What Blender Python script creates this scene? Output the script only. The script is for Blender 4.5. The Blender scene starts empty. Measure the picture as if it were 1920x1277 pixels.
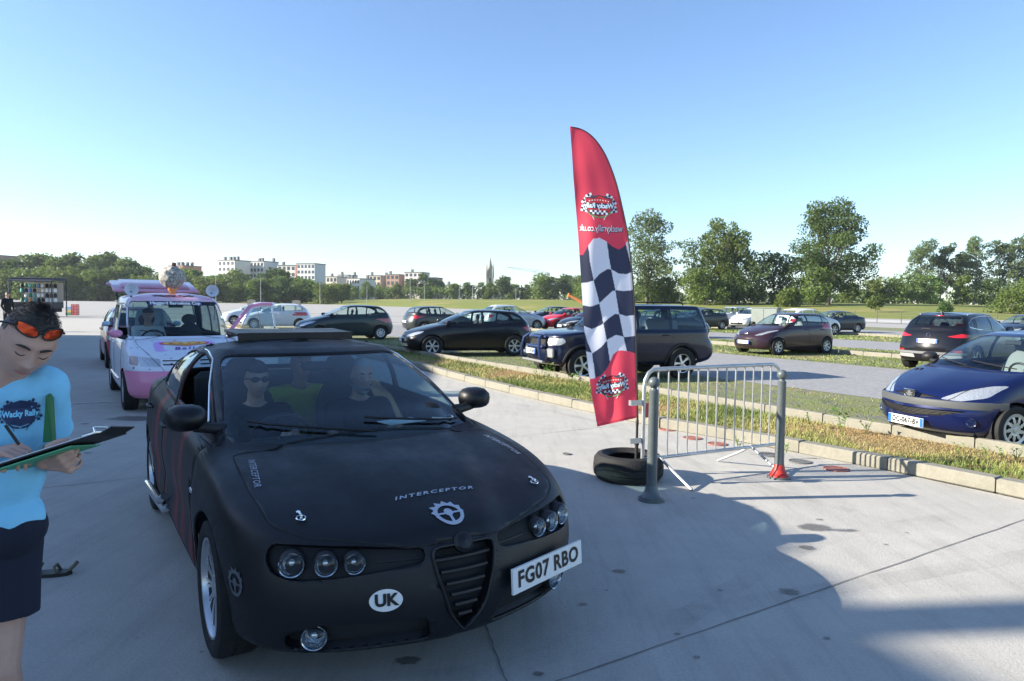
import bpy, bmesh, math, random
import numpy as np
from mathutils import Vector, Matrix
from mathutils.bvhtree import BVHTree
random.seed(7); rng = np.random.default_rng(7)
S = bpy.context.scene
R = math.radians
# ---------------------------------------------------------------- camera
FPX, PITCH, ROLL, CH = 1300.0, R(3.15), R(.78), 1.705
cam_d = bpy.data.cameras.new('camera'); cam = bpy.data.objects.new('camera', cam_d); S.collection.objects.link(cam)
cam_d.sensor_width = 36; cam_d.lens = 36*FPX/1920; cam_d.clip_end = 4000; cam_d.clip_start = .05
cam.matrix_world = Matrix.Translation((0, 0, CH)) @ Matrix.Rotation(R(90)-PITCH, 4, 'X') @ Matrix.Rotation(ROLL, 4, 'Z')
S.camera = cam
# ---------------------------------------------------------------- light
SUN_EL = R(23.5); SUN_TO = Vector((.993, .114, 0)).normalized()   # where the light travels
w = bpy.data.worlds.new('World'); S.world = w; w.use_nodes = True
nt = w.node_tree; sky = nt.nodes.new('ShaderNodeTexSky'); sky.sky_type = 'NISHITA'; sky.sun_disc = False
sky.sun_elevation = SUN_EL; sky.air_density = 1.0; sky.dust_density = .35; sky.ozone_density = 2.2; sky.altitude = 50
az = math.atan2(-SUN_TO.x, -SUN_TO.y)
sky.sun_rotation = az
bg = nt.nodes['Background']; bg.inputs['Strength'].default_value = .092
tint = nt.nodes.new('ShaderNodeMix'); tint.data_type = 'RGBA'; tint.blend_type = 'MULTIPLY'; tint.inputs['Factor'].default_value = 1; tint.inputs['B'].default_value = (.85, .94, 1.06, 1)
nt.links.new(sky.outputs[0], tint.inputs['A']); nt.links.new(tint.outputs['Result'], bg.inputs[0])
sun_d = bpy.data.lights.new('sun', 'SUN'); sun_d.energy = 5.0; sun_d.angle = R(.40); sun_d.color = (1, .92, .775)
sun = bpy.data.objects.new('sun', sun_d); S.collection.objects.link(sun)
ld = Vector((SUN_TO.x*math.cos(SUN_EL), SUN_TO.y*math.cos(SUN_EL), -math.sin(SUN_EL)))
sun.rotation_euler = ld.to_track_quat('-Z', 'Y').to_euler(); sun.location = (-20, 0, 30)
S.view_settings.view_transform = 'Standard'; S.view_settings.look = 'None'; S.view_settings.exposure = 1.45; S.view_settings.gamma = 1

# ---------------------------------------------------------------- pixel -> place on the ground or at a depth (used to survey the real place)
def ray(x, y):
    a = x-960; b = 638.5-y; cr, sr = math.cos(ROLL), math.sin(ROLL)
    A = (a*cr-b*sr)/FPX; B = (b*cr+a*sr)/FPX; c, s = math.cos(PITCH), math.sin(PITCH)
    return Vector((A, c+B*s, -s+B*c))
def G(x, y, z=0):
    r = ray(x, y); t = (z-CH)/r.z; return Vector((r.x*t, r.y*t, z))
def D(x, y, Y):
    r = ray(x, y); t = Y/r.y; return Vector((r.x*t, Y, CH+r.z*t))

# ---------------------------------------------------------------- materials
MATS = {}
def mat(name, col, rough=.5, metal=0, spec=.5, noise=0, nscale=5, bump=0, bscale=40, coat=0, emit=0, alpha=1, sheen=0, col2=None):
    if name in MATS: return MATS[name]
    m = bpy.data.materials.new(name); m.use_nodes = True; n = m.node_tree; L = n.links
    b = n.nodes['Principled BSDF']; c4 = (*col, 1)
    b.inputs['Base Color'].default_value = c4; b.inputs['Roughness'].default_value = rough; b.inputs['Metallic'].default_value = metal
    b.inputs['Specular IOR Level'].default_value = spec; b.inputs['Coat Weight'].default_value = coat; b.inputs['Coat Roughness'].default_value = .04
    if emit: b.inputs['Emission Color'].default_value = c4; b.inputs['Emission Strength'].default_value = emit
    tc = n.nodes.new('ShaderNodeTexCoord')
    if noise or col2:
        t = n.nodes.new('ShaderNodeTexNoise'); t.inputs['Scale'].default_value = nscale; t.inputs['Detail'].default_value = 6
        t.inputs['Roughness'].default_value = .65
        L.new(tc.outputs['Object'], t.inputs['Vector'])
        mx = n.nodes.new('ShaderNodeMix'); mx.data_type = 'RGBA'
        mx.inputs['A'].default_value = c4
        k = col2 or tuple(max(0, v*(1-noise)) for v in col); mx.inputs['B'].default_value = (*k, 1)
        rp = n.nodes.new('ShaderNodeMapRange'); rp.inputs['From Min'].default_value = .35; rp.inputs['From Max'].default_value = .65
        L.new(t.outputs['Fac'], rp.inputs['Value']); L.new(rp.outputs[0], mx.inputs['Factor']); L.new(mx.outputs['Result'], b.inputs['Base Color'])
    if bump:
        t2 = n.nodes.new('ShaderNodeTexNoise'); t2.inputs['Scale'].default_value = bscale; t2.inputs['Detail'].default_value = 4
        L.new(tc.outputs['Object'], t2.inputs['Vector'])
        bp = n.nodes.new('ShaderNodeBump'); bp.inputs['Strength'].default_value = bump; bp.inputs['Distance'].default_value = .02
        L.new(t2.outputs['Fac'], bp.inputs['Height']); L.new(bp.outputs[0], b.inputs['Normal'])
    MATS[name] = m; return m
def glassmat(name, tint=(.55, .68, .66), ior=1.5, rough=0.0):
    if name in MATS: return MATS[name]
    m = bpy.data.materials.new(name); m.use_nodes = True; n = m.node_tree; n.nodes.remove(n.nodes['Principled BSDF'])
    o = n.nodes['Material Output']; tr = n.nodes.new('ShaderNodeBsdfTransparent'); tr.inputs[0].default_value = (*tint, 1)
    gl = n.nodes.new('ShaderNodeBsdfGlossy'); gl.inputs['Roughness'].default_value = rough; gl.inputs['Color'].default_value = (.9, .95, 1, 1)
    fr = n.nodes.new('ShaderNodeFresnel'); ge = n.nodes.new('ShaderNodeNewGeometry'); rg = n.nodes.new('ShaderNodeMapRange'); rg.inputs['To Min'].default_value = ior; rg.inputs['To Max'].default_value = 1/ior      # a thin pane reflects alike from both sides
    n.links.new(ge.outputs['Backfacing'], rg.inputs['Value']); n.links.new(rg.outputs[0], fr.inputs[0])
    mx = n.nodes.new('ShaderNodeMixShader')
    n.links.new(fr.outputs[0], mx.inputs[0]); n.links.new(tr.outputs[0], mx.inputs[1]); n.links.new(gl.outputs[0], mx.inputs[2]); n.links.new(mx.outputs[0], o.inputs[0])
    MATS[name] = m; return m
def paint(name, col, metallic=.35, rough=.35):
    return mat(name, col, rough, metallic*.3, .18, coat=.6, noise=.12, nscale=3)
BLK = mat('black_plastic', (.012, .012, .013), .55)
RUB = mat('rubber', (.012, .012, .013), .8, noise=.35, nscale=9, bump=.3, bscale=60)
GLS = glassmat('car_glass', (.80, .90, .89)); GLSD = glassmat('dark_car_glass', (.2, .24, .25)); LENS = glassmat('lamp_lens', (.9, .93, .95), 1.45)
CHR = mat('chrome', (.7, .7, .7), .12, 1); ALU = mat('wheel_alloy', (.62, .63, .65), .3, .85)
HUB = mat('hubcap_silver', (.55, .56, .58), .35, .6)
LAMPW = mat('lamp_silver', (.50, .53, .56), .18, .6, coat=1, bump=.5, bscale=30); LAMPR = mat('lamp_red', (.42, .008, .012), .15, coat=1)
LAMPO = mat('lamp_orange', (.7, .2, .03), .2, coat=1)
SEAT = mat('seat_fabric', (.06, .062, .07), .9); SEATG = mat('grey_seat_fabric', (.20, .21, .22), .9)
INT = mat('dark_interior', (.01, .01, .011), .8); WHT = mat('plate_white', (.78, .78, .76), .4); INK = mat('plate_black', (.01, .01, .01), .5)
BLUE = mat('plate_blue', (.02, .12, .5), .4)
SKIN = mat('skin', (.56, .34, .26), .5, noise=.16, nscale=12, bump=.12, bscale=220)

# ---------------------------------------------------------------- mesh helpers
def link(name, me, parent=None):
    o = bpy.data.objects.new(name, me); S.collection.objects.link(o)
    if parent: o.parent = parent
    return o
def tag(o, label=None, cat=None, group=None, kind=None):
    if label: o['label'] = label
    if cat: o['category'] = cat
    if group: o['group'] = group
    if kind: o['kind'] = kind
    return o
def empty(name, loc=(0, 0, 0), rz=0, **k):
    o = bpy.data.objects.new(name, None); S.collection.objects.link(o); o.location = loc; o.rotation_euler = (0, 0, rz); o.empty_display_size = .1
    return tag(o, **k)
def children(o): return [c for c in bpy.data.objects if c.parent == o]
def copy_tree(o, parent=None):
    c = o.copy(); S.collection.objects.link(c); c.parent = parent
    for ch in children(o): copy_tree(ch, c)
    return c
class MB:
    "collects shapes into one mesh"
    def __init__(s): s.v = []; s.f = []; s.m = []; s.mats = []; s.cur = 0
    def use(s, m):
        if m not in s.mats: s.mats.append(m)
        s.cur = s.mats.index(m); return s
    def add(s, vs, fs):
        o = len(s.v); s.v += [tuple(v) for v in vs]; s.f += [tuple(i+o for i in f) for f in fs]; s.m += [s.cur]*len(fs); return s
    def box(s, c, size, M=None, bev=0):
        x, y, z = [k/2 for k in size]
        if bev:
            b = bev; vs = []
            for sz in (-1, 1):
                for (a, bb) in ((x-b, y-b), (x, y)): pass
            # chamfered box: three rings
            def ring(zz, ins): return [(-x+ins, -y+ins, zz), (x-ins, -y+ins, zz), (x-ins, y-ins, zz), (-x+ins, y-ins, zz)]
            vs = ring(-z, b)+ring(-z+b, 0)+ring(z-b, 0)+ring(z, b); fs = [(3, 2, 1, 0), (12, 13, 14, 15)]
            for k in range(3):
                for i in range(4): j = (i+1) % 4; fs.append((4*k+i, 4*k+j, 4*k+4+j, 4*k+4+i))
        else:
            vs = [(a, b_, c_) for a in (-x, x) for b_ in (-y, y) for c_ in (-z, z)]
            fs = [(0, 1, 3, 2), (4, 6, 7, 5), (0, 4, 5, 1), (2, 3, 7, 6), (0, 2, 6, 4), (1, 5, 7, 3)]
        c = Vector(c)
        vs = [(M @ Vector(v) if M else Vector(v))+c for v in vs]; return s.add(vs, fs)
    def tube(s, pts, r, n=8, cap=True, closed=False):
        pts = [Vector(p) for p in pts]; k = len(pts); rr = r if hasattr(r, '__len__') else [r]*k
        up = None; vs = []; fs = []
        for i, p in enumerate(pts):
            if closed: t = pts[(i+1) % k]-pts[i-1]
            else: t = pts[min(i+1, k-1)]-pts[max(i-1, 0)]
            t = t.normalized() if t.length > 1e-9 else Vector((0, 0, 1))
            if up is None: up = t.orthogonal().normalized()
            up = (up-t*up.dot(t)); up = up.normalized() if up.length > 1e-6 else t.orthogonal().normalized()
            sd = t.cross(up)
            for j in range(n):
                a = 2*math.pi*j/n; vs.append(p+(up*math.cos(a)+sd*math.sin(a))*rr[i])
        for i in range(k if closed else k-1):
            for j in range(n): j2 = (j+1) % n; i2 = (i+1) % k; fs.append((i*n+j, i*n+j2, i2*n+j2, i2*n+j))
        if cap and not closed: fs += [tuple(range(n))[::-1], tuple((k-1)*n+j for j in range(n))]
        return s.add(vs, fs)
    def lathe(s, prof, M=None, n=24, closed=False, cap=False):
        "profile of (r, h) turned about local Z"
        vs = []; fs = []; k = len(prof)
        for (r, h) in prof:
            for j in range(n): a = 2*math.pi*j/n; v = Vector((r*math.cos(a), r*math.sin(a), h)); vs.append(M @ v if M else v)
        for i in range(k if closed else k-1):
            for j in range(n): j2 = (j+1) % n; i2 = (i+1) % k; fs.append((i*n+j, i*n+j2, i2*n+j2, i2*n+j))
        if cap:
            if prof[0][0] > 1e-6: fs.append(tuple(range(n))[::-1])
            if prof[-1][0] > 1e-6: fs.append(tuple((k-1)*n+j for j in range(n)))
        return s.add(vs, fs)
    def prism(s, poly, h0, h1, M=None):
        "2D polygon extruded along local Z"
        n = len(poly); vs = [Vector((x, y, h0)) for x, y in poly]+[Vector((x, y, h1)) for x, y in poly]
        if M: vs = [M @ v for v in vs]
        fs = [tuple(range(n))[::-1], tuple(range(n, 2*n))]+[(i, (i+1) % n, n+(i+1) % n, n+i) for i in range(n)]
        return s.add(vs, fs)
    def sphere(s, c, r, n=16, m=10, M=None):
        rx, ry, rz = r if hasattr(r, '__len__') else (r, r, r); vs = []; fs = []; c = Vector(c)
        for i in range(m+1):
            t = math.pi*i/m
            for j in range(n): a = 2*math.pi*j/n; v = Vector((rx*math.sin(t)*math.cos(a), ry*math.sin(t)*math.sin(a), rz*math.cos(t))); vs.append((M @ v if M else v)+c)
        for i in range(m):
            for j in range(n): j2 = (j+1) % n; fs.append((i*n+j, (i+1)*n+j, (i+1)*n+j2, i*n+j2))
        return s.add(vs, fs)
    def mesh(s, name, smooth=None):
        me = bpy.data.meshes.new(name); me.from_pydata(s.v, [], s.f)
        for m in s.mats: me.materials.append(m)
        if s.mats: me.polygons.foreach_set('material_index', s.m)
        me.validate(); me.update()
        b = bmesh.new(); b.from_mesh(me); bmesh.ops.remove_doubles(b, verts=b.verts, dist=1e-5); bmesh.ops.recalc_face_normals(b, faces=b.faces)
        if smooth:
            for f in b.faces: f.smooth = True
            for e in b.edges:
                if len(e.link_faces) == 2 and e.calc_face_angle(0) > R(smooth): e.smooth = False
        b.to_mesh(me); b.free(); me.update(); return me
    def build(s, name, parent=None, m=None, smooth=35):
        if m is not None and not s.mats: s.mats = [m]
        return link(name, s.mesh(name, smooth), parent)
def text_mesh(txt, size, shear=0, bold=0, spacing=1, align='CENTER'):
    "list of (verts2d, faces) for a line of text, centred"
    c = bpy.data.curves.new('t', 'FONT'); c.body = txt; c.size = size; c.shear = shear; c.offset = bold; c.space_character = spacing
    c.align_x = align; c.align_y = 'CENTER'; c.resolution_u = 3
    o = bpy.data.objects.new('t', c); S.collection.objects.link(o); dg = bpy.context.evaluated_depsgraph_get(); dg.update()
    me = bpy.data.meshes.new_from_object(o.evaluated_get(dg)); vs = [tuple(v.co) for v in me.vertices]; fs = [tuple(p.vertices) for p in me.polygons]
    bpy.data.objects.remove(o); bpy.data.curves.remove(c); bpy.data.meshes.remove(me); return vs, fs
def smoothstep(a, b, x):
    t = np.clip((x-a)/(b-a), 0, 1); return t*t*(3-2*t)

# ================================================================ CARS
# rows of the body loft: front x, rear x, half width, z at front, z at A pillar, z at C pillar, z at rear, front bow, rear bow
T_SALOON = dict(L0=(2.29, 2.38, 1.35), H0=1.42, W0=.912, rows=[
 (2.10, -2.25, .80, .19, .17, .17, .24, .38, .30), (2.23, -2.33, .885, .25, .25, .25, .34, .41, .35), (2.285, -2.38, .905, .40, .42, .43, .52, .44, .38),
 (2.275, -2.38, .912, .54, .58, .60, .68, .44, .38), (2.225, -2.34, .905, .655, .74, .78, .85, .45, .38), (2.10, -2.30, .885, .735, .865, .92, .98, .44, .36),
 (1.70, -2.12, .85, .845, .92, .975, 1.03, .36, .30), (1.30, -1.80, .83, .905, .935, 1.00, 1.07, .30, .22), (1.17, -1.68, .815, .93, .955, 1.02, 1.09, .28, .20),
 (.61, -1.38, .762, 1.165, 1.16, 1.20, 1.22, .22, .16), (.06, -1.02, .655, 1.345, 1.33, 1.33, 1.335, .15, .10), (-.08, -.94, .53, 1.375, 1.385, 1.375, 1.355, .12, .08),
 (-.20, -.85, .28, 1.395, 1.415, 1.40, 1.37, .05, .03), (-.28, -.80, 0, 1.40, 1.42, 1.405, 1.375, 0, 0)],
 dlo=[(.68, .985), (.36, 1.15), (.0, 1.285), (-.30, 1.325), (-.75, 1.325), (-1.12, 1.27), (-1.45, 1.13), (-1.52, 1.055), (-1.2, 1.03)], bp=-.42, door=(.92, -.42, -1.42), sill=.27, dtop=1.33)
T_HATCH = dict(L0=(2.15, 2.05, 1.30), H0=1.50, W0=.885, rows=[
 (1.98, -1.95, .78, .20, .18, .18, .24, .36, .26), (2.10, -2.02, .86, .28, .27, .27, .32, .42, .30), (2.155, -2.06, .88, .44, .42, .42, .48, .46, .32),
 (2.135, -2.06, .885, .58, .60, .62, .62, .48, .33), (2.05, -2.01, .88, .70, .76, .80, .80, .48, .33), (1.90, -1.95, .865, .80, .89, .94, .94, .46, .30),
 (1.50, -1.90, .84, .92, .955, 1.00, 1.03, .34, .28), (1.16, -1.87, .82, 1.00, .985, 1.03, 1.09, .27, .25), (1.02, -1.84, .805, 1.03, 1.01, 1.05, 1.13, .26, .24),
 (.60, -1.68, .75, 1.235, 1.22, 1.25, 1.28, .22, .19), (.14, -1.46, .64, 1.42, 1.415, 1.42, 1.40, .16, .13), (.02, -1.36, .54, 1.455, 1.465, 1.46, 1.43, .12, .10),
 (-.12, -1.24, .28, 1.475, 1.495, 1.485, 1.445, .05, .04), (-.22, -1.16, 0, 1.48, 1.50, 1.49, 1.45, 0, 0)],
 dlo=[(.86, 1.03), (.48, 1.215), (.12, 1.36), (-.25, 1.405), (-.85, 1.395), (-1.25, 1.34), (-1.52, 1.22), (-1.5, 1.13), (-1.1, 1.075)], bp=-.28, door=(1.0, -.28, -1.22), sill=.27, dtop=1.41)
T_SUV = dict(L0=(2.10, 2.20, 1.28), H0=1.73, W0=.90, rows=[
 (1.95, -2.02, .78, .36, .33, .33, .40, .34, .22), (2.06, -2.12, .87, .42, .40, .40, .46, .38, .24), (2.12, -2.20, .895, .56, .56, .56, .60, .42, .25),
 (2.10, -2.18, .90, .74, .76, .76, .78, .42, .25), (2.04, -2.06, .895, .93, .95, .96, .97, .34, .2), (1.97, -2.04, .89, 1.035, 1.06, 1.07, 1.08, .32, .19),
 (1.55, -2.03, .875, 1.10, 1.10, 1.11, 1.12, .24, .18), (.98, -2.02, .865, 1.135, 1.125, 1.135, 1.15, .18, .17), (.86, -2.01, .855, 1.165, 1.14, 1.15, 1.18, .17, .16),
 (.54, -1.92, .81, 1.42, 1.40, 1.40, 1.40, .14, .11), (.24, -1.80, .745, 1.645, 1.635, 1.64, 1.64, .09, .07), (.12, -1.72, .66, 1.69, 1.695, 1.70, 1.69, .07, .06),
 (-.08, -1.5, .3, 1.715, 1.72, 1.725, 1.71, .04, .03), (-.2, -1.4, 0, 1.72, 1.725, 1.73, 1.715, 0, 0)],
 dlo=[(.76, 1.15), (.50, 1.40), (.26, 1.56), (0, 1.60), (-1.0, 1.61), (-1.66, 1.60), (-1.86, 1.20), (-1.7, 1.165)], bp=-.10, door=(.95, -.10, -.98), sill=.42, dtop=1.61)
T_VAN = dict(L0=(2.12, 2.02, 1.345), H0=1.80, W0=.86, rows=[
 (1.98, -1.90, .77, .22, .20, .20, .28, .34, .2), (2.07, -1.97, .84, .30, .28, .28, .34, .38, .22), (2.12, -2.02, .855, .44, .46, .46, .50, .40, .22),
 (2.09, -2.01, .86, .60, .64, .64, .66, .40, .22), (2.02, -1.98, .86, .74, .80, .82, .84, .38, .2), (1.90, -1.96, .85, .85, .93, .96, .98, .36, .19),
 (1.60, -1.95, .84, .96, 1.00, 1.02, 1.04, .28, .18), (1.32, -1.94, .83, 1.05, 1.03, 1.05, 1.07, .24, .17), (1.20, -1.93, .82, 1.09, 1.06, 1.07, 1.10, .24, .16),
 (.86, -1.90, .785, 1.39, 1.36, 1.36, 1.36, .20, .13), (.50, -1.86, .72, 1.66, 1.62, 1.64, 1.64, .15, .1), (.36, -1.80, .63, 1.72, 1.72, 1.73, 1.72, .12, .08),
 (.15, -1.6, .32, 1.765, 1.78, 1.78, 1.76, .05, .03), (.0, -1.5, 0, 1.775, 1.79, 1.79, 1.77, 0, 0)],
 dlo=[(.98, 1.09), (.70, 1.34), (.45, 1.53), (.2, 1.57), (-1.0, 1.57), (-1.55, 1.56), (-1.68, 1.12), (-1.4, 1.09)], bp=-.12, door=(1.12, -.12, -.95), sill=.30, dtop=1.60)

def catmull(P, sub, closed):
    "Catmull-Rom along axis 0"
    n = len(P)
    if closed: Q = np.concatenate([P[-1:], P, P[:2]]); segs = n
    else: Q = np.concatenate([2*P[:1]-P[1:2], P, 2*P[-1:]-P[-2:-1]]); segs = n-1
    out = []
    for i in range(segs):
        a, b, c, d = Q[i], Q[i+1], Q[i+2], Q[i+3]
        for k in range(sub):
            t = k/sub; out.append(.5*((2*b)+(c-a)*t+(2*a-5*b+4*c-d)*t*t+(3*b-a-3*c+d)*t**3))
    if not closed: out.append(P[-1])
    return np.array(out)
def pip(px, py, poly):
    c = False; n = len(poly); j = n-1
    for i in range(n):
        xi, yi = poly[i]; xj, yj = poly[j]
        if (yi > py) != (yj > py) and px < (xj-xi)*(py-yi)/(yj-yi)+xi: c = not c
        j = i
    return c
def roundpoly(P, r=.05, n=4):
    out = []; k = len(P)
    for i in range(k):
        p = Vector(P[i]); a = Vector(P[i-1])-p; b = Vector(P[(i+1) % k])-p; q = min(r, a.length*.45, b.length*.45)
        s, e = p+a.normalized()*q, p+b.normalized()*q
        for t in range(n+1):
            u = t/n; out.append(tuple(s*(1-u)**2+p*2*u*(1-u)+e*u*u))
    return out
def circ(cx, cy, r, n=24, a0=0, a1=2*math.pi): return [(cx+r*math.cos(a0+(a1-a0)*i/n), cy+r*math.sin(a0+(a1-a0)*i/n)) for i in range(n)]
AX = {'side': (0, 2), 'front': (1, 2), 'top': (0, 1)}
class Car:
    def __init__(s, T, L, W, H, wb, fo, tyre=.315, name='parked_car', post=None, sub=(5, 5), **tags):
        s.T = T; f0, r0, a0 = T['L0']; s.wb = wb; a = wb/2; s.fo = fo; s.ro = L-wb-fo; s.R = tyre; s.W = W/2; s.H = H; s.zs = H/T['H0']; s.ws = s.W/T['W0']
        def X(x):
            if x > a0: return a+(x-a0)/(f0-a0)*fo
            if x < -a0: return -a+(x+a0)/(r0-a0)*s.ro
            return x/a0*a
        s.X = X; s.Z = lambda z: z*s.zs
        nr = []
        for (FX, RX, w, zf, za, zc, zr, bf, br) in T['rows']:
            FX, RX, w = X(FX), X(RX), w*s.ws; zf, za, zc, zr = [z*s.zs for z in (zf, za, zc, zr)]
            k = w/s.W if s.W else 1; k4 = .34*k+.06
            half = [(FX, 0, zf), (FX-.15*bf, .40*w, zf), (FX-.48*bf, .74*w, zf+(za-zf)*.12), (FX-bf, .93*w, zf+(za-zf)*.38), (FX-bf-k4, .985*w, zf+(za-zf)*.8)]
            rear = [(RX+br+k4, .985*w, zr+(zc-zr)*.8), (RX+br, .93*w, zr+(zc-zr)*.38), (RX+.48*br, .74*w, zr+(zc-zr)*.12), (RX+.15*br, .40*w, zr), (RX, 0, zr)]
            x4, x8 = half[4][0], rear[0][0]
            mid = [(x4+(x8-x4)*t, w*(1+.006*(1-abs(t-.5)*2)), za+(zc-za)*t) for t in (.25, .5, .75)]
            h = half+mid+rear
            if w < 1e-6: h = [(min(max(p[0], RX), FX), 0, p[2]) for p in h]
            ring = h+[(p[0], -p[1], p[2]) for p in h[-2:0:-1]]
            nr.append(ring)
        P = np.array(nr, float)                      # rows, cols, 3
        P = catmull(P, sub[0], False)
        P = np.transpose(catmull(np.transpose(P, (1, 0, 2)), sub[1], True), (1, 0, 2))
        nR, nC = P.shape[:2]
        V = P.reshape(-1, 3).copy()
        if post: V = post(V)
        bm = bmesh.new(); vs = [bm.verts.new(p) for p in V]
        for i in range(nR-1):
            for j in range(nC):
                j2 = (j+1) % nC
                try: bm.faces.new((vs[i*nC+j], vs[i*nC+j2], vs[(i+1)*nC+j2], vs[(i+1)*nC+j]))
                except ValueError: pass
        bmesh.ops.remove_doubles(bm, verts=bm.verts, dist=.0008)
        bmesh.ops.dissolve_degenerate(bm, edges=bm.edges, dist=.0003)
        bmesh.ops.recalc_face_normals(bm, faces=bm.faces)
        if sum(f.normal.z*f.calc_area() for f in bm.faces) < 0: bmesh.ops.reverse_faces(bm, faces=bm.faces)
        s.bm = bm; s.lay = bm.faces.layers.int.new('part'); s.parts = {}; s.order = ['body']
        bm.faces.ensure_lookup_table(); s.bvh = BVHTree.FromBMesh(bm)
        s.root = empty(name, **tags); s.extra = []
    # -- regions
    def cut(s, poly, view, cond, part, matl=None, off=0, wallmat=None, pname=None, parent=None, mirror=False, label=None):
        bm = s.bm; i, j = AX[view]; xs = [p[0] for p in poly]; ys = [p[1] for p in poly]; x0, x1, y0, y1 = min(xs), max(xs), min(ys), max(ys)
        def bb(f, a0, a1, b0, b1):
            c = [v.co for v in f.verts]; u = [v[i] for v in c]; w = [v[j] for v in c]
            return not (max(u) < a0 or min(u) > a1 or max(w) < b0 or min(w) > b1)
        cand = [f for f in bm.faces if cond(f.calc_center_median(), f.normal) and bb(f, x0, x1, y0, y1)]
        n = len(poly)
        for k in range(n):
            a, b = poly[k], poly[(k+1) % n]; dx, dy = b[0]-a[0], b[1]-a[1]; l = math.hypot(dx, dy)
            if l < 1e-6: continue
            e = .004; a0, a1, b0, b1 = min(a[0], b[0])-e, max(a[0], b[0])+e, min(a[1], b[1])-e, max(a[1], b[1])+e
            sel = [f for f in cand if bb(f, a0, a1, b0, b1)]
            if not sel: continue
            no = [0, 0, 0]; no[i] = dy/l; no[j] = -dx/l; co = [0, 0, 0]; co[i] = a[0]; co[j] = a[1]
            ge = set(sel)
            for f in sel: ge.update(f.edges); ge.update(f.verts)
            old = set(cand)-set(sel)
            r = bmesh.ops.bisect_plane(bm, geom=list(ge), dist=1e-5, plane_co=co, plane_no=no)
            nf = [g for g in r['geom'] if isinstance(g, bmesh.types.BMFace)]
            cand = list(old | set(nf) | set(f for f in sel if f.is_valid))
        if part not in s.order: s.order.append(part)
        pid = s.order.index(part)
        for f in cand:
            c = f.calc_center_median()
            if pip(c[i], c[j], poly) and (pid == 0 or f[s.lay] >= 0): f[s.lay] = pid
        if part not in s.parts: s.parts[part] = dict(mat=matl, off=off, wall=wallmat, name=pname or part, parent=parent, label=label)
    def cut2(s, poly, cond, part, **k):
        "side-view polygon on both flanks: two parts"
        s.cut(poly, 'side', lambda c, n: c.y > .3*s.W and abs(n.y) > .25 and cond(c), part+'|L', pname=part, **k)
        s.cut(poly, 'side', lambda c, n: c.y < -.3*s.W and abs(n.y) > .25 and cond(c), part+'|R', pname=part, **k)
    def finish(s, bodymat, solid=0, bodylabel=None):
        bm = s.bm; bm.normal_update(); bm.verts.ensure_lookup_table(); bm.faces.ensure_lookup_table()
        N = {v: v.normal.copy() for v in bm.verts}
        s.objs = {}
        for pid, pn in enumerate(s.order):
            if pn == 'hole': continue
            fs = [f for f in bm.faces if f[s.lay] == pid]
            if not fs: continue
            d = s.parts.get(pn, dict(mat=bodymat, off=0, wall=None, name='body', parent=None, label=bodylabel))
            off = d['off']; idx = {}; V = []; NV = []; F = []; MI = []
            for f in fs:
                for v in f.verts:
                    if v not in idx: idx[v] = len(V); V.append(v.co+N[v]*off); NV.append(N[v])
                F.append([idx[v] for v in f.verts]); MI.append(0)
            mats = [d['mat'] or bodymat]; nf = len(F)
            if abs(off) > 1e-6:
                fset = set(fs); base = {}
                if d['wall']: mats.append(d['wall'])
                for f in fs:
                    for l in f.loops:
                        e = l.edge
                        if sum(1 for g in e.link_faces if g in fset) == 1:
                            a, b = l.vert, l.link_loop_next.vert; q = []
                            for v in (a, b):
                                if v not in base: base[v] = len(V); V.append(v.co+N[v]*(-.001 if off > 0 else 0)); NV.append(N[v])
                            F.append([idx[b], idx[a], base[a], base[b]]); MI.append(len(mats)-1)
            me = bpy.data.meshes.new(d['name']); me.from_pydata([tuple(v) for v in V], [], F)
            for m in mats: me.materials.append(m)
            me.polygons.foreach_set('material_index', MI); sm = [True]*nf+[False]*(len(F)-nf); me.polygons.foreach_set('use_smooth', sm)
            me.update()
            try:
                ln = []
                for p in me.polygons:
                    for vi in p.vertices: ln.append(tuple(NV[vi]) if p.index < nf else tuple(p.normal))
                me.normals_split_custom_set(ln)
            except Exception as ex: print('normals', ex)
            par = s.objs.get(d['parent']) if d['parent'] else s.root
            o = link(d['name'], me, par or s.root); s.objs[pn] = o
            if d.get('label'): o['label'] = d['label']
            if solid and (pn == 'body' or pn.startswith('door') or pn in ('bonnet',)):
                m = o.modifiers.new('thick', 'SOLIDIFY'); m.thickness = solid; m.offset = -1; me.materials.append(INT); m.material_offset = len(me.materials)-1; m.material_offset_rim = 0; m.use_rim = True
        return s
    # -- raycast
    def hit(s, o, d):
        h = s.bvh.ray_cast(Vector(o), Vector(d)); return h
    def side_pt(s, x, z, sg, lift=.0):
        h = s.hit((x, sg*3, z), (0, -sg, 0)); return (h[0]+h[1]*lift) if h[0] else None
    def top_pt(s, x, y, lift=0):
        h = s.hit((x, y, 4), (0, 0, -1)); return (h[0]+h[1]*lift) if h[0] else None
    def front_pt(s, y, z, lift=0, sg=1):
        h = s.hit((sg*5, y, z), (-sg, 0, 0)); return (h[0]+h[1]*lift) if h[0] else None
    def seam(s, pts, view, sg=1, r=.0035, mb=None, closed=False):
        P = []
        k = len(pts)
        for i in range(k if closed else k-1):
            a, b = Vector(pts[i]), Vector(pts[(i+1) % k]); n = max(1, int((b-a).length/.05))
            for t in range(n): P.append(a+(b-a)*t/n)
        if not closed: P.append(Vector(pts[-1]))
        out = []
        for p in P:
            q = s.side_pt(p[0], p[1], sg, -.0005) if view == 'side' else s.top_pt(p[0], p[1], -.0005) if view == 'top' else s.front_pt(p[0], p[1], -.0005, sg)
            if q: out.append(q)
        if len(out) > 1: mb.tube(out, r, 5, closed=closed)
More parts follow.
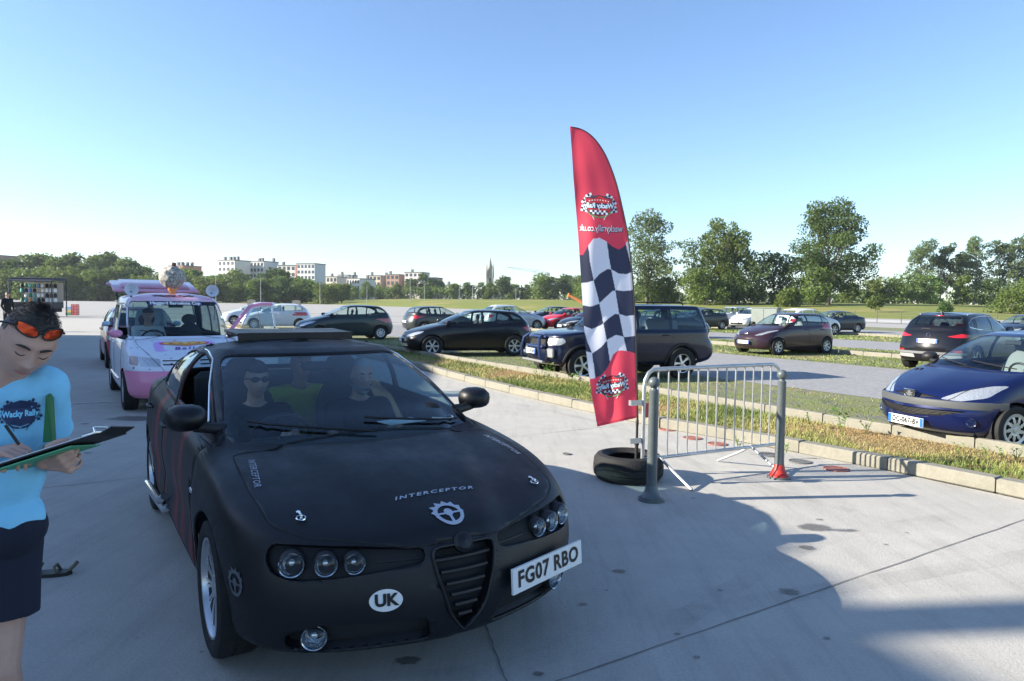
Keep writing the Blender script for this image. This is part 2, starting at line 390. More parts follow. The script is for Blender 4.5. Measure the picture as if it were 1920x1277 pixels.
    def drape(s, vf, frame, view, lift, name, m, parent=None, sg=1):
        "2D mesh (verts, faces) through frame(x,y)->(u,v) laid on the body"
        vs, fs = vf; V = []
        for v in vs:
            u, w_ = frame(v[0], v[1]); p = s.side_pt(u, w_, sg, lift) if view == 'side' else s.top_pt(u, w_, lift) if view == 'top' else s.front_pt(u, w_, lift, sg)
            V.append(p or Vector((0, 0, .5)))
        mb = MB().use(m); mb.add(V, fs); return mb.build(name, parent or s.root, smooth=None)

BARREL = mat('wheel_barrel', (.05, .05, .052), .5, .6)
def wheel(parent, x, y, r, wdt, style, sg, tyre_mat=RUB, rimcol=ALU, rim_r=None, turn=0, simple=False):
    "a road wheel: tyre, rim and hub; outer face towards sg*y"
    e = empty('wheel'); e.parent = parent; e.location = (x, y, r); e.rotation_euler = (0, 0, turn)
    M = Matrix.Rotation(R(-90)*sg, 4, 'X')        # local Z -> sg*Y
    rr = rim_r or r*.66; h = wdt/2
    t = MB().use(tyre_mat); n = 28 if simple else 48
    t.lathe([(rr, -h*.85), (r*.86, -h), (r*.965, -h*.9), (r, -h*.6), (r, -h*.28), (r*.985, -h*.26), (r*.985, -h*.2), (r, -h*.18), (r, h*.18), (r*.985, h*.2), (r*.985, h*.26), (r, h*.28), (r, h*.6), (r*.965, h*.9), (r*.88, h), (r*.80, h*.98), (rr*1.01, h*.86), (rr*.97, h*.6), (rr*.95, -h*.6)], M, n, closed=True)
    t.build('tyre', e, smooth=40)
    m = MB().use(rimcol)
    m.lathe([(rr*1.0, h*.80), (rr*1.005, h*.90), (rr*.96, h*.88), (rr*.92, h*.62)], M, n); m.use(BARREL); m.lathe([(rr*.92, h*.62), (rr*.90, h*.1), (rr*.93, -h*.7)], M, n)
    m.use(INT); m.lathe([(rr*.93, -.02), (0.001, -.021)], M, n)        # dark behind the spokes
    m.use(BARREL); m.lathe([(rr*.62, -.015), (rr*.62, -.005), (.02, -.004)], M, 24)  # brake disc
    m.use(rimcol)
    kind, ns = style
    zf = h*.72
    if kind == 'spoke':          # ns paired thin spokes
        for k in range(ns):
            for d in (-.09, .09) if ns < 12 else (-.055, .055):
                a = 2*math.pi*k/ns
                p0 = Vector((math.cos(a+d*.9)*rr*.20, math.sin(a+d*.9)*rr*.20, zf*.85)); p1 = Vector((math.cos(a+d*1.3)*rr*.93, math.sin(a+d*1.3)*rr*.93, zf*.95))
                tn = (p1-p0).normalized(); sd = Vector((-tn.y, tn.x, 0))*(.012 if ns < 12 else .0065)
                q = [p0-sd, p0+sd, p1+sd*1.2, p1-sd*1.2]; dz = Vector((0, 0, -.03))
                vs = [M @ v for v in q]+[M @ (v+dz) for v in q]; m.add(vs, [(0, 1, 2, 3), (4, 7, 6, 5), (0, 4, 5, 1), (1, 5, 6, 2), (2, 6, 7, 3), (3, 7, 4, 0)])
        m.lathe([(rr*.27, zf*.6), (rr*.26, zf*.9), (rr*.2, zf), (rr*.12, zf*.98), (.001, zf*.99)], M, 20)
    elif kind == 'cap':          # hubcap: disc with ns blade openings
        m.lathe([(rr*.98, h*.82), (rr*.93, h*.9), (rr*.80, h*.86)], M, n)
        N = ns*8
        vs = []; fs = []
        for k in range(N+1):
            a = 2*math.pi*k/N
            for q in (.24, .42, .62, .81):
                vs.append(M @ Vector((math.cos(a+.25*(q-.24))*rr*q, math.sin(a+.25*(q-.24))*rr*q, h*(.78+.12*math.sin(q*3)))))
        for k in range(N):
            ph = k % 8
            for b in range(3):
                op = (b == 1 and 2 <= ph <= 4) or (b == 2 and 1 <= ph <= 5)
                if not op: fs.append((k*4+b, k*4+b+1, k*4+b+5, k*4+b+4))
        m.add(vs, fs); m.lathe([(rr*.25, h*.84), (rr*.2, h*.93), (.001, h*.95)], M, 20)
    elif kind == 'five':         # ns broad tapered spokes
        for k in range(ns):
            a = 2*math.pi*k/ns; ct, st = math.cos(a), math.sin(a)
            def P(u, v, z): return M @ Vector((ct*u*rr-st*v*rr, st*u*rr+ct*v*rr, z))
            vs = [P(.12, -.09, zf), P(.12, .09, zf), P(.55, .10, zf*.9), P(.93, .17, zf), P(.93, -.17, zf), P(.55, -.10, zf*.9)]
            vs += [P(.12, -.09, zf-.04), P(.12, .09, zf-.04), P(.55, .10, zf-.04), P(.93, .17, zf-.04), P(.93, -.17, zf-.04), P(.55, -.10, zf-.04)]
            m.add(vs, [(0, 1, 2, 5), (5, 2, 3, 4), (0, 6, 7, 1), (1, 7, 8, 2), (2, 8, 9, 3), (4, 10, 11, 5), (5, 11, 6, 0)])
        m.lathe([(rr*.22, zf*.6), (rr*.2, zf*1.02), (.001, zf*1.05)], M, 20)
    m.build('rim', e, smooth=30)
    return e
def seat(parent, x, y, zb, m=SEAT, w=.46):
    b = MB().use(m); b.sphere((x, y, zb), (.27, w/2, .10)); b.sphere((x-.24, y, zb+.30), (.09, w/2, .36), M=Matrix.Rotation(R(-12), 3, 'Y')); b.build('seat', parent)
    b = MB().use(m); b.sphere((x-.33, y, zb+.70), (.05, .13, .10), M=Matrix.Rotation(R(-8), 3, 'Y')); b.build('headrest', parent)
def plate(parent, P, rz, txt, tilt=0, size=(.52, .11), fr=True, w=WHT, ink=INK, name='number_plate'):
    "plate facing +X before the turn rz"
    M = Matrix.Translation(P) @ Matrix.Rotation(rz, 4, 'Z') @ Matrix.Rotation(-tilt, 4, 'Y')
    b = MB().use(w)
    def pb(c, s_, mm): b.use(mm); x, y, z = [k/2 for k in s_]; vs = [M @ Vector((c[0]+a, c[1]+b_, c[2]+c_)) for a in (-x, x) for b_ in (-y, y) for c_ in (-z, z)]; b.add(vs, [(0, 1, 3, 2), (4, 6, 7, 5), (0, 4, 5, 1), (2, 3, 7, 6), (0, 2, 6, 4), (1, 5, 7, 3)])
    pb((0, 0, 0), (.012, size[0], size[1]), w)
    if fr: pb((.0065, -size[0]/2+.024, 0), (.003, .044, size[1]*.96), BLUE); pb((.0065, size[0]/2-.024, 0), (.003, .044, size[1]*.96), BLUE)
    o = b.build(name, parent, smooth=None)
    if txt:
        vs, fs = text_mesh(txt, size[1]*.86, bold=.0045 if fr else .003, spacing=1.12 if fr else 1.08)
        wdt = max(v[0] for v in vs)-min(v[0] for v in vs); k = min(1.0, (size[0]-(.12 if fr else .05))/wdt)
        t = MB().use(ink); t.add([M @ Vector((.0085, v[0]*k, v[1]*1.02)) for v in vs], fs); t.build('lettering', o, smooth=None)
    return o
def mirror(car, x, z, sg, m, size=.095, reach=.11, parent=None):
    p = car.side_pt(x, z, sg) or Vector((x, sg*car.W*.85, z)); yb = abs(p.y)
    b = MB().use(m); c = Vector((x-.03, sg*(yb+reach+.03), z+.045))
    vs = []; n = 14; prof = [(.0, .0), (.02, .55), (.05, .85), (.10, 1.0), (.145, .98), (.15, .90)]
    # domed housing, flat face towards the rear
    for (d, k) in prof:
        for j in range(n):
            a = 2*math.pi*j/n; cy = math.copysign(abs(math.cos(a))**.75, math.cos(a)); cz = math.copysign(abs(math.sin(a))**.75, math.sin(a))
            vs.append(c+Vector((.085-d, cy*size*k, cz*size*.68*k)))
    fs = []
    for i in range(len(prof)-1):
        for j in range(n): j2 = (j+1) % n; fs.append((i*n+j, i*n+j2, (i+1)*n+j2, (i+1)*n+j))
    b.add(vs, fs); b.use(BLK); b.tube([Vector((x, sg*(yb-.02), z-.02)), Vector((x, sg*(yb+.05), z-.01)), c-Vector((0.0, sg*size*.35, size*.38))], [.04, .03, .035], 8)
    o = b.build('wing_mirror', parent or car.root, smooth=50)
    g = MB().use(CHR); g.add([c+Vector((-.066, math.cos(2*math.pi*j/n)*size*.86, math.sin(2*math.pi*j/n)*size*.56)) for j in range(n)], [tuple(range(n))]); g.build('mirror_glass', o, smooth=None)
    return o
def base_car(T, L, W, H, wb, fo, tyre, bodymat, name='parked_car', post=None, glass=GLS, pillar=None, wstyle=('cap', 7), rimcol=HUB, turn=0, solid=0, sub=(5, 5), seats=True, drl=True, mirrors=True,
             mirmat=None, simple=False, interior=True, cuts=None, bonnet=True, seatm=SEAT, doors=True, open_win=(), rimk=.64, noquarter=False, rhd=1, wbow=.0, underz=None, track=None, arch=1.14, **tags):
    c = Car(T, L, W, H, wb, fo, tyre, name, post, sub, **tags); X, Z = c.X, c.Z; a = wb/2
    f0 = T['L0'][0]; r7 = T['rows'][8]; r9 = T['rows'][10]
    # doors and bonnet first, they keep the body colour
    dx0, dbp, dx1 = [X(v) for v in T['door']]; sl = Z(T['sill']); dt = Z(T['dtop'])
    if doors:
        zb = Z(T['dlo'][0][1])
        fd = [(dbp, sl), (dx0-.03, sl), (dx0, sl+.06), (dx0-.03, zb-.02), (X(T['dlo'][0][0])+.06, zb), (X(T['dlo'][1][0])+.05, Z(T['dlo'][1][1])), (X(T['dlo'][2][0])+.04, dt-.05), (X(T['dlo'][3][0]), dt), (dbp, dt)]
        rd = [(dbp, dt), (X(T['dlo'][-4][0]) if T is not T_SUV else dx1, dt-.03), (dx1-.02, zb+.05), (dx1, sl+.42), (dx1+.14, sl+.12), (dx1+.20, sl), (dbp, sl)]
        fd, rd = roundpoly(fd, .04, 2), roundpoly(rd, .04, 2)
        c.fd, c.rd = fd, rd
        c.cut2(fd, lambda p: True, 'door_front'); c.cut2(rd, lambda p: True, 'door_rear')
        for k in list(c.parts):
            if k.startswith('door'): c.parts[k]['name'] = 'door'
    xc = X(r7[0])
    if bonnet:
        xf = X(T['rows'][4][0])+.02; bw = c.W*.80
        if T is T_SALOON and not simple: c.bon = roundpoly([(xc-.05, -.75), (xc-.05, .75), (1.55, .765), (1.86, .735), (1.99, .62), (2.10, .42), (2.2, .2), (2.22, 0), (2.2, -.2), (2.10, -.42), (1.99, -.62), (1.86, -.735), (1.55, -.765)], .05, 3)
        else: c.bon = roundpoly([(xc-.04, -bw*.98), (xc-.04, bw*.98), (X(1.5 if T is T_SALOON else 1.45), bw*.93), (xf-.16, bw*.72), (xf+.1, bw*.35), (xf+.1, -bw*.35), (xf-.16, -bw*.72), (X(1.5 if T is T_SALOON else 1.45), -bw*.93)], .08, 3)
        zh = Z(T['rows'][4][3])
        c.cut(c.bon, 'top', lambda p, n: n.z > .3 and p.z > zh-.005 and p.x > xc-.2, 'bonnet')
    if cuts: cuts(c)
    # screens
    yb, yt = c.W/T['W0']*r7[2]*.925, c.W/T['W0']*r9[2]*.93
    zf0, zf1 = Z(r7[3])+.012, Z(r9[3])-.012
    ws = roundpoly([(-yb, zf0-.005), (yb, zf0-.005), (yt, zf1), (-yt, zf1)], .07)
    fr = T['rows'][10][0]
    c.cut(ws, 'front', lambda p, n: n.x > .15 and p.x > X(fr)-.35, 'windscreen', matl=glass, off=-.006, wallmat=BLK)
    zr0, zr1 = Z(r7[6])+.03, Z(r9[6])-.015
    rs = roundpoly([(-yb*.92, zr0), (yb*.92, zr0), (yt*.94, zr1), (-yt*.94, zr1)], .07)
    c.cut(rs, 'front', lambda p, n: n.x < -.15 and p.x < X(r9[1])+.35, 'rear_screen', matl=GLSD if glass is GLSD else glass, off=-.006, wallmat=BLK)
    # side windows split at the pillar
    D_ = [(X(x), Z(z)) for x, z in T['dlo']]; bp = X(T['bp'])
    def clip(poly, x, left):
        out = []
        for i in range(len(poly)):
            p, q = poly[i-1], poly[i]
            ip, iq = (p[0] < x) == left, (q[0] < x) == left
            if ip != iq: t = (x-p[0])/(q[0]-p[0]); out.append((x, p[1]+(q[1]-p[1])*t))
            if iq: out.append(q)
        return out
    segs = [clip(D_, bp+.035, False)]; rest = clip(D_, bp-.035, True)
    if noquarter: segs.append(rest)
    else:
        q = X(T['door'][2])+ (.10 if T is not T_SUV else .02); segs.append(clip(rest, q+.02, False)); segs.append(clip(rest, q-.03, True))
    for k, sgp in enumerate(segs):
        if len(sgp) < 3: continue
        sp = roundpoly(sgp, .035, 3); par = {0: 'door_front', 1: 'door_rear'}.get(k)
        for side, sn in ((1, 'L'), (-1, 'R')):
            pn = 'win%d|%s' % (k, sn); op = (k, sn) in open_win
            c.cut(sp, 'side', (lambda p, n, side=side: p.y*side > .3*c.W and abs(n.y) > .2), pn, matl=(glass if k == 0 else (glass if glass is GLSD else glass)), off=-.008, wallmat=BLK, pname='side_window', parent=(par+'|'+sn) if par and doors else None)
            if op:
                c.parts[pn]['skip'] = True
    # wheel arches
    for ax_ in (a, -a):
        ar = [(ax_+tyre*arch*math.cos(t), tyre+tyre*arch*math.sin(t)) for t in [math.pi*i/14 for i in range(15)]]+[(ax_-tyre*arch, .02), (ax_+tyre*arch, .02)]
        for side in (1, -1): c.cut(ar, 'side', lambda p, n, side=side: p.y*side > .5*c.W, 'hole')
    c.opened = [k for k in c.parts if c.parts[k].get('skip')]
    for k in c.opened:
        pid = c.order.index(k)
        for f in c.bm.faces:
            if f[c.lay] == pid: f[c.lay] = c.order.index('hole')
    c.finish(bodymat, solid)
    root = c.root
    # arch liners and floor
    lin = MB().use(INT); tw = tyre*.68
    for ax_ in (a, -a):
        for side in (1, -1):
            y0, y1 = side*(c.W*.93), side*(c.W*.93-.28)
            vs = []; ang = [math.pi*(-.1+1.2*i/14) for i in range(15)]
            for t in ang: vs += [(ax_+tyre*arch*math.cos(t), y0, tyre+tyre*arch*math.sin(t)), (ax_+tyre*arch*math.cos(t), y1, tyre+tyre*arch*math.sin(t))]
            lin.add(vs, [(2*i, 2*i+1, 2*i+3, 2*i+2) for i in range(14)]); lin.add([v for v in vs[1::2]], [tuple(range(15))])
    uz = Z(T['rows'][0][4])+.02
    wl = c.W*.93-.28
    lin.box((0, 0, uz), (wb-2*tyre*arch, c.W*1.66, .02)); lin.box((X(.05), 0, uz+.03), (L-1.0, wl*2, .02))
    lin.build('underbody', root, smooth=None)
    tk = track or (W-.215)
    for k, ax_ in enumerate((a, -a)):
        for side in (1, -1):
            if simple and False: continue
            wheel(root, ax_, side*tk/2, tyre, .21, wstyle, side, rimcol=rimcol, rim_r=tyre*rimk, turn=turn if k == 0 else 0, simple=simple)
    sm = MB().use(INT)
    if doors and not simple:
        for side in (1, -1):
            c.seam(c.fd, 'side', side, mb=sm, closed=True); c.seam(c.rd, 'side', side, mb=sm, closed=True)
    if bonnet and not simple: c.seam(c.bon, 'top', mb=sm, closed=True)
    if sm.v: sm.build('panel_gap', root)
    if doors:
        for side, sn in ((1, 'L'), (-1, 'R')):
            for xx, dn in ((dbp+.16, 'door_front|'+sn), (dx1+.19, 'door_rear|'+sn)):
                zz = Z(T['dlo'][0][1])-.13
                p = c.side_pt(xx, zz, side, .022)
                if p:
                    b = MB().use(bodymat); b.tube([p+Vector((-.09, -side*.02, 0)), p+Vector((-.07, side*.004, 0)), p+Vector((.05, side*.004, 0)), p+Vector((.085, -side*.02, 0))], [.010, .014, .014, .010], 6); b.build('door_handle', c.objs.get(dn) or root)
    if mirrors:
        mx = X(T['dlo'][0][0])-.02; mz = Z(T['dlo'][0][1])+.0
        for side in (1, -1): mirror(c, mx, mz, side, mirmat or bodymat)
    if interior:
        fl = uz+.14; sx = X(-.15 if T is T_SALOON else -.05)
        for y in (.36, -.36): seat(root, sx, y*c.W/.9, fl+.16+(.1 if T in (T_SUV, T_VAN) else 0), seatm)
        b = MB().use(seatm); rx = sx-.95; rz = fl+.22+(.1 if T in (T_SUV, T_VAN) else 0)
        if T is not T_VAN: b.box((rx, 0, rz), (.5, c.W*1.25, .16), bev=.04); b.box((rx-.27, 0, rz+.27), (.14, c.W*1.25, .55), bev=.05); b.build('seat', root)
        b = MB().use(INT); b.box((xc-.32, 0, Z(r7[3])-.13), (.42, c.W*1.5, .16), bev=.05); b.build('dashboard', root)
        if not simple:
            b = MB().use(BLK); yy = .36*c.W/.9*rhd; M = Matrix.Translation((xc-.62, yy, Z(r7[3])-.08)) @ Matrix.Rotation(R(-65), 4, 'Y')
            b.tube([M @ Vector((.18*math.cos(t), .18*math.sin(t), 0)) for t in [2*math.pi*i/24 for i in range(24)]], .014, 6, closed=True); b.tube([M @ Vector((0, -.17, 0)), M @ Vector((0, .17, 0))], .02, 6); b.tube([M @ Vector((0, 0, 0)), M @ Vector((0, 0, -.3))], .03, 6)
            b.build('steering_wheel', root)
            b = MB().use(BLK); b.box((X(fr)+.06, 0, Z(r9[3])-.09), (.03, .22, .06), bev=.01); b.build('rear_view_mirror', root)
    if not simple:  # wipers
        for y0, y1 in ((.62, .0), (.02, -.60)):
            b = MB().use(BLK); P = []
            for k in range(9):
                t = k/8; y = (y0+(y1-y0)*t)*c.W/.9; z = zf0+.015+.06*t; p = c.front_pt(y, z, .012); P.append(p) if p else None
            if len(P) > 2: b.tube(P, .007, 5); b.build('wiper', root)
    return c
def place(c, x, y, deg, z=0):
    c.root.location = (x, y, z); c.root.rotation_euler = (0, 0, R(deg)); c.bm.free(); return c.root

# ---------------------------------------------------------------- the matte black saloon
HX, HY, HD = -1.40, 4.86, -57.4
def hero_post(V):
    x, y, z = V[:, 0], np.abs(V[:, 1]), V[:, 2]
    yl = .24+np.clip(2.2-x, 0, 3)*.285                      # the V that runs from the grille to the pillars
    up = smoothstep(.55, .70, z)*(1-smoothstep(1.0, 1.06, z))*smoothstep(.75, .95, x)
    V[:, 2] += up*(.022*smoothstep(0, .07, yl-y)-.0)*smoothstep(2.34, 2.15, x)
    # wings swell over the wheels
    for ax in (1.35, -1.35):
        g = np.exp(-((x-ax)/.42)**2)*np.exp(-((z-.62)/.22)**2); V[:, 1] += np.sign(V[:, 1])*g*.022*(y > .6)
    # hip line pressed in the flanks
    g = np.exp(-((z-.50)/.10)**2)*smoothstep(1.0, .7, np.abs(x)); V[:, 1] -= np.sign(V[:, 1])*g*.02*(y > .6)
    return V
def stripe_paint():
    m = mat('matte_black_paint', (.006, .0068, .0095), .46, 0, .42, noise=.35, nscale=2.2, bump=.05, bscale=180)
    n = m.node_tree; L = n.links; b = n.nodes['Principled BSDF']; t = n.nodes.new('ShaderNodeTexNoise'); t.inputs['Scale'].default_value = 3.5; t.inputs['Detail'].default_value = 9; t.inputs['Roughness'].default_value = .75
    tc = n.nodes.new('ShaderNodeTexCoord'); L.new(tc.outputs['Object'], t.inputs['Vector']); r_ = n.nodes.new('ShaderNodeMapRange'); r_.inputs['From Min'].default_value = .3; r_.inputs['From Max'].default_value = .7; r_.inputs['To Min'].default_value = .34; r_.inputs['To Max'].default_value = .60; L.new(t.outputs['Fac'], r_.inputs['Value']); L.new(r_.outputs[0], b.inputs['Roughness'])
    return m
def blood_paint():
    "matte black with dry red paint drips"
    m = mat('matte_black_with_red_drips', (.01, .01, .012), .47, 0, .35); n = m.node_tree; L = n.links; b = n.nodes['Principled BSDF']
    tc = n.nodes.new('ShaderNodeTexCoord'); mp = n.nodes.new('ShaderNodeMapping'); mp.inputs['Scale'].default_value = (4.2, .2, .5); mp.inputs['Rotation'].default_value = (0, R(6), 0)
    t = n.nodes.new('ShaderNodeTexNoise'); t.inputs['Scale'].default_value = 1.7; t.inputs['Detail'].default_value = 3
    rp = n.nodes.new('ShaderNodeMapRange'); rp.inputs['From Min'].default_value = .52; rp.inputs['From Max'].default_value = .72
    mx = n.nodes.new('ShaderNodeMix'); mx.data_type = 'RGBA'; mx.inputs['A'].default_value = (.010, .011, .013, 1); mx.inputs['B'].default_value = (.20, .022, .024, 1)
    L.new(tc.outputs['Object'], mp.inputs[0]); L.new(mp.outputs[0], t.inputs['Vector']); L.new(t.outputs['Fac'], rp.inputs['Value']); L.new(rp.outputs[0], mx.inputs['Factor']); L.new(mx.outputs['Result'], b.inputs['Base Color'])
    return m
HB = stripe_paint(); BLD = blood_paint()
LAMPH = mat('headlamp_reflector', (.34, .38, .42), .2, .8, bump=.6, bscale=50)
def lamp(parent, c, r, rz, name='headlight', ring=CHR, inner=LAMPH, depth=.05, lens=True, bulb=None):
    "round lamp facing +X turned by rz"
    M = Matrix.Translation(c) @ Matrix.Rotation(rz, 4, 'Z') @ Matrix.Rotation(R(90), 4, 'Y')
    b = MB().use(BLK); b.lathe([(r*1.08, -depth), (r*1.08, .004), (r*1.0, .010)], M, 28)
    b.use(ring); b.lathe([(r*1.0, .010), (r*.93, .006), (r*.92, -.01)], M, 28)
    b.use(inner); b.lathe([(r*.93, -.005), (r*.78, -.022), (r*.5, -.038), (.001, -.045)], M, 28)
    b.use(CHR); b.sphere(M @ Vector((0, 0, -.026)), r*.30, 12, 8)
    if bulb: b.use(bulb); b.sphere(M @ Vector((r*.5, 0, -.01)), r*.14, 8, 6)
    o = b.build(name, parent)
    if lens:
        l = MB().use(LENS); l.lathe([(r*.97, .006), (r*.8, .018), (r*.45, .026), (.001, .029)], M, 28); l.build('lens', o)
    return o
def hero_cuts(c):
    fr = lambda p, n: n.x > .08 and p.x > 1.45
    for s in (1, -1):
        P = [(.175, .655), (.185, .60), (.45, .572), (.70, .556), (.765, .58), (.775, .64), (.75, .688), (.64, .688), (.45, .678)]
        c.cut(roundpoly([(y*s, z) for y, z in P], .03, 2), 'front', fr, 'lamp_recess|%d' % s, matl=INT, off=-.028, wallmat=HB, pname='lamp_recess')
        P = [(.15, .25), (.55, .235), (.71, .255), (.72, .33), (.60, .375), (.18, .37)]
        c.cut(roundpoly([(y*s, z) for y, z in P], .03, 2), 'front', fr, 'air_intake|%d' % s, matl=INT, off=-.045, wallmat=HB, pname='air_intake')
    P = [(-.155, .648), (.155, .648), (.145, .56), (.085, .37), (0, .262), (-.085, .37), (-.145, .56)]
    c.shield = roundpoly(P, .04, 3)
    c.cut(c.shield, 'front', fr, 'grille', matl=INT, off=-.05, wallmat=HB)
hero = base_car(T_SALOON, 4.66, 1.826, 1.417, 2.703, .93, .325, HB, name='matte_black_saloon', post=hero_post, wstyle=('spoke', 13), rimcol=ALU, rimk=.72, turn=R(0), solid=.018, sub=(6, 6), cuts=hero_cuts,
    glass=glassmat('hero_glass', (.52, .65, .68), 1.45), open_win=((0, 'R'),), rhd=-1, seats=True, mirrors=False, interior=True, arch=1.13,
    label='matte black saloon car with INTERCEPTOR lettering and a white front plate, nearest in the lane', cat='car')
rt = hero.root
for k, o in hero.objs.items():
    if k.startswith('door'):
        o.data.materials[0] = BLD; o['label'] = 'matte black door with dripping red paint streaks'
for s in (1, -1):
    mirror(hero, .76, 1.0, s, HB, size=.108, reach=.135)
    for (y, r_, rz) in ((.688, .052, .55), (.568, .047, .38), (.462, .043, .25)):
        p = hero.front_pt(y*s, .617)
        lamp(rt, p+Vector((-.004, 0, 0)), r_, rz*s*.7, bulb=LAMPO if y == .565 else None)
    p = hero.front_pt(.61*s, .312); lamp(rt, p+Vector((-.02, 0, 0)), .052, .35*s, 'fog_light', ring=CHR)
    b = MB().use(BLK)                                     # thin bar inside the lamp recess
    b.tube([hero.front_pt(y*s, .618, -.03) for y in (.19, .25, .31, .37)], .006, 5); b.build('lamp_trim', rt)
fm = MB().use(HB); P = [hero.front_pt(y, z, .006) for y, z in hero.shield]; fm.tube([p for p in P if p], .007, 6, closed=True); fm.build('grille_surround', rt)
for i in range(6):
    z = .60-.052*i; hw = .138*(1-i*.15)
    b = MB().use(BLK); P = [hero.front_pt(hw*t, z, -.022) for t in (-1, -.5, 0, .5, 1)]; b.tube([p for p in P if p], [.010]*5, 6); b.build('grille_slat', rt)
b = MB().use(HB); p = hero.front_pt(0, .655, .004); b.lathe([(.001, -.03), (.045, -.02), (.047, .0), (.034, .014), (.001, .020)], Matrix.Translation(p) @ Matrix.Rotation(R(58), 4, 'Y'), 24); b.build('painted_over_badge', rt)
b = MB().use(HB)                                          # flat panel over the grille top
# number plate on the car's left of the grille
p = hero.front_pt(.455, .455, .02); plate(rt, p+Vector((.025, .0, 0)), R(17), 'FG07 RBO', tilt=R(4), size=(.53, .115), fr=False)
# round UK sticker
fv = [(.066*math.cos(t), .046*math.sin(t)) for t in [2*math.pi*i/32 for i in range(32)]]
fr_ = lambda u0, v0: (lambda x, y: (u0+x, v0+y))
hero.drape((fv, [tuple(range(32))]), fr_(-.355, .468), 'front', .004, 'country_sticker', WHT)
st = text_mesh('UK', .066, bold=.003); hero.drape((st[0], st[1]), fr_(-.355, .468), 'front', .0065, 'sticker_lettering', INK)
# sunroof panel raised off the roof
b = MB().use(HB); z0 = hero.top_pt(-.62, 0).z
b.box((-.62, 0, z0+.045), (.50, .86, .022), M=Matrix.Rotation(R(1.5), 3, 'Y'), bev=.006); b.box((-.385, 0, z0+.025), (.03, .84, .055)); b.build('raised_sunroof', rt)
# aerial
b = MB().use(BLK); p = hero.top_pt(-1.02, -.1); b.tube([p, p+Vector((-.12, -.02, .30))], [.005, .002], 5); b.lathe([(.02, 0), (.012, .03), (.001, .034)], Matrix.Translation(p), 10); b.build('aerial', rt)
# chrome side exhausts and repeater
for s in (-1,):
    for k in range(2):
        b = MB().use(CHR); zz = .235+.07*k; y = s*(.90+.03*k); b.tube([(-.15, y, zz+.10), (-.25, y+s*.02, zz+.05), (-1.02, y+s*.03, zz-.01)], .026, 12); b.build('side_exhaust', rt)
for s in (1, -1):
    p = hero.side_pt(.93, .70, s, .002); b = MB().use(LAMPW); b.sphere(p, (.035, .008, .016), 12, 8); b.build('side_repeater', rt)
    b = MB().use(CHR); p = hero.side_pt(.1, 1.33, s)
    P = [hero.side_pt(x, z, s, .004) for x, z in ((.62, 1.0), (.30, 1.175), (-.02, 1.30), (-.30, 1.34), (-.75, 1.34), (-1.12, 1.285), (-1.45, 1.14))]
    b.tube([q for q in P if q], .006, 6); b.build('window_trim', rt)
# lettering and emblem on the bonnet
STK = mat('sticker_silver', (.42, .45, .52), .5)
def flame_ring():
    "ring with flame tongues, a bar and a round hub: one set of 2D faces"
    V = []; F = []
    n = 64
    for i in range(n):
        a = 2*math.pi*i/n; up = max(0, math.sin(a)+.35)
        fl = (abs(((i*1.0) % 5)/5-.5)*2)**1.3*.30*min(1, up*1.1)
        ro_ = 1.0+fl; V += [(.76*math.cos(a), .76*math.sin(a)), (ro_*math.cos(a)-fl*.25, ro_*math.sin(a))]
    for i in range(n): j = (i+1) % n; F.append((2*i, 2*i+1, 2*j+1, 2*j))
    o = len(V); V += [(-.78, -.06), (.78, -.06), (.78, .10), (-.78, .10)]; F.append((o, o+1, o+2, o+3))
    o = len(V); V += [(.30*math.cos(2*math.pi*i/24), .08+.36*math.sin(2*math.pi*i/24)) for i in range(24)]; F.append(tuple(range(o, o+24)))
    o = len(V); V += [(-.10, -.78), (.10, -.78), (.10, -.2), (-.10, -.2)]; F.append((o, o+1, o+2, o+3))
    return V, F
def bon_frame(x0, y0, ang, sc):
    ca, sa = math.cos(ang), math.sin(ang)
    # picture-right is the car's left (+y), picture-up is towards the cowl (-x)
    return lambda u, v: (x0-(u*sa+v*ca)*sc, y0+(u*ca-v*sa)*sc)

def lay_text(c, vf, frame, view, lift, name, m, **k): return c.drape(vf, frame, view, lift, name, m, **k)
vf = text_mesh('INTERCEPTOR', .075, shear=.35, bold=.002, spacing=1.35)
vf = ([(v[0]*.66, v[1]*.45) for v in vf[0]], vf[1])
hero.drape(vf, bon_frame(1.935, 0, 0, 1), 'top', .004, 'bonnet_lettering', STK)
hero.drape(flame_ring(), bon_frame(2.105, -.01, 0, .068), 'top', .004, 'bonnet_emblem', STK)
for s, xx in ((-1, 1.40), (1, 1.40)):
    vf = text_mesh('INTERCEPTOR', .045, shear=.2, spacing=1.15)
    hero.drape(vf, bon_frame(xx, s*.70, R(-90)+R(7)*s, 1), 'top', .004, 'wing_lettering', STK)
for s in (1, -1):   # bonnet pins
    p = hero.top_pt(1.88, s*.61, .004); b = MB().use(CHR); M = Matrix.Translation(p) @ Matrix.Rotation(R(12), 4, 'Y') @ Matrix.Scale(.75, 4)
    b.tube([M @ Vector((.026*math.cos(t), .026*math.sin(t), .004)) for t in [2*math.pi*i/16 for i in range(16)]], .004, 5, closed=True)
    b.lathe([(.010, 0), (.010, .02), (.006, .026), (.001, .027)], M, 12); b.tube([M @ Vector((-.07, 0, .010)), M @ Vector((-.03, .005, .012)), M @ Vector((.03, -.004, .012))], .005, 6); b.tube([M @ Vector((-.065, -.012, .010)), M @ Vector((-.065, .012, .010))], .004, 6)
    b.build('bonnet_pin', rt)
# emblem on the right front corner of the bumper
fv = flame_ring(); hero.drape(fv, lambda u, v: (1.80+u*.05, .50+v*.055), 'side', .004, 'wing_emblem', mat('sticker_grey', (.10, .11, .13), .6), sg=-1)

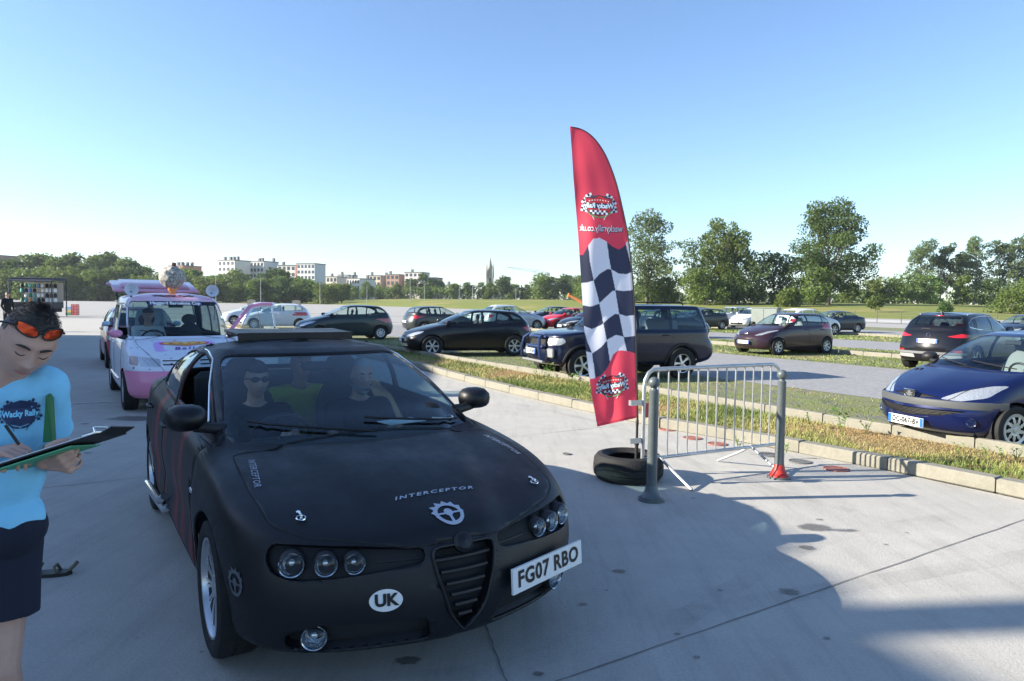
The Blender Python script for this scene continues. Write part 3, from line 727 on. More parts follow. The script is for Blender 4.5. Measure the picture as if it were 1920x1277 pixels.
# ================================================================ THE SETTING
LU = Vector((-.53, .848, 0)).normalized(); LN = Vector((.848, .53, 0)).normalized()     # along the lane, across it
def ST(s_, t, z=0): return LN*s_+LU*t+Vector((0, 0, z))
def nodes(name):
    m = bpy.data.materials.new(name); m.use_nodes = True; n = m.node_tree; return m, n, n.links, n.nodes['Principled BSDF']
def nz(n, L, tc, scale, detail=5, rough=.6, vec=None, sc3=None):
    t = n.nodes.new('ShaderNodeTexNoise'); t.inputs['Scale'].default_value = scale; t.inputs['Detail'].default_value = detail; t.inputs['Roughness'].default_value = rough
    if sc3:
        mp = n.nodes.new('ShaderNodeMapping'); mp.inputs['Scale'].default_value = sc3; mp.inputs['Rotation'].default_value = (0, 0, R(-32)); L.new(tc, mp.inputs[0]); L.new(mp.outputs[0], t.inputs['Vector'])
    else: L.new(tc, t.inputs['Vector'])
    return t.outputs['Fac']
def rng_(n, L, v, a, b, c=0, d=1):
    r = n.nodes.new('ShaderNodeMapRange'); r.inputs['From Min'].default_value = a; r.inputs['From Max'].default_value = b; r.inputs['To Min'].default_value = c; r.inputs['To Max'].default_value = d; L.new(v, r.inputs['Value']); return r.outputs[0]
def mixc(n, L, f, a, b, bt='MIX'):
    m = n.nodes.new('ShaderNodeMix'); m.data_type = 'RGBA'; m.blend_type = bt
    if isinstance(f, (int, float)): m.inputs['Factor'].default_value = f
    else: L.new(f, m.inputs['Factor'])
    for k, v in (('A', a), ('B', b)):
        if isinstance(v, tuple): m.inputs[k].default_value = (*v, 1)
        else: L.new(v, m.inputs[k])
    return m.outputs['Result']
def math_(n, L, op, a, b=0):
    m = n.nodes.new('ShaderNodeMath'); m.operation = op
    for k, v in ((0, a), (1, b)):
        if isinstance(v, (int, float)): m.inputs[k].default_value = v
        else: L.new(v, m.inputs[k])
    return m.outputs[0]
def concrete_mat(name, base, dark, fine=60, cell=0, bump=.25, streak=True):
    m, n, L, b = nodes(name); tc = n.nodes.new('ShaderNodeTexCoord').outputs['Object']
    big = rng_(n, L, nz(n, L, tc, .35, 4), .3, .7); mid = rng_(n, L, nz(n, L, tc, 2.3, 6, .7), .35, .75); fn = rng_(n, L, nz(n, L, tc, fine, 3), .35, .65)
    c = mixc(n, L, big, base, tuple(v*.88 for v in base)); c = mixc(n, L, math_(n, L, 'MULTIPLY', mid, .45), c, dark)
    if streak: c = mixc(n, L, math_(n, L, 'MULTIPLY', rng_(n, L, nz(n, L, tc, 1.3, 6, .75, sc3=(6, .5, 1)), .48, .72), .5), c, dark)
    c = mixc(n, L, math_(n, L, 'MULTIPLY', fn, .30), c, tuple(v*.55 for v in base))
    # small dark spots (oil, chewing gum)
    v = n.nodes.new('ShaderNodeTexVoronoi'); v.inputs['Scale'].default_value = 2.3; L.new(tc, v.inputs['Vector'])
    sp = rng_(n, L, v.outputs['Distance'], .018, .034, 1, 0); c = mixc(n, L, math_(n, L, 'MULTIPLY', sp, .6), c, tuple(k*.45 for k in dark))
    L.new(c, b.inputs['Base Color']); b.inputs['Roughness'].default_value = .85; b.inputs['Specular IOR Level'].default_value = .3
    bp = n.nodes.new('ShaderNodeBump'); bp.inputs['Strength'].default_value = bump; bp.inputs['Distance'].default_value = .01
    L.new(nz(n, L, tc, fine, 5, .7), bp.inputs['Height']); L.new(bp.outputs[0], b.inputs['Normal']); return m
CONC = concrete_mat('concrete_slab', (.485, .465, .425), (.27, .26, .24), bump=.5)
FARC = concrete_mat('far_concrete', (.40, .385, .36), (.27, .26, .25), fine=8)
KERBM = concrete_mat('kerb_concrete', (.27, .255, .21), (.10, .10, .075), fine=30, bump=.5, streak=False)
def paver_mat(name, base, joint, sc, mortar=.03, grassy=0):
    m, n, L, b = nodes(name); tc = n.nodes.new('ShaderNodeTexCoord').outputs['Object']
    mp = n.nodes.new('ShaderNodeMapping'); mp.inputs['Rotation'].default_value = (0, 0, R(-32)); L.new(tc, mp.inputs[0])
    br = n.nodes.new('ShaderNodeTexBrick'); br.inputs['Scale'].default_value = sc; br.inputs['Mortar Size'].default_value = mortar; br.inputs['Color1'].default_value = (*base, 1)
    br.inputs['Color2'].default_value = (*[v*.72 for v in base], 1); br.inputs['Mortar'].default_value = (*joint, 1); br.inputs['Mortar Smooth'].default_value = .4; L.new(mp.outputs[0], br.inputs['Vector'])
    c = br.outputs['Color']; c = mixc(n, L, math_(n, L, 'MULTIPLY', rng_(n, L, nz(n, L, tc, 1.2, 6, .7), .35, .7), .4), c, tuple(v*.6 for v in base))
    c = mixc(n, L, math_(n, L, 'MULTIPLY', rng_(n, L, nz(n, L, tc, 30, 3), .4, .6), .25), c, tuple(v*.5 for v in base))
    if grassy:
        g = mixc(n, L, rng_(n, L, nz(n, L, tc, 25, 4), .35, .65), (.11, .14, .04), (.22, .22, .08)); g = mixc(n, L, rng_(n, L, nz(n, L, tc, .9, 4), .52, .68), g, (.22, .19, .08))
        c = mixc(n, L, rng_(n, L, nz(n, L, tc, 2.2, 8, .75), .50-grassy*.2, .56-grassy*.2), c, g)
    L.new(c, b.inputs['Base Color']); b.inputs['Roughness'].default_value = .85
    bp = n.nodes.new('ShaderNodeBump'); bp.inputs['Strength'].default_value = .5; bp.inputs['Distance'].default_value = .01; L.new(br.outputs['Fac'], bp.inputs['Height']); bp.invert = True; L.new(bp.outputs[0], b.inputs['Normal']); return m
PAVE = paver_mat('grey_pavers', (.36, .355, .36), (.2, .19, .17), 4.5, .02)
GPAVE = paver_mat('grass_pavers', (.30, .285, .26), (.09, .10, .035), 3.6, .10, grassy=.28)
def grass_mat(name, a, b_, dry, amt=.5, sc=.35):
    m, n, L, b = nodes(name); tc = n.nodes.new('ShaderNodeTexCoord').outputs['Object']
    c = mixc(n, L, rng_(n, L, nz(n, L, tc, 9, 6, .7), .35, .65), a, b_); c = mixc(n, L, rng_(n, L, nz(n, L, tc, sc, 5), .60-amt*.25, .75-amt*.25), c, dry)
    L.new(c, b.inputs['Base Color']); b.inputs['Roughness'].default_value = .95; b.inputs['Specular IOR Level'].default_value = .1
    bp = n.nodes.new('ShaderNodeBump'); bp.inputs['Strength'].default_value = .8; bp.inputs['Distance'].default_value = .05; L.new(nz(n, L, tc, 22, 5), bp.inputs['Height']); L.new(bp.outputs[0], b.inputs['Normal']); return m
GRASS = grass_mat('meadow_grass', (.13, .165, .04), (.22, .23, .07), (.30, .25, .10), .35, .06)
SOIL = grass_mat('dry_verge_soil', (.16, .14, .06), (.28, .22, .11), (.33, .22, .11), .6, .8)
def struct(name, vs, fs, m, kind='structure', parent=None):
    o = MB().use(m).add(vs, fs).build(name, parent, smooth=None); o['kind'] = kind; return o
def strip(name, s0, s1, t0, t1, z, m): return struct(name, [ST(s0, t0, z), ST(s1, t0, z), ST(s1, t1, z), ST(s0, t1, z)], [(0, 1, 2, 3)], m)
# one sheet to the horizon, then the lane, the car park and its aisles as thin sheets on it
struct('ground', [(-900, -60, -.012), (900, -60, -.012), (900, 1500, -.012), (-900, 1500, -.012)], [(0, 1, 2, 3)], FARC)
struct('lane', [ST(-26, -14, 0), ST(7.15, -14, 0), ST(7.15, 62, 0), ST(-26, 62, 0)], [(0, 1, 2, 3)], CONC)
T1 = 46
strip('grass_strip', 7.25, 8.9, -12, T1, .06, SOIL)
strip('parking_bays', 9.05, 12.6, -12, T1-2, .002, GPAVE)
strip('parking_aisle', 12.6, 19.2, -12, T1, .006, PAVE)
strip('parking_bays', 19.2, 27.4, -12, 44, .002, GPAVE)
strip('parking_aisle', 27.4, 33.8, -12, 44, .006, PAVE)
strip('parking_bays', 33.8, 43.5, -12, 60, .002, GPAVE)
strip('parking_aisle', 43.5, 50, -12, 60, .006, PAVE)
strip('parking_bays', 50, 58, -12, 60, .002, GPAVE)
# concrete joints and paint lines
JT = mat('joint_filler', (.16, .155, .15), .9); LNM = mat('worn_white_paint', (.7, .7, .68), .7, noise=.35, nscale=14)
def line(name, a, b, w_, z, m, wob=.004, n=40):
    a, b = Vector(a), Vector(b); d = (b-a).normalized(); p = Vector((-d.y, d.x, 0)); vs = []
    for i in range(n+1):
        q = a+(b-a)*i/n; q.z = z; o = random.uniform(-wob, wob); ww = w_/2*random.uniform(.6, 1.2); vs += [q+p*(o-ww), q+p*(o+ww)]
    return struct(name, vs, [(2*i, 2*i+1, 2*i+3, 2*i+2) for i in range(n)], m)
j1, j2 = G(1080, 1265), G(1920, 975); jd = (j2-j1).normalized()
line('slab_joint', j1-jd*2.2, j2+jd*.45, .008, .004, JT)
jp = Vector((-jd.y, jd.x, 0))
for k in (1, 2, 3, 4, 6, 8): line('slab_joint', j1+jp*(4.9*k)-jd*14, j1+jp*(4.9*k)+jd*(5-.4*k) if k > 0 else j2, .008, .004, JT)
a = G(985, 1262); line('slab_joint', a+Vector((.15, -1.2, 0)), a+Vector((-.23, .6, 0)), .008, .004, JT)
for (x0, y0, x1, y1, ww) in ((100, 758.5, 212, 753.5, .07), (-40, 632, 148, 631, .22), (-60, 603, 200, 601, .05)):
    line('painted_line', G(x0, y0), G(x1, y1), ww, .008, LNM, .01)
# stains with a shape of their own
STN, n, L, b_ = nodes('oil_stain'); tc = n.nodes.new('ShaderNodeTexCoord').outputs['Object']; oi = n.nodes.new('ShaderNodeObjectInfo')
vm = n.nodes.new('ShaderNodeVectorMath'); vm.operation = 'LENGTH'; L.new(tc, vm.inputs[0]); va = n.nodes.new('ShaderNodeVectorMath'); va.operation = 'ADD'; L.new(tc, va.inputs[0]); L.new(oi.outputs['Location'], va.inputs[1])
d_ = math_(n, L, 'ADD', vm.outputs['Value'], math_(n, L, 'MULTIPLY', nz(n, L, va.outputs[0], 1.6, 6, .6), .9)); al = rng_(n, L, d_, .95, 1.16, .62, 0)
b_.inputs['Base Color'].default_value = (.12, .115, .105, 1); b_.inputs['Roughness'].default_value = .5; L.new(al, b_.inputs['Alpha'])
STM = MB().use(STN).add([(1.2*math.cos(2*math.pi*i/32), 1.2*math.sin(2*math.pi*i/32), 0) for i in range(32)], [tuple(range(32))]).mesh('stain')
def stain(cx, cy, rx, ry, ang=0, z=.006):
    o = link('stain', STM); o.location = G(cx, cy)+Vector((0, 0, z)); o.scale = (rx*1.5, ry*1.5, 1); o['kind'] = 'structure'; return o
for (x, y, rx, ry) in ((1528, 990, .13, .10), (1580, 995, .12, .035), (1512, 1028, .06, .045), (1480, 1110, .055, .05), (1536, 975, .03, .02), (1350, 1108, .015, .015), (1300, 935, .02, .012), (1160, 1072, .05, .03), (1306, 1234, .02, .014), (1092, 1134, .03, .018),
    (258, 785, .40, .22), (160, 795, .06, .05), (165, 850, .05, .03), (1270, 1190, .02, .012), (1550, 1198, .02, .015), (1010, 1265, .03, .02), (1700, 1000, .015, .01), (1660, 1022, .02, .012), (765, 1240, .06, .04)): stain(x, y, rx, ry)
# drains and plugs let into the concrete
IRON = mat('cast_iron', (.13, .13, .125), .7, bump=.6, bscale=60); RST = mat('red_painted_iron', (.35, .13, .10), .7, noise=.4, nscale=12)
def cover(px, py, r, m, label, group=None):
    o = MB().use(m).lathe([(r, .001), (r, .010), (r*.9, .012), (r*.88, .008), (.001, .008)], None, 24).build('drain_cover'); o.location = G(px, py); tag(o, label, 'drain cover', group)
cover(1500, 866, .12, IRON, 'round grey iron drain cover beside the kerb right of the barrier')
cover(1440, 853, .13, IRON, 'round grey iron drain cover behind the red-footed bollard')
cover(1568, 880, .13, RST, 'reddish flat cover lying by the kerb corner, furthest right')
for (x, y) in ((1252, 806), (1298, 822), (1345, 833)): cover(x, y, .12, RST, 'reddish round cover in the concrete, %s of three seen through the barrier bars' % {1252: 'leftmost', 1298: 'middle', 1345: 'rightmost'}[x], 'reddish covers seen through the barrier')
cover(1063, 852, .05, IRON, 'small dark cover in the open concrete left of the tyre')
# kerbs: separate stones
def kerb_run(pts, w_, h, lab, grp, seg=1.0, base=0):
    pts = [Vector(p) for p in pts]; L_ = [0]
    for i in range(len(pts)-1): L_.append(L_[-1]+(pts[i+1]-pts[i]).length)
    def at(d):
        for i in range(len(pts)-1):
            if d <= L_[i+1] or i == len(pts)-2: return pts[i]+(pts[i+1]-pts[i])*((d-L_[i])/(L_[i+1]-L_[i]))
    d = 0; k = 0
    while d+seg <= L_[-1]:
        a, b = at(d+.008), at(d+seg-.008); m_ = (a+b)/2; l = (b-a).length; ang = math.atan2(b.y-a.y, b.x-a.x)
        o = MB().use(KERBM).box((0, 0, h/2), (l, w_, h), bev=.014).build('kerb_stone', smooth=None); o.location = (m_.x, m_.y, base+random.uniform(-.004, .004)); o.rotation_euler = (0, 0, ang+random.uniform(-.006, .006))
        tag(o, lab, 'kerb', grp); d += seg; k += 1
K1 = [G(2010, 958), G(1920, 936), G(1640, 878), G(1510, 853), G(1430, 836), G(1250, 806), G(1090, 770), G(950, 737), G(850, 711), G(790, 693)]
K1 = [ST(p.dot(LN), p.dot(LU)) for p in K1]; K1[0] = ST(7.0, -4); K1 += [ST(7.3, 26), ST(7.3, 44)]
K1 = [p+LN*.09 for p in K1]
kerb_run(K1, .17, .14, 'pale concrete kerb stone edging the lane below the verge', 'kerb stones along the lane')
K2 = [ST(8.95, -8), ST(9.05, 3), ST(9.1, 8), ST(8.98, 14), ST(8.9, 22), ST(8.9, 42)]
kerb_run(K2, .12, .17, 'pale concrete kerb stone between the verge and the parking bays', 'kerb stones in front of the parking bays')
kerb_run([ST(23.3, -6), ST(23.3, 42)], .14, .16, 'weathered kerb stone dividing the facing bays of the middle row', 'kerb stones in the middle row')
kerb_run([ST(40, -6), ST(40, 44)], .14, .14, 'pale kerb stone dividing the facing bays of the back row', 'kerb stones in the back row', seg=2)
# the meadow: rises gently to a low plateau that carries the far trees
edge = [(-140, 262), (-67, 256), (-30, 196), (-22, 182), (4, 143), (30, 118), (60, 104), (100, 112), (160, 140), (330, 230)]
vs = []; NR = 10; fs = []
def meadow_z(k): return [0, .35, .8, 1.4, 2.0, 2.6, 3.0, 3.2, 3.3, 3.3][k]
mult = [1, 1.04, 1.10, 1.2, 1.35, 1.6, 2.1, 3, 4.5, 7]
def interp_edge(n=60):
    E = [Vector((x, y, 0)) for x, y in edge]; out = []
    for i in range(len(E)-1):
        for t in range(6): out.append(E[i]+(E[i+1]-E[i])*t/6)
    out.append(E[-1]); return out
EE = interp_edge()
for i, p in enumerate(EE):
    for k in range(NR): q = p*mult[k]; vs.append((q.x+random.uniform(-.4, .4), q.y+random.uniform(-.5, .5), meadow_z(k)*(min(1, .35+.65*max(0, (p.x+90)/60)) if p.x < -30 else 1)+random.uniform(-.06, .06)-(.02 if k == 0 else 0)))
for i in range(len(EE)-1):
    for k in range(NR-1): a = i*NR+k; fs.append((a, a+NR, a+NR+1, a+1))
o = MB().use(GRASS).add(vs, fs).build('meadow', smooth=180); o['kind'] = 'structure'
MEADOW = o; bpy.context.view_layer.update()
def ground_z(x, y):
    h = MEADOW.ray_cast(Vector((x, y, 50)), Vector((0, 0, -1))); return h[1].z if h[0] else 0.0

# faint tyre marks
TM_, n, L, b_ = nodes('tyre_mark'); tc = n.nodes.new('ShaderNodeTexCoord').outputs['Object']; b_.inputs['Base Color'].default_value = (.10, .10, .10, 1); b_.inputs['Roughness'].default_value = .8
L.new(rng_(n, L, nz(n, L, tc, 1.1, 5, .7), .42, .80, 0, .17), b_.inputs['Alpha'])
for (pts, w_) in ((((620, 1277), (900, 1262), (1250, 1160), (1700, 1080), (1960, 1035)), .17), (((1120, 1277), (1330, 1130), (1560, 1010), (1900, 950)), .15), (((960, 755), (1150, 800), (1330, 880), (1600, 960)), .14)):
    P = [Vector(v) for v in catmull(np.array([tuple(G(x, y)) for x, y in pts]), 8, False)]; vs = []
    for i, p in enumerate(P):
        d = (P[min(i+1, len(P)-1)]-P[max(i-1, 0)]).normalized(); q = Vector((-d.y, d.x, 0))*w_/2; vs += [p-q+Vector((0, 0, .0025)), p+q+Vector((0, 0, .0025))]
    struct('tyre_mark', vs, [(2*i, 2*i+1, 2*i+3, 2*i+2) for i in range(len(P)-1)], TM_)

# ================================================================ PARKED CARS
def lights(c, side_view=True, hl=None, tl=None, hlm=LAMPW):
    pass
def region(c, P, view, cond, name, m, off=-.004, both=True, wall=BLK, r=.03):
    for s_ in ((1, -1) if both else (1,)):
        Q = [(y*s_, z) for y, z in P] if view == 'front' else P
        c.cut(roundpoly(Q, r, 2), view, cond if view == 'front' else (lambda p, n, s_=s_: cond(p, n) and p.y*s_ > .2), name+'|%d' % s_, matl=m, off=off, wallmat=wall, pname=name)
FR = lambda p, n: n.x > .02 and p.x > 0
RE = lambda p, n: n.x < -.02 and p.x < 0
def std_cuts(head=None, grille=None, low=None, tail=None, fog=None, extra=None, wrap=True):
    def f(c):
        if low: region(c, low, 'front', FR, 'air_intake', INT, -.03, both=False)
        if grille: region(c, grille, 'front', FR, 'grille', INT, -.025, both=False)
        if head: region(c, head, 'front', FR, 'headlight', LAMPW, -.002)
        if tail: region(c, tail, 'front', RE, 'tail_light', LAMPR, .004)
        if extra: extra(c)
    return f
def frontplate(c, z, txt='', y=0, off=.012, fr=True):
    p = c.front_pt(y, z, off)
    if p: plate(c.root, p, 0, txt, fr=fr)
def rearplate(c, z, txt=''):
    p = c.front_pt(0, z, .012, sg=-1)
    if p: plate(c.root, p, math.pi, txt)
def mesh_bars(c, y0, y1, zs, lift, name='grille_slat', m=BLK, r=.006):
    for z, hw in zs:
        P = [c.front_pt(y0+(y1-y0)*t*hw+(1-hw)*(y0+y1)/2, z, lift) for t in [i/8 for i in range(9)]]
        P = [p for p in P if p]
        if len(P) > 2: MB().use(m).tube(P, r, 5).build(name, c.root)
# ---- dark blue small hatchback at the right
NAVY = paint('dark_blue_paint', (.005, .011, .065), .55, .28)
BMP = mat('grey_bumper_strip', (.075, .08, .085), .45)
def c206(c):
    low = [(-.60, .47), (-.30, .395), (0, .375), (.30, .395), (.60, .47), (.30, .435+.02), (0, .44), (-.30, .455)]
    low = [(-.64, .49), (-.40, .41), (0, .375), (.40, .41), (.64, .49), (.3, .48), (0, .475), (-.3, .48)]
    region(c, low, 'front', FR, 'air_intake', INT, -.03, both=False, r=.02)
    region(c, [(.10, .60), (.34, .625), (.10, .648)], 'front', FR, 'grille', INT, -.02, r=.01)
    region(c, [(.34, .61), (.55, .60), (.72, .655), (.765, .80), (.66, .79), (.48, .71)], 'front', FR, 'headlight', LAMPW, -.003)
def tall(T, **k):
    d = dict(T); d['rows'] = list(T['rows']); return d
T206 = dict(T_HATCH); T206['rows'] = [list(r) for r in T_HATCH['rows']]
rr = T206['rows']
rr[4][0] = 2.07; rr[4][3] = .655; rr[5][0] = 1.95; rr[5][3] = .745; rr[6][0] = 1.62; rr[6][3] = .865; rr[7][0] = 1.30; rr[7][3] = .955; rr[8][0] = 1.18; rr[8][3] = .985; rr[9][0] = .72; rr[9][3] = 1.215; rr[10][0] = .20
b206 = base_car(T206, 3.835, 1.652, 1.428, 2.442, .78, .285, NAVY, name='parked_car', wstyle=('cap', 9), cuts=c206, mirmat=BLK, seatm=SEATG, rimk=.66,
    label='dark blue small hatchback parked nose to the kerb at the right edge, plate DC-067-BV', cat='car', group='cars in the front row of bays')
rt = b206.root
P = [b206.front_pt(y, .552, .0) for y in np.linspace(-.80, .80, 25)]
P = [p for p in P if p]
b = MB().use(BMP)                # grey rubbing strip right round the nose
vs = []; fs = []
for i, p in enumerate(P):
    d = Vector((1, p.y*1.1, 0)).normalized()
    for (k, zz) in ((.0, -.048), (.016, -.040), (.02, 0), (.016, .040), (.0, .048)): vs.append(p+d*k+Vector((0, 0, zz)))
for i in range(len(P)-1):
    for k in range(4): fs.append((5*i+k, 5*i+5+k, 5*i+6+k, 5*i+1+k))
b.add(vs, fs); b.build('bumper_strip', rt, smooth=50)
p = b206.front_pt(0, .33, .01); plate(rt, p+Vector((.012, 0, -.03)), 0, 'DC-067-BV')
mesh_bars(b206, -.55, .55, [(.462, 1), (.444, .95), (.426, .85), (.408, .75), (.39, .6)], -.012, m=BLK, r=.004)
for s in (1, -1):
    p = b206.front_pt(.66*s, .36, 0); lamp(rt, p, .05, .6*s, 'fog_light', ring=CHR, depth=.02)
    b = MB().use(BLK)
    for k in range(2): q = b206.top_pt(1.20-.0*k, s*(.60-.075*k), .002) if s == -1 else None; (b.box(q, (.075, .055, .006)) if q else None)
    if b.v: b.build('bonnet_vent', rt, smooth=None)
# badge: chrome shield frame with a silver rampant beast on it
p = b206.front_pt(0, .61, .012); M = Matrix.Translation(p+Vector((.01, 0, 0))) @ Matrix(((0, 0, 1, 0), (1, 0, 0, 0), (0, 1, 0, 0), (0, 0, 0, 1)))
sh = [(-.08, .065), (.08, .065), (.075, 0), (.03, -.055), (-.03, -.055), (-.075, 0)]
b = MB().use(INT).prism(sh, -.02, 0, M); b.use(CHR).tube([M @ Vector((x, y, .002)) for x, y in sh], .008, 6, closed=True)
lion = [(-.03, -.045), (-.02, -.02), (-.035, 0), (-.05, .02), (-.035, .022), (-.02, .015), (-.028, .045), (0, .055), (.02, .05), (.018, .03), (.05, .035), (.045, .022), (.02, .015), (.04, .005), (.045, -.01), (.02, -.008), (.012, -.02), (.032, -.03), (.03, -.045), (.01, -.04), (-.003, -.02), (-.01, -.045)]
b.use(CHR).prism(lion, .0, .006, M); b.build('badge', rt, smooth=None)
b = MB().use(BLK); p = b206.top_pt(-.1, 0); b.tube([p, p+Vector((-.18, 0, .10))], [.006, .003], 5); b.build('aerial', rt)
place(b206, 6.88, 9.24, 197)

# ---- dark blue boxy off-roader
OFF = paint('off_roader_blue', (.005, .009, .032), .4, .3)
def cfree(c):
    region(c, [(-.40, .80), (.40, .80), (.44, .92), (-.44, .92)], 'front', FR, 'grille', INT, -.02, both=False)
    region(c, [(.50, .78), (.78, .80), (.84, .86), (.82, .95), (.50, .945)], 'front', FR, 'headlight', LAMPW, -.002)
    region(c, [(-.42, .42), (.42, .42), (.46, .50), (-.46, .50)], 'front', FR, 'air_intake', INT, -.03, both=False)
    region(c, [(.62, .80), (.84, .80), (.84, 1.02), (.72, 1.02)], 'front', RE, 'tail_light', LAMPR, .004)
fre = base_car(T_SUV, 4.45, 1.81, 1.71, 2.557, .80, .36, OFF, wstyle=('five', 5), rimcol=ALU, cuts=cfree, mirmat=BLK, rimk=.60, seatm=SEATG, glass=glassmat('offroader_glass', (.62, .74, .74)),
    label='dark blue boxy off-roader parked behind the red checkered flag', cat='car', group='cars in the front row of bays')
rt = fre.root
b = MB().use(mat('brush_bar', (.02, .04, .12), .35, .4))
for s in (1, -1): b.tube([(2.04, s*.52, .46), (2.13, s*.50, .52), (2.15, s*.47, .70), (2.12, s*.42, .92), (2.02, s*.36, 1.0)], .035, 8)
for z in (.74, .96): b.tube([fre.front_pt(y, z, .045) for y in (-.46, -.25, 0, .25, .46)], .03, 8)
b.build('nudge_bar', rt)
b = MB().use(mat('silver_bumper_insert', (.32, .33, .34), .4, .5)); 
for s in (1, -1): q = fre.front_pt(s*.60, .62, .01); b.box(q, (.05, .22, .20), M=Matrix.Rotation(R(14)*s, 3, 'Z'), bev=.02)
q = fre.front_pt(0, .44, .02); b.box(q, (.06, 1.1, .05), bev=.015); b.build('bumper_insert', rt)
p = fre.front_pt(0, .64, .05); plate(rt, p, 0, 'CG-178-GM')
mesh_bars(fre, -.38, .38, [(.82, 1), (.85, 1), (.88, 1), (.905, 1)], -.008)
vf = text_mesh('LAND ROVER', .07, bold=.004, spacing=1.5); vf = ([(v[0], v[1]*.9) for v in vf[0]], vf[1])
fre.drape(vf, lambda u, v: (fre.front_pt(0, .985).x-.06-v, u), 'top', .006, 'bonnet_lettering', ALU)
for s in (1, -1):
    b = MB().use(BLK); b.tube([(.0, s*.60, 1.70), (.04, s*.60, 1.745), (-1.4, s*.60, 1.75), (-1.46, s*.60, 1.70)], .016, 6); b.build('roof_rail', rt)
    b = MB().use(BLK)     # dark lower cladding over the arches
    for ax in (1.28, -1.28):
        Pq = [fre.side_pt(ax+.45*math.cos(t), .36+.45*math.sin(t), s, .004) for t in [math.pi*i/12 for i in range(13)]]; b.tube([q for q in Pq if q], .028, 6)
    b.build('wheel_arch_trim', rt)
place(fre, 2.40, 16.2, 202)

# ---- black mid-size hatchback
BLKP = paint('black_paint', (.006, .006, .009), .3, .3)
GRY = paint('graphite_paint', (.030, .036, .038), .5, .32)
def cmeg(tail=True):
    return std_cuts(head=[(.36, .60), (.60, .615), (.80, .70), (.82, .785), (.66, .76), (.40, .665)], grille=[(-.36, .59), (.36, .59), (.33, .625), (-.33, .625)], low=[(-.52, .28), (.52, .28), (.60, .40), (.42, .43), (-.42, .43), (-.60, .40)], tail=[(.58, .86), (.84, .80), (.86, .92), (.70, 1.0), (.58, .97)])
meg = base_car(T_HATCH, 4.295, 1.81, 1.47, 2.641, .86, .325, BLKP, wstyle=('five', 6), rimcol=HUB, cuts=cmeg(), rimk=.62, glass=glassmat('meg_glass', (.6, .7, .7)),
    label='black hatchback parked between the grey hatchback and the dark blue off-roader', cat='car', group='cars in the front row of bays')
p = meg.front_pt(0, .50, .012); plate(meg.root, p, 0, ''); 
M = Matrix.Translation(meg.front_pt(0, .72, .01)) @ Matrix.Rotation(R(-35), 4, 'Y') @ Matrix(((0, 0, 1, 0), (1, 0, 0, 0), (0, 1, 0, 0), (0, 0, 0, 1)))
b = MB().use(CHR); b.tube([M @ Vector(v) for v in ((0, .06, 0), (.035, 0, 0), (0, -.06, 0), (-.035, 0, 0))], .009, 6, closed=True); b.build('badge', meg.root)
mesh_bars(meg, -.5, .5, [(.31, 1), (.345, 1), (.38, 1)], -.01, m=ALU, r=.004)
place(meg, -1.42, 22.5, 196)
# ---- grey-green hatchback
GRN = paint('grey_green_paint', (.028, .042, .044), .5, .3)
p307 = base_car(T_HATCH, 4.202, 1.746, 1.51, 2.608, .86, .31, GRN, wstyle=('cap', 8), cuts=std_cuts(head=[(.34, .60), (.60, .60), (.80, .72), (.82, .82), (.66, .80), (.40, .67)], grille=[(-.3, .57), (.3, .57), (.25, .61), (-.25, .61)], low=[(-.55, .30), (.55, .30), (.6, .44), (-.6, .44)], tail=[(.64, .74), (.84, .72), (.86, .92), (.72, .96)]), rimk=.60,
    label='dark grey-green hatchback parked left of the black hatchback, silver hubcaps', cat='car', group='cars in the front row of bays')
frontplate(p307, .46); place(p307, -7.27, 30.3, 208)
# ---- white hatchback seen from the side
WHP = paint('white_paint', (.62, .66, .72), 0, .3)
polo = base_car(T_HATCH, 3.97, 1.682, 1.46, 2.47, .80, .30, WHP, wstyle=('spoke', 8), rimcol=ALU, cuts=std_cuts(head=[(.36, .62), (.62, .62), (.80, .70), (.80, .78), (.5, .72)], grille=[(-.34, .62), (.34, .62), (.34, .67), (-.34, .67)], low=[(-.5, .3), (.5, .3), (.55, .42), (-.55, .42)], tail=[(.62, .80), (.84, .76), (.86, .96), (.70, .98)]),
    label='white hatchback seen from the side, behind the van\'s open pink door', cat='car', group='cars in the front row of bays', simple=True)
place(polo, -13.7, 40.3, 200)
# ---- simpler far cars
def far_car(T, L, W, H, wb, fo, m, x, y, deg, label, grp, head=True, tyre=.31, wst=('spoke', 6), plate_z=.46, tail=None, rear=False, glass=GLS, **k):
    c = base_car(T, L, W, H, wb, fo, tyre, m, wstyle=wst, rimcol=HUB, simple=True, sub=(4, 4), glass=glass, cuts=std_cuts(
        head=[(.36, .60), (.62, .61), (.80, .70), (.82, .80), (.5, .70)], grille=[(-.34, .58), (.34, .58), (.30, .64), (-.30, .64)], low=[(-.52, .28), (.52, .28), (.58, .42), (-.58, .42)],
        tail=tail or [(.56, .80), (.84, .76), (.86, .94), (.60, .96)]), label=label, cat='car', group=grp, **k)
    if rear: rearplate(c, .62)
    frontplate(c, plate_z); place(c, x, y, deg); return c
RED = paint('red_paint', (.50, .012, .02), .1, .3); SIL = paint('silver_paint', (.42, .46, .52), .7, .32); WH2 = paint('clean_white_paint', (.72, .74, .76), 0, .3); DBL = paint('midnight_paint', (.012, .018, .035), .5, .3)
LBL = paint('pale_blue_white_paint', (.5, .58, .7), .3, .3); AUB = paint('aubergine_paint', (.035, .017, .026), .5, .3)
g2_ = 'cars in the middle rows of bays'; g3_ = 'cars in the back rows of bays'
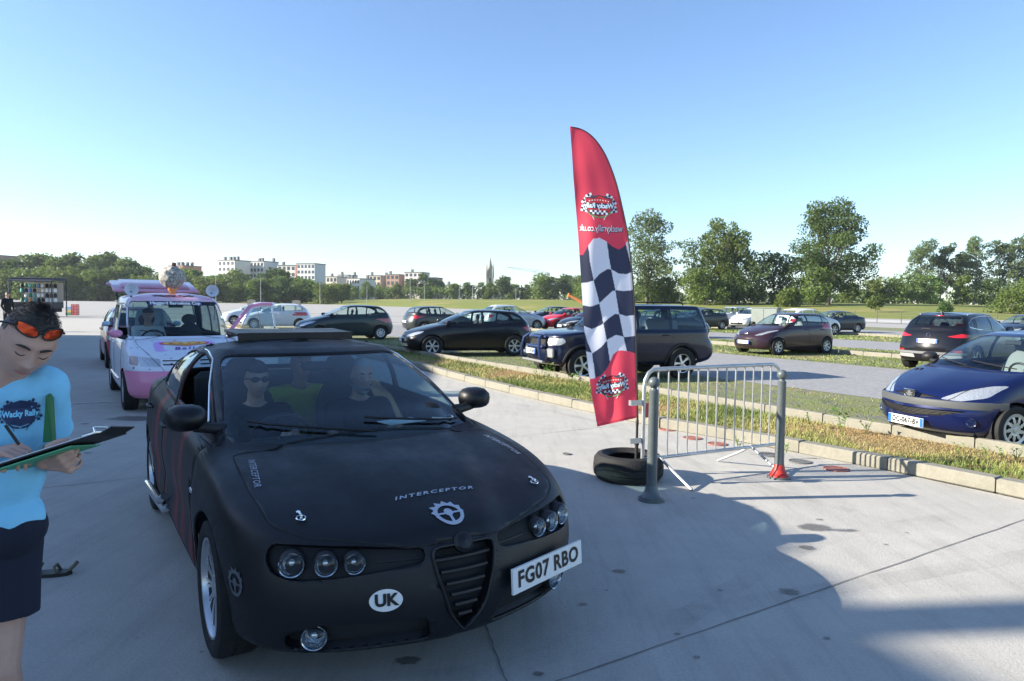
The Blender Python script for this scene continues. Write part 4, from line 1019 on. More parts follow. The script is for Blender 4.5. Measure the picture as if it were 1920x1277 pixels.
# dark purple small hatchback
fie = base_car(T_HATCH, 3.95, 1.722, 1.475, 2.489, .80, .30, AUB, wstyle=('five', 7), rimcol=HUB, mirmat=BLK, seatm=SEATG, rimk=.62, cuts=std_cuts(head=[(.34, .665), (.56, .69), (.80, .84), (.78, .88), (.60, .83)], grille=[(-.3, .66), (.3, .66), (.27, .69), (-.27, .69)], low=[(-.46, .32), (.46, .32), (.54, .45), (.38, .56), (-.38, .56), (-.54, .45)], tail=[(.70, .86), (.84, .90), (.84, 1.14), (.76, 1.16)]),
    label='dark aubergine small hatchback parked alone on the grass of the middle row', cat='car', group=g2_)
frontplate(fie, .44); b = MB().use(CHR); b.sphere(fie.front_pt(0, .72, .01), (.012, .075, .03), 14, 8); b.build('badge', fie.root)
place(fie, 9.9, 25.2, 208)
# black crossover seen from behind
def cq(c):
    region(c, [(.44, .955), (.62, .925), (.84, .93), (.86, 1.01), (.72, 1.03), (.60, .985)], 'front', RE, 'tail_light', LAMPR, .006)
    region(c, [(.62, .545), (.80, .55), (.80, .585), (.62, .585)], 'front', RE, 'reflector', LAMPR, .004)
    region(c, [(.30, .36), (.78, .37), (.80, .46), (.34, .46)], 'front', RE, 'bumper_insert', mat('silver_skid', (.4, .4, .39), .4, .4), .006)
    region(c, [(-.86, .47), (.86, .47), (.86, .535), (-.86, .535)], 'front', RE, 'bumper_band', mat('grey_band', (.16, .165, .17), .4), .002, both=False)
TQ = dict(T_HATCH)
qas = base_car(TQ, 4.39, 1.82, 1.60, 2.646, .89, .35, BLKP, wstyle=('five', 5), rimcol=ALU, cuts=cq, rimk=.62, glass=GLSD, track=1.62,
    label='black crossover with red tail lights seen from behind, beside the dark blue hatchback', cat='car', group=g2_)
rearplate(qas, .82, ''); rt = qas.root
for s in (1, -1):
    b = MB().use(ALU); P = [qas.top_pt(x, s*.60, .02) for x in (-1.3, -1.0, -.5, 0, .3)]; b.tube([q for q in P if q], .014, 6); b.build('roof_rail', rt)
    P = [qas.side_pt(qas.X(x), qas.Z(z), s, .004) for x, z in [(.86, 1.03), (.48, 1.215), (.12, 1.36), (-.25, 1.405), (-.85, 1.395), (-1.25, 1.34), (-1.52, 1.22), (-1.5, 1.13), (-1.1, 1.075), (.86, 1.02)]]; MB().use(CHR).tube([q for q in P if q], .008, 5).build('window_trim', rt)
b = MB().use(LAMPR); b.sphere(qas.front_pt(0, 1.50, 0, sg=-1) or Vector((-1.6, 0, 1.5)), (.02, .12, .015)); b.build('brake_light', rt)
b = MB().use(BLK); p = qas.top_pt(-1.25, 0); b.prism([(0, 0), (-.16, 0), (-.15, .09), (-.12, .09)], -.012, .012, Matrix.Translation(p) @ Matrix.Rotation(R(90), 4, 'X')); b.build('aerial', rt)
b = MB().use(CHR); q = qas.front_pt(0, .98, .008, sg=-1); b.tube([q+Vector((0, .05*math.cos(t), .05*math.sin(t))) for t in [2*math.pi*i/20 for i in range(20)]], .006, 5, closed=True); b.box(q, (.012, .14, .02)); b.build('badge', rt)
b = MB().use(BLK); q = qas.front_pt(0, 1.14, .02, sg=-1); b.tube([q, q+Vector((-.0, .22, .0))], .01, 5); b.build('wiper', rt)
place(qas, 12.95, 19.85, 34)

def pose(px, py, deg, fx, sy):
    g = G(px, py); a = R(deg); return g.x-(fx*math.cos(a)-sy*math.sin(a)), g.y-(fx*math.sin(a)+sy*math.cos(a))
def at(px, Y): r = ray(px, 575); return r.x/r.y*Y, Y
def fc(T, dims, m, pos, deg, label, grp, **k): return far_car(T, *dims, m, pos[0], pos[1], deg, label, grp, **k)
fc(T_HATCH, (4.30, 1.80, 1.54, 2.6, .88), SIL, pose(1006, 619, 22, 1.3, -.8), 22, 'silver-blue hatchback facing right, behind the tail of the black hatchback', g2_)
fc(T_HATCH, (4.10, 1.75, 1.46, 2.5, .85), DBL, at(1030, 51), 203, 'dark hatchback behind the red hatchback, facing left', g3_)
fc(T_HATCH, (4.00, 1.72, 1.42, 2.5, .82), RED, at(1064, 45), 212, 'red hatchback facing left, left of the checkered flag', g3_)
fc(T_HATCH, (3.90, 1.72, 1.42, 2.45, .82), DBL, at(1110, 39), 205, 'dark blue hatchback nose showing between the red hatchback and the boxy off-roader', g2_)
fc(T_HATCH, (4.10, 1.78, 1.45, 2.5, .85), GRY, at(822, 38), 33, 'dark grey hatchback seen from behind above the bonnet of the black hatchback', g2_, rear=True)
fc(T_HATCH, (4.00, 1.75, 1.50, 2.5, .85), WH2, at(925, 55), 203, 'white hatchback mostly hidden behind the silver-blue one', g3_)
fc(T_HATCH, (4.10, 1.75, 1.50, 2.5, .85), LBL, at(478, 45.5), 200, 'pale car behind the white hatchback, seen through the open pink door', 'cars in the front row of bays')
fc(T_HATCH, (4.10, 1.78, 1.46, 2.55, .85), DBL, pose(1316, 634, 22, 1.3, -.8), 22, 'midnight blue car whose nose shows right of the boxy off-roader', g2_)
fc(T_HATCH, (4.30, 1.80, 1.48, 2.6, .85), GRY, pose(1353, 618, 200, -1.3, .8), 200, 'graphite hatchback facing left beyond the off-roader, left of the pale SUV', g3_)
fc(T_SUV, (4.20, 1.80, 1.60, 2.6, .85), SIL, at(1372, 57), 200, 'pale silver SUV facing left behind the graphite hatchback', g3_, tyre=.34)
fc(T_HATCH, (4.20, 1.80, 1.52, 2.6, .88), WH2, at(1412, 53.5), 216, 'white car with a wide dark grille, left of the grey cabinet', g3_)
fc(T_HATCH, (4.14, 1.80, 1.58, 2.53, .84), WH2, pose(1563, 628, 20, 1.26, -.8), 20, 'white crossover facing right behind the aubergine hatchback', g2_, tyre=.34)
fc(T_SALOON, (4.70, 1.82, 1.45, 2.75, .90), DBL, pose(1606, 624, 200, -1.37, .8), 200, 'dark saloon beyond the white crossover, right of it', g3_)
fc(T_HATCH, (4.30, 1.80, 1.50, 2.6, .85), WH2, at(1822, 36), 22, 'white hatchback half hidden beyond the black crossover', g2_)
fc(T_HATCH, (4.30, 1.80, 1.45, 2.6, .85), DBL, at(1925, 34.5), 200, 'dark car whose roof shows at the right edge behind the dark blue hatchback', g2_)
fc(T_HATCH, (4.30, 1.80, 1.50, 2.6, .85), BLKP, at(1298, 62), 200, 'black car roof just showing over the graphite hatchback', g3_)

# ================================================================ BARRIER, BOLLARDS, TYRE, FLAG
BOL = mat('bollard_grey_green', (.105, .125, .13), .4, .1, noise=.2, nscale=8, bump=.15, bscale=50); BRED = mat('bollard_red', (.45, .03, .02), .4, noise=.3, nscale=20)
GALV = mat('galvanised_steel', (.50, .52, .53), .38, .75, noise=.2, nscale=15)
def bollard(p, footmat, label):
    e = empty('bollard', p, label=label, cat='bollard', group='ball-topped bollards at the barrier')
    MB().use(BOL).lathe([(.001, .02), (.046, .02), (.046, .10), (.044, .30), (.040, .95), (.042, .96), (.028, .975), (.026, .985)], None, 28).build('post', e)
    MB().use(BOL).sphere((0, 0, 1.03), .050, 24, 16).build('ball', e)
    MB().use(footmat).lathe([(.047, .14), (.050, .13), (.058, .09), (.080, .045), (.092, .035), (.094, .02)], None, 28).build('foot', e)
    MB().use(BOL).lathe([(.094, .02), (.112, .018), (.114, .0), (.001, 0)], None, 28).build('base_ring', e)
    return e
bl = bollard(G(1221, 938), BOL, 'grey-green ball-topped bollard with a grey foot, in front of the tyre')
br_ = bollard(G(1460, 896), BRED, 'grey-green ball-topped bollard with a red foot, right end of the barrier')
# barrier
A_, B_ = G(1259, 912), G(1425, 888)
dv = (B_-A_).normalized(); L0 = A_-dv*.36; ln = 2.22
L0 = G(1206, 905)+Vector((0, .0, 0)); ang = math.atan2(dv.y, dv.x)
tl, tr = D(1222, 690, 6.55), D(1440, 676, 7.35)
L0 = Vector((D(1206, 800, 6.50).x, 6.50, 0)); R0 = Vector((D(1462, 800, 7.35).x, 7.35, 0)); dv = (R0-L0).normalized(); ln = (R0-L0).length; ang = math.atan2(dv.y, dv.x)
bar = empty('crowd_barrier', L0, ang, label='galvanised steel crowd barrier standing between the two bollards', cat='barrier')
zt, zb_ = 1.09, .235
P = [(0, 0, .10), (0, 0, zt-.17), (.012, 0, zt-.10), (.05, 0, zt-.035), (.11, 0, zt), (ln-.13, 0, zt), (ln-.06, 0, zt-.035), (ln-.015, 0, zt-.11), (ln, 0, zt-.2), (ln, 0, zb_-.03)]
MB().use(GALV).tube(P, .019, 12).build('frame', bar)
MB().use(GALV).tube([(0, 0, zb_), (ln, 0, zb_)], .017, 10).build('bottom_rail', bar)
for k in range(13):
    x = .17+(ln-.28)*k/12.4; MB().use(GALV).tube([(x, 0, zb_), (x, 0, zt)], .0085, 8).build('bar', bar)
for x in (.20, ln-.42):
    for s in (1, -1): MB().use(GALV).tube([(x, 0, zb_+.01), (x+.03*s, -s*.10, .17), (x+.06*s, -s*.40, .012)], .014, 8).build('leg', bar)
for z, w_ in ((.78, .05), (.42, .05)):
    b = MB().use(GALV); b.box((-.06, 0, z), (.17, .006, w_)); b.box((-.145, .018, z), (.006, .04, w_)); b.build('hook', bar)
b = MB().use(mat('red_tag', (.45, .05, .04), .5)); b.box((.075, .012, .70), (.10, .004, .14)); b.build('tag', bar)
# tyre lying on the concrete
tc = D(1178, 868, 6.72); ty = empty('loose_tyre', (tc.x, tc.y, 0), label='worn black tyre lying flat round the foot of the flag pole', cat='tyre')
r0 = .335; h = .25
MB().use(RUB).lathe([(.205, .03), (.26, .0), (.305, .012), (r0, .05), (r0+.004, .07), (r0-.004, .075), (r0-.004, .08), (r0+.006, .085), (r0+.006, .14), (r0-.004, .145), (r0-.004, .15), (r0+.004, .155), (r0, h-.05), (.305, h-.012), (.26, h), (.205, h-.03), (.198, h-.04), (.21, h-.055), (.27, h-.06), (.30, h-.09), (.30, .09), (.27, .06), (.21, .055), (.198, .04)], None, 64, closed=True).build('tyre', ty)
tb = MB().use(RUB)
for k in range(0):
    a = 2*math.pi*k/72; M = Matrix.Rotation(a, 4, 'Z') @ Matrix.Translation((r0+.003, 0, 0))
    for zz, sw in ((.05, .25), (.175, -.25)): tb.box(M @ Vector((0, 0, zz)), (.010, .020, .055), M=(M @ Matrix.Rotation(sw, 4, 'X')).to_3x3())
tb = MB().use(mat('spike_plate', (.03, .03, .03), .5, .5)); tb.box((.06, .03, .012), (.34, .05, .014)); tb.box((.06, .03, .014), (.05, .34, .014)); tb.build('base_cross', ty, smooth=None)
# feather flag
FY = 6.86; pole_b = Vector((D(1193, 868, FY).x, FY, 0))
fl = empty('feather_flag', pole_b, label='tall red feather flag with black and white chequers standing in the tyre', cat='flag')
def W2(px, py, Y=FY): return D(px, py, Y)-pole_b
MB().use(BLK).lathe([(.018, .02), (.018, .30), (.024, .30), (.024, .36), (.013, .37), (.013, .50), (.016, .50), (.016, .55), (.011, .56)], None, 14).build('ground_spike', fl)
PR = [(1071, 238), (1086, 241), (1102, 249), (1118, 264), (1134, 288), (1147, 318), (1158, 352), (1168, 395), (1177, 440), (1184, 500), (1189, 560), (1192, 620), (1194, 700), (1195.5, 783)]
PLf = [(1068.5, 236), (1072, 280), (1075, 330), (1079, 380), (1084, 440), (1088, 500), (1091, 550), (1094, 600), (1098, 650), (1104, 700), (1111, 750), (1120, 800)]
pp = [W2(x, y) for x, y in PR]; pp = [Vector(v) for v in catmull(np.array([tuple(v) for v in pp]), 5, False)]
MB().use(BLK).tube([Vector((0, 0, .55)), Vector((pp[-1].x, 0, pp[-1].z))]+[Vector((p.x, p.y, p.z)) for p in pp[::-1][1:]], [.010]*2+[.008-.004*i/len(pp) for i in range(len(pp)-1)], 8).build('pole', fl)
# cloth: v runs down (0..1), u from pole edge (1) to free edge (0)
def interp_edge2(E, y):
    ys = [e[1] for e in E]; return float(np.interp(y, ys, [e[0] for e in E]))
NV, NU = 560, 110
CH_RED = np.array([.92, .08, .13]); CH_W = np.array([.82, .82, .90]); CH_N = np.array([.055, .06, .105])
ycol = [1093, 1116, 1148, 1187]
# column lines (white/navy borders) as they slant down the cloth: (y, x) pairs
cA = [(440, 1082), (470, 1094), (520, 1102), (560, 1112), (620, 1118+0), (700, 1140), (740, 1150)]
def colx(k, y):
    "x of slanted vertical border k at height y"
    tabs = [([440, 560, 600, 640, 662, 711, 760], [1050, 1070, 1090, 1101, 1110, 1117, 1126]), ([440, 490, 530, 560, 600, 640, 680, 740], [1101, 1106, 1114, 1122, 1130, 1138, 1144, 1156]), ([440, 490, 540, 590, 640, 665, 740], [1136, 1143, 1153, 1161, 1171, 1177, 1186]), ([400, 440, 460, 515, 560, 640, 700], [1164, 1170, 1174, 1187, 1195, 1205, 1210])]
    return float(np.interp(y, tabs[k][0], tabs[k][1]))
ROWS = [([1088, 1100, 1113, 1125, 1140, 1150, 1160, 1175, 1190], [531, 530, 526, 513, 504, 507, 513, 514, 508]), ([1090, 1108, 1122, 1135, 1148, 1157, 1170, 1190], [572, 575, 570, 558, 546, 544, 546, 543]),
    ([1092, 1110, 1128, 1140, 1153, 1162, 1175, 1192], [610, 617, 609, 598, 589, 589, 593, 590]), ([1096, 1112, 1128, 1140, 1155, 1172, 1192], [658, 662, 650, 636, 628, 632, 630]), ([1100, 1200], [712, 705])]
def rowy(k, x): return float(np.interp(x, *ROWS[k]))
def red_top(x):   # lower border of the upper red field
    return float(np.interp(x, [1080, 1093, 1102, 1112, 1124, 1136, 1148, 1160, 1170, 1180, 1190], [479, 478, 462, 448, 446, 452, 462, 468, 462, 446, 436]))
def red_bot(x):
    return float(np.interp(x, [1100, 1112, 1128, 1140, 1150, 1158, 1166, 1180, 1196], [712, 710, 704, 688, 664, 658, 657, 659, 664]))
def flagcol(x, y):
    if y < red_top(x): return CH_RED
    if y > red_bot(x): return CH_RED
    ci = sum(1 for k in range(4) if x > colx(k, y)); ri = sum(1 for k in range(5) if y > rowy(k, x))
    return CH_W if (ci+ri) % 2 == 0 else CH_N
V = []; C = []; top_, bot_ = 237.0, 800.0
for i in range(NV+1):
    v = i/NV; yl = 236+564*v; yr = 238+545*v
    xl, xr = interp_edge2(PLf, yl), interp_edge2(PR, yr)
    for j in range(NU+1):
        u = j/NU; x = xl+(xr-xl)*u; y = yl+(yr-yl)*u
        wv = .035*math.sin(u*5+v*7)*(1-u)*min(1, v*3)+.012*math.sin(v*26+u*3)*(1-u)+.010*math.sin(u*13+v*3)*(1-u*.6)*min(1, v*2)
        V.append(W2(x, y, FY+wv)); a = flagcol(x, y); 
        if i > NV-5 or (u > .955 and True): a = a*.62
        C.append((*a, 1))
F = [(i*(NU+1)+j, i*(NU+1)+j+1, (i+1)*(NU+1)+j+1, (i+1)*(NU+1)+j) for i in range(NV) for j in range(NU)]
m, n, L, b_ = nodes('flag_cloth'); at_ = n.nodes.new('ShaderNodeAttribute'); at_.attribute_name = 'Col'; L.new(at_.outputs['Color'], b_.inputs['Base Color']); b_.inputs['Roughness'].default_value = .7
tl_ = n.nodes.new('ShaderNodeBsdfTranslucent'); L.new(at_.outputs['Color'], tl_.inputs['Color']); ms = n.nodes.new('ShaderNodeMixShader'); ms.inputs[0].default_value = .55
L.new(b_.outputs[0], ms.inputs[1]); L.new(tl_.outputs[0], ms.inputs[2]); L.new(ms.outputs[0], n.nodes['Material Output'].inputs[0])
me = bpy.data.meshes.new('cloth'); me.from_pydata([tuple(v) for v in V], [], F); ca = me.color_attributes.new('Col', 'FLOAT_COLOR', 'POINT'); ca.data.foreach_set('color', [c for q in C for c in q]); me.materials.append(m)
me.polygons.foreach_set('use_smooth', [True]*len(F)); cloth = link('cloth', me, fl)
clb = BVHTree.FromPolygons([tuple(v) for v in V], F)
def ink(name, col):
    return mat(name, col, .7)
def star(cx, cy, r, n=5):
    return [(cx+(r if i % 2 == 0 else r*.42)*math.sin(math.pi*i/n), cy+(r if i % 2 == 0 else r*.42)*math.cos(math.pi*i/n)) for i in range(2*n)]
def strips(poly, n=7, m=12):
    ys = [p[1] for p in poly]; y0, y1 = min(ys)+1e-4, max(ys)-1e-4; rows = []; k = len(poly)
    for i in range(n+1):
        y = y0+(y1-y0)*i/n; xs = []
        for a in range(k):
            (xa, ya), (xb, yb) = poly[a], poly[(a+1) % k]
            if (ya > y) != (yb > y): xs.append(xa+(y-ya)/(yb-ya)*(xb-xa))
        rows.append((y, min(xs), max(xs)))
    out = []
    for i in range(n):
        (ya, a0, a1), (yb, b0, b1) = rows[i], rows[i+1]
        for j in range(m): t, u = j/m, (j+1)/m; out.append([(a0+(a1-a0)*t, ya), (a0+(a1-a0)*u, ya), (b0+(b1-b0)*u, yb), (b0+(b1-b0)*t, yb)])
    return out
def crest(mono=None):
    "list of (polygons, colour key) back to front, in a 2 x 1.2 box"
    L_ = []
    for s in (1, -1):
        # three chequered flags fanned on each side
        for (px, py, a, w_, h_) in ((.50, .10, 28, .30, .62), (.66, -.02, 52, .30, .60), (.72, -.20, 78, .28, .55)):
            ca, sa = math.cos(R(90-a)), math.sin(R(90-a))
            nx_, ny_ = 3, 4
            for i in range(nx_):
                for j in range(ny_):
                    q = []
                    for (uu, vv) in ((i, j), (i+1, j), (i+1, j+1), (i, j+1)):
                        du = (uu/nx_-.5)*w_; dvv = vv/ny_*h_*.75; q.append((s*(px*.55+ca*dvv-sa*du), py+sa*dvv+ca*du))
                    L_.append(([q], 'W' if (i+j) % 2 else 'N'))
        L_.append(([[(s*.20, -.62), (s*.23, -.62), (s*.40, -.3), (s*.37, -.3)]], 'W' if not mono else 'N'))
        for k in range(6):   # laurel leaves
            t = k/5; cx, cy = s*(.08+.42*t), -.50+.22*t*t; an = R(30+40*t)*s
            L_.append(([[(cx+math.cos(b)*.075*math.cos(an)-math.sin(b)*.03*math.sin(an), cy+math.cos(b)*.075*math.sin(an)+math.sin(b)*.03*math.cos(an)) for b in [2*math.pi*i/8 for i in range(8)]]], 'G'))
    sh = [(-.60, .36), (-.3, .43), (0, .45), (.3, .43), (.60, .36), (.54, .10), (.66, -.06), (.50, -.26), (.25, -.38), (0, -.42), (-.25, -.38), (-.50, -.26), (-.66, -.06), (-.54, .10)]
    L_.append((strips([(x*1.06, y*1.08) for x, y in sh]), 'N')); L_.append((strips(sh), 'R'))
    L_.append((strips([(-.66, -.12), (.66, -.12), (.66, .12), (-.66, .12)], 4, 14), 'N'))
    for k in range(8): L_.append(([star(-.42+.12*k, .26-.004*abs(k-3.5)**2, .045)], 'W'))
    for i in range(8):
        for j in range(2): L_.append(([[(-.40+.1*i, -.20-.09*j), (-.30+.1*i, -.20-.09*j), (-.30+.1*i, -.29-.09*j), (-.40+.1*i, -.29-.09*j)]], 'W' if (i+j) % 2 else 'N'))
    vs, fs = text_mesh('Wacky Rally', .30, bold=.012); wdt = max(v[0] for v in vs)-min(v[0] for v in vs); k = 1.36/wdt
    L_.append(([[(vs[i][0]*k, vs[i][1]*1.0+.0) for i in f] for f in fs], 'T'))
    return L_
KEY = {'W': ink('print_white', (.75, .75, .8)), 'N': ink('print_navy', (.03, .035, .07)), 'R': ink('print_red', (.5, .02, .03)), 'G': ink('print_green', (.10, .28, .10)), 'T': ink('print_ice', (.6, .75, .85))}
def lay(plist, key, place_, step, name, parent, keys=KEY):
    "one mesh of all the printed pieces, each laid a hair above the last"
    b = MB()
    for k, (polys, c) in enumerate(plist):
        if key.get(c) is None: continue
        b.use(key[c])
        for p in polys:
            vs = [place_(x, y, .0015+step*k) for x, y in p]
            if all(v is not None for v in vs): b.add(vs, [tuple(range(len(vs)))])
    me = bpy.data.meshes.new(name); me.from_pydata(b.v, [], b.f)
    for m_ in b.mats: me.materials.append(m_)
    me.polygons.foreach_set('material_index', b.m); me.update(); return link(name, me, parent)
def on_cloth(cx, cy, sx, sy, tilt=0, mirror_=-1):
    def f(x, y, off):
        px = cx+mirror_*(x*math.cos(tilt))*sx-y*0; py = cy-y*sy+x*mirror_*math.sin(tilt)*sx
        t = W2(px, py); h = clb.ray_cast(Vector((-pole_b.x, -pole_b.y, CH)), (t-Vector((-pole_b.x, -pole_b.y, CH))).normalized())
        if not h[0]: return None
        return h[0]+(Vector((-pole_b.x, -pole_b.y, CH))-h[0]).normalized()*off
    return f
lay(crest(), KEY, on_cloth(1123, 386, 42, 42, R(3)), .00006, 'printed_crest', fl)
lay(crest(), KEY, on_cloth(1148, 723, 38, 40, R(-8)), .00006, 'printed_crest', fl)
vs_, fs_ = text_mesh('wackyrally.co.uk', 1, bold=.03); wdt = max(v[0] for v in vs_)-min(v[0] for v in vs_)
lay([([[(vs_[i][0]/wdt*2, vs_[i][1]/wdt*2) for i in f] for f in fs_], 'N')], KEY, on_cloth(1127.5, 429.5, 42, 60, R(2)), 0, 'web_address_outline', fl)
vs_, fs_ = text_mesh('wackyrally.co.uk', 1, bold=.004)
lay([([[(vs_[i][0]/wdt*2, vs_[i][1]/wdt*2) for i in f] for f in fs_], 'W')], KEY, (lambda g: (lambda x, y, off: g(x, y, off+.001)))(on_cloth(1127, 428.5, 41, 60, R(2))), 0, 'web_address', fl)

# ================================================================ PINK VAN, CAR BEHIND IT, TRADER'S TRAILER
def van_paint():
    m, n, L, b = nodes('van_white_to_pink'); tc = n.nodes.new('ShaderNodeTexCoord').outputs['Object']; sx = n.nodes.new('ShaderNodeSeparateXYZ'); L.new(tc, sx.inputs[0])
    top = rng_(n, L, sx.outputs['Z'], 1.52, 1.74); no = nz(n, L, tc, 2.5, 3); c = mixc(n, L, math_(n, L, 'MULTIPLY', top, rng_(n, L, no, .3, .6, .55, 1)), (.66, .70, .80), (.72, .30, .45))
    v = n.nodes.new('ShaderNodeTexVoronoi'); v.inputs['Scale'].default_value = 8; L.new(tc, v.inputs['Vector']); sp = rng_(n, L, v.outputs['Distance'], .10, .16, 1, 0)
    keep = rng_(n, L, nz(n, L, tc, 6, 2), .48, .52); ft = rng_(n, L, sx.outputs['X'], .9, 1.2)
    c = mixc(n, L, math_(n, L, 'MULTIPLY', math_(n, L, 'MULTIPLY', sp, keep), ft), c, (.12, .07, .10)); L.new(c, b.inputs['Base Color']); b.inputs['Roughness'].default_value = .35; b.inputs['Coat Weight'].default_value = .6
    return m
PINK = paint('pink_paint', (.72, .26, .42), 0, .35); VP = van_paint()
def cvan(c):
    region(c, [(-.88, .22), (.88, .22), (.88, .625), (-.88, .625)], 'front', FR, 'bumper', PINK, .006, both=False, wall=PINK, r=.02)
    region(c, [(.40, .685), (.40, .80), (.66, .83), (.68, .70)], 'front', FR, 'headlight', LAMPW, -.003, r=.02)
    region(c, [(.685, .70), (.67, .83), (.78, .84), (.79, .72)], 'front', FR, 'indicator', mat('indicator_pale', (.45, .35, .35), .2), -.003, r=.02)
    region(c, [(.13, .765), (.37, .765), (.37, .785), (.13, .785)], 'front', FR, 'grille', INT, -.02, r=.006)
    region(c, [(.13, .71), (.37, .71), (.37, .73), (.13, .73)], 'front', FR, 'grille', INT, -.02, r=.006)
van = base_car(T_VAN, 4.14, 1.72, 1.80, 2.69, .80, .30, VP, name='pink_van', wstyle=('cap', 6), cuts=cvan, mirmat=PINK, seatm=SEAT, open_win=((0, 'R'),), rhd=-1, glass=glassmat('van_glass', (.48, .60, .62)), rimk=.62, solid=.015,
    label='white and pink van with an ice cream on its roof and one door open', cat='van')
rt = van.root
h = Vector((van.X(1.12), van.W, 0)); dr = van.objs['door_front|L']; dr.matrix_local = Matrix.Translation(h) @ Matrix.Rotation(R(-46), 4, 'Z') @ Matrix.Translation(-h); dr['label'] = 'open front door with pink edging'
b = MB().use(PINK); P = [van.side_pt(van.X(x), van.Z(z), 1, .008) for x, z in ((1.06, 1.10), (.75, 1.37), (.5, 1.56), (.2, 1.61), (-.10, 1.61))]; b.tube([p for p in P if p], .03, 8); P = [van.side_pt(van.X(x), van.Z(z), 1, .006) for x, z in ((.9, .93), (.4, .95), (0, .95))]
b.tube([p for p in P if p], .06, 6); b.build('door_trim', dr)
for s in (1, -1):
    o = van.objs.get('door_rear|'+('L' if s > 0 else 'R'))
    b = MB().use(PINK); b.tube([van.side_pt(x, .42, s, .004) for x in (.8, .3, -.3, -.8)], .02, 6); b.build('side_strip', rt)
# bonnet painting: heart swirl on a lilac patch, with a word beneath
LIL = mat('lilac_spray', (.62, .38, .78), .5); YEL = mat('sign_yellow', (.80, .55, .12), .5); SRED = mat('sign_red', (.70, .06, .06), .5); PUR = mat('sign_purple', (.18, .08, .40), .5)
def heart(s_, n=40):
    out = []
    for i in range(n):
        t = 2*math.pi*i/n; out.append((s_*math.sin(t)**3, s_*(.75*math.cos(t)-.30*math.cos(2*t)-.11*math.cos(3*t)-.04*math.cos(4*t))+.1*s_))
    return out
def bonv(u, v): return (1.56-v, u)
fan = lambda P: ([(0, 0)]+P, [(0, i+1, (i+1) % len(P)+1) for i in range(len(P))])
van.drape(fan(roundpoly([(-.44, -.19), (.44, -.19), (.44, .2), (-.44, .2)], .1)), bonv, 'top', .003, 'spray_patch', LIL)
for k, (sc, m_) in enumerate(((1.0, SRED), (.86, YEL), (.64, SRED), (.52, YEL), (.26, SRED), (.17, YEL))):
    van.drape(fan([(x*.36*sc, .06+y*.13*sc) for x, y in heart(1)]), bonv, 'top', .004+.0012*k, 'heart_sign', m_)
vf = text_mesh('Balls', .15, shear=.2, bold=.003, spacing=1.3); van.drape((vf[0], vf[1]), lambda u, v: bonv(u, v-.13), 'top', .006, 'sign_lettering', PUR)
van.drape(fan([(x*.5, y*.5) for x, y in [(-.56, .22), (.56, .22), (.5, .02), (.3, -.2), (-.3, -.2), (-.5, .02)]]), lambda u, v: (0.30-v*.8, u), 'top', .004, 'roof_crest', KEY['N'])
van.drape(fan([(x*.46, y*.42) for x, y in [(-.54, .2), (.54, .2), (.48, .02), (.3, -.18), (-.3, -.18), (-.48, .02)]]), lambda u, v: (0.30-v*.8, u), 'top', .0055, 'roof_crest', PINK)
vf = text_mesh('Wacky Rally', .14, bold=.01); van.drape(vf, lambda u, v: (.30-v*.8, u*.9), 'top', .007, 'roof_crest_lettering', KEY['N'])
sv = [(-.38, -.035), (.38, -.035), (.38, .035), (-.38, .035)]
van.drape(([(x*1.05, y) for x, y in sv], [(0, 1, 2, 3)]), lambda u, v: (u, 1.61+v), 'front', .004, 'sun_strip', mat('strip_blue', (.03, .05, .2), .5))
vf = text_mesh('Haggard Barcelona Cup', .065, bold=.003); wd = max(v[0] for v in vf[0])*2; van.drape(([(v[0]/wd*.76, v[1]) for v in vf[0]], vf[1]), lambda u, v: (u, 1.61+v), 'front', .006, 'strip_lettering', WHT)
# raised tailgate
b = MB().use(mat('tailgate_pink', (.74, .34, .46), .35, noise=.3, nscale=3, coat=.5))
M = Matrix.Translation((-1.80, 0, 1.79)) @ Matrix.Rotation(R(10), 4, 'Y')
b.box(M @ Vector((-.58, 0, .03)), (1.16, 1.50, .05), M=M.to_3x3(), bev=.02); b.box(M @ Vector((-.62, 0, .075)), (.9, 1.2, .04), M=M.to_3x3(), bev=.018); b.use(VP); b.box(M @ Vector((-1.12, 0, -.02)), (.10, 1.62, .07), M=M.to_3x3(), bev=.03)
b.build('raised_tailgate', rt, smooth=60)
for s in (1, -1): MB().use(BLK).tube([(-1.85, s*.66, 1.35), (-2.35, s*.66, 1.82)], .012, 6).build('gas_strut', rt)
# roof ornaments
cone = empty('ice_cream_cone', label='giant speckled ice cream scoop in an orange cone on the van roof', cat='ornament')
ICE = mat('speckled_scoop', (.55, .53, .47), .9, noise=0, col2=(.10, .09, .08), nscale=34); 
b = MB().use(ICE); b.sphere((0, 0, .40), (.21, .20, .205), 40, 26); V_ = [Vector(v) for v in b.v]; b.v = [tuple(Vector((0, 0, .4))+(v-Vector((0, 0, .4)))*(1+.06*math.sin(v.x*40)*math.cos(v.z*33)+.04*math.sin(v.y*57+v.z*20))*(1 if v.z > .35 else .92)) for v in V_]
b.build('scoop', cone, smooth=60); MB().use(mat('cone_orange', (.75, .32, .10), .7, bump=.8, bscale=30)).lathe([(.001, 0), (.045, .0), (.035, .1), (.06, .18), (.10, .26), (.09, .30), (.001, .30)], None, 20).build('cone', cone)
MB().use(mat('flake_brown', (.06, .02, .015), .8)).box((.03, 0, .62), (.05, .05, .10), M=Matrix.Rotation(R(12), 3, 'Y'), bev=.01).build('flake', cone)
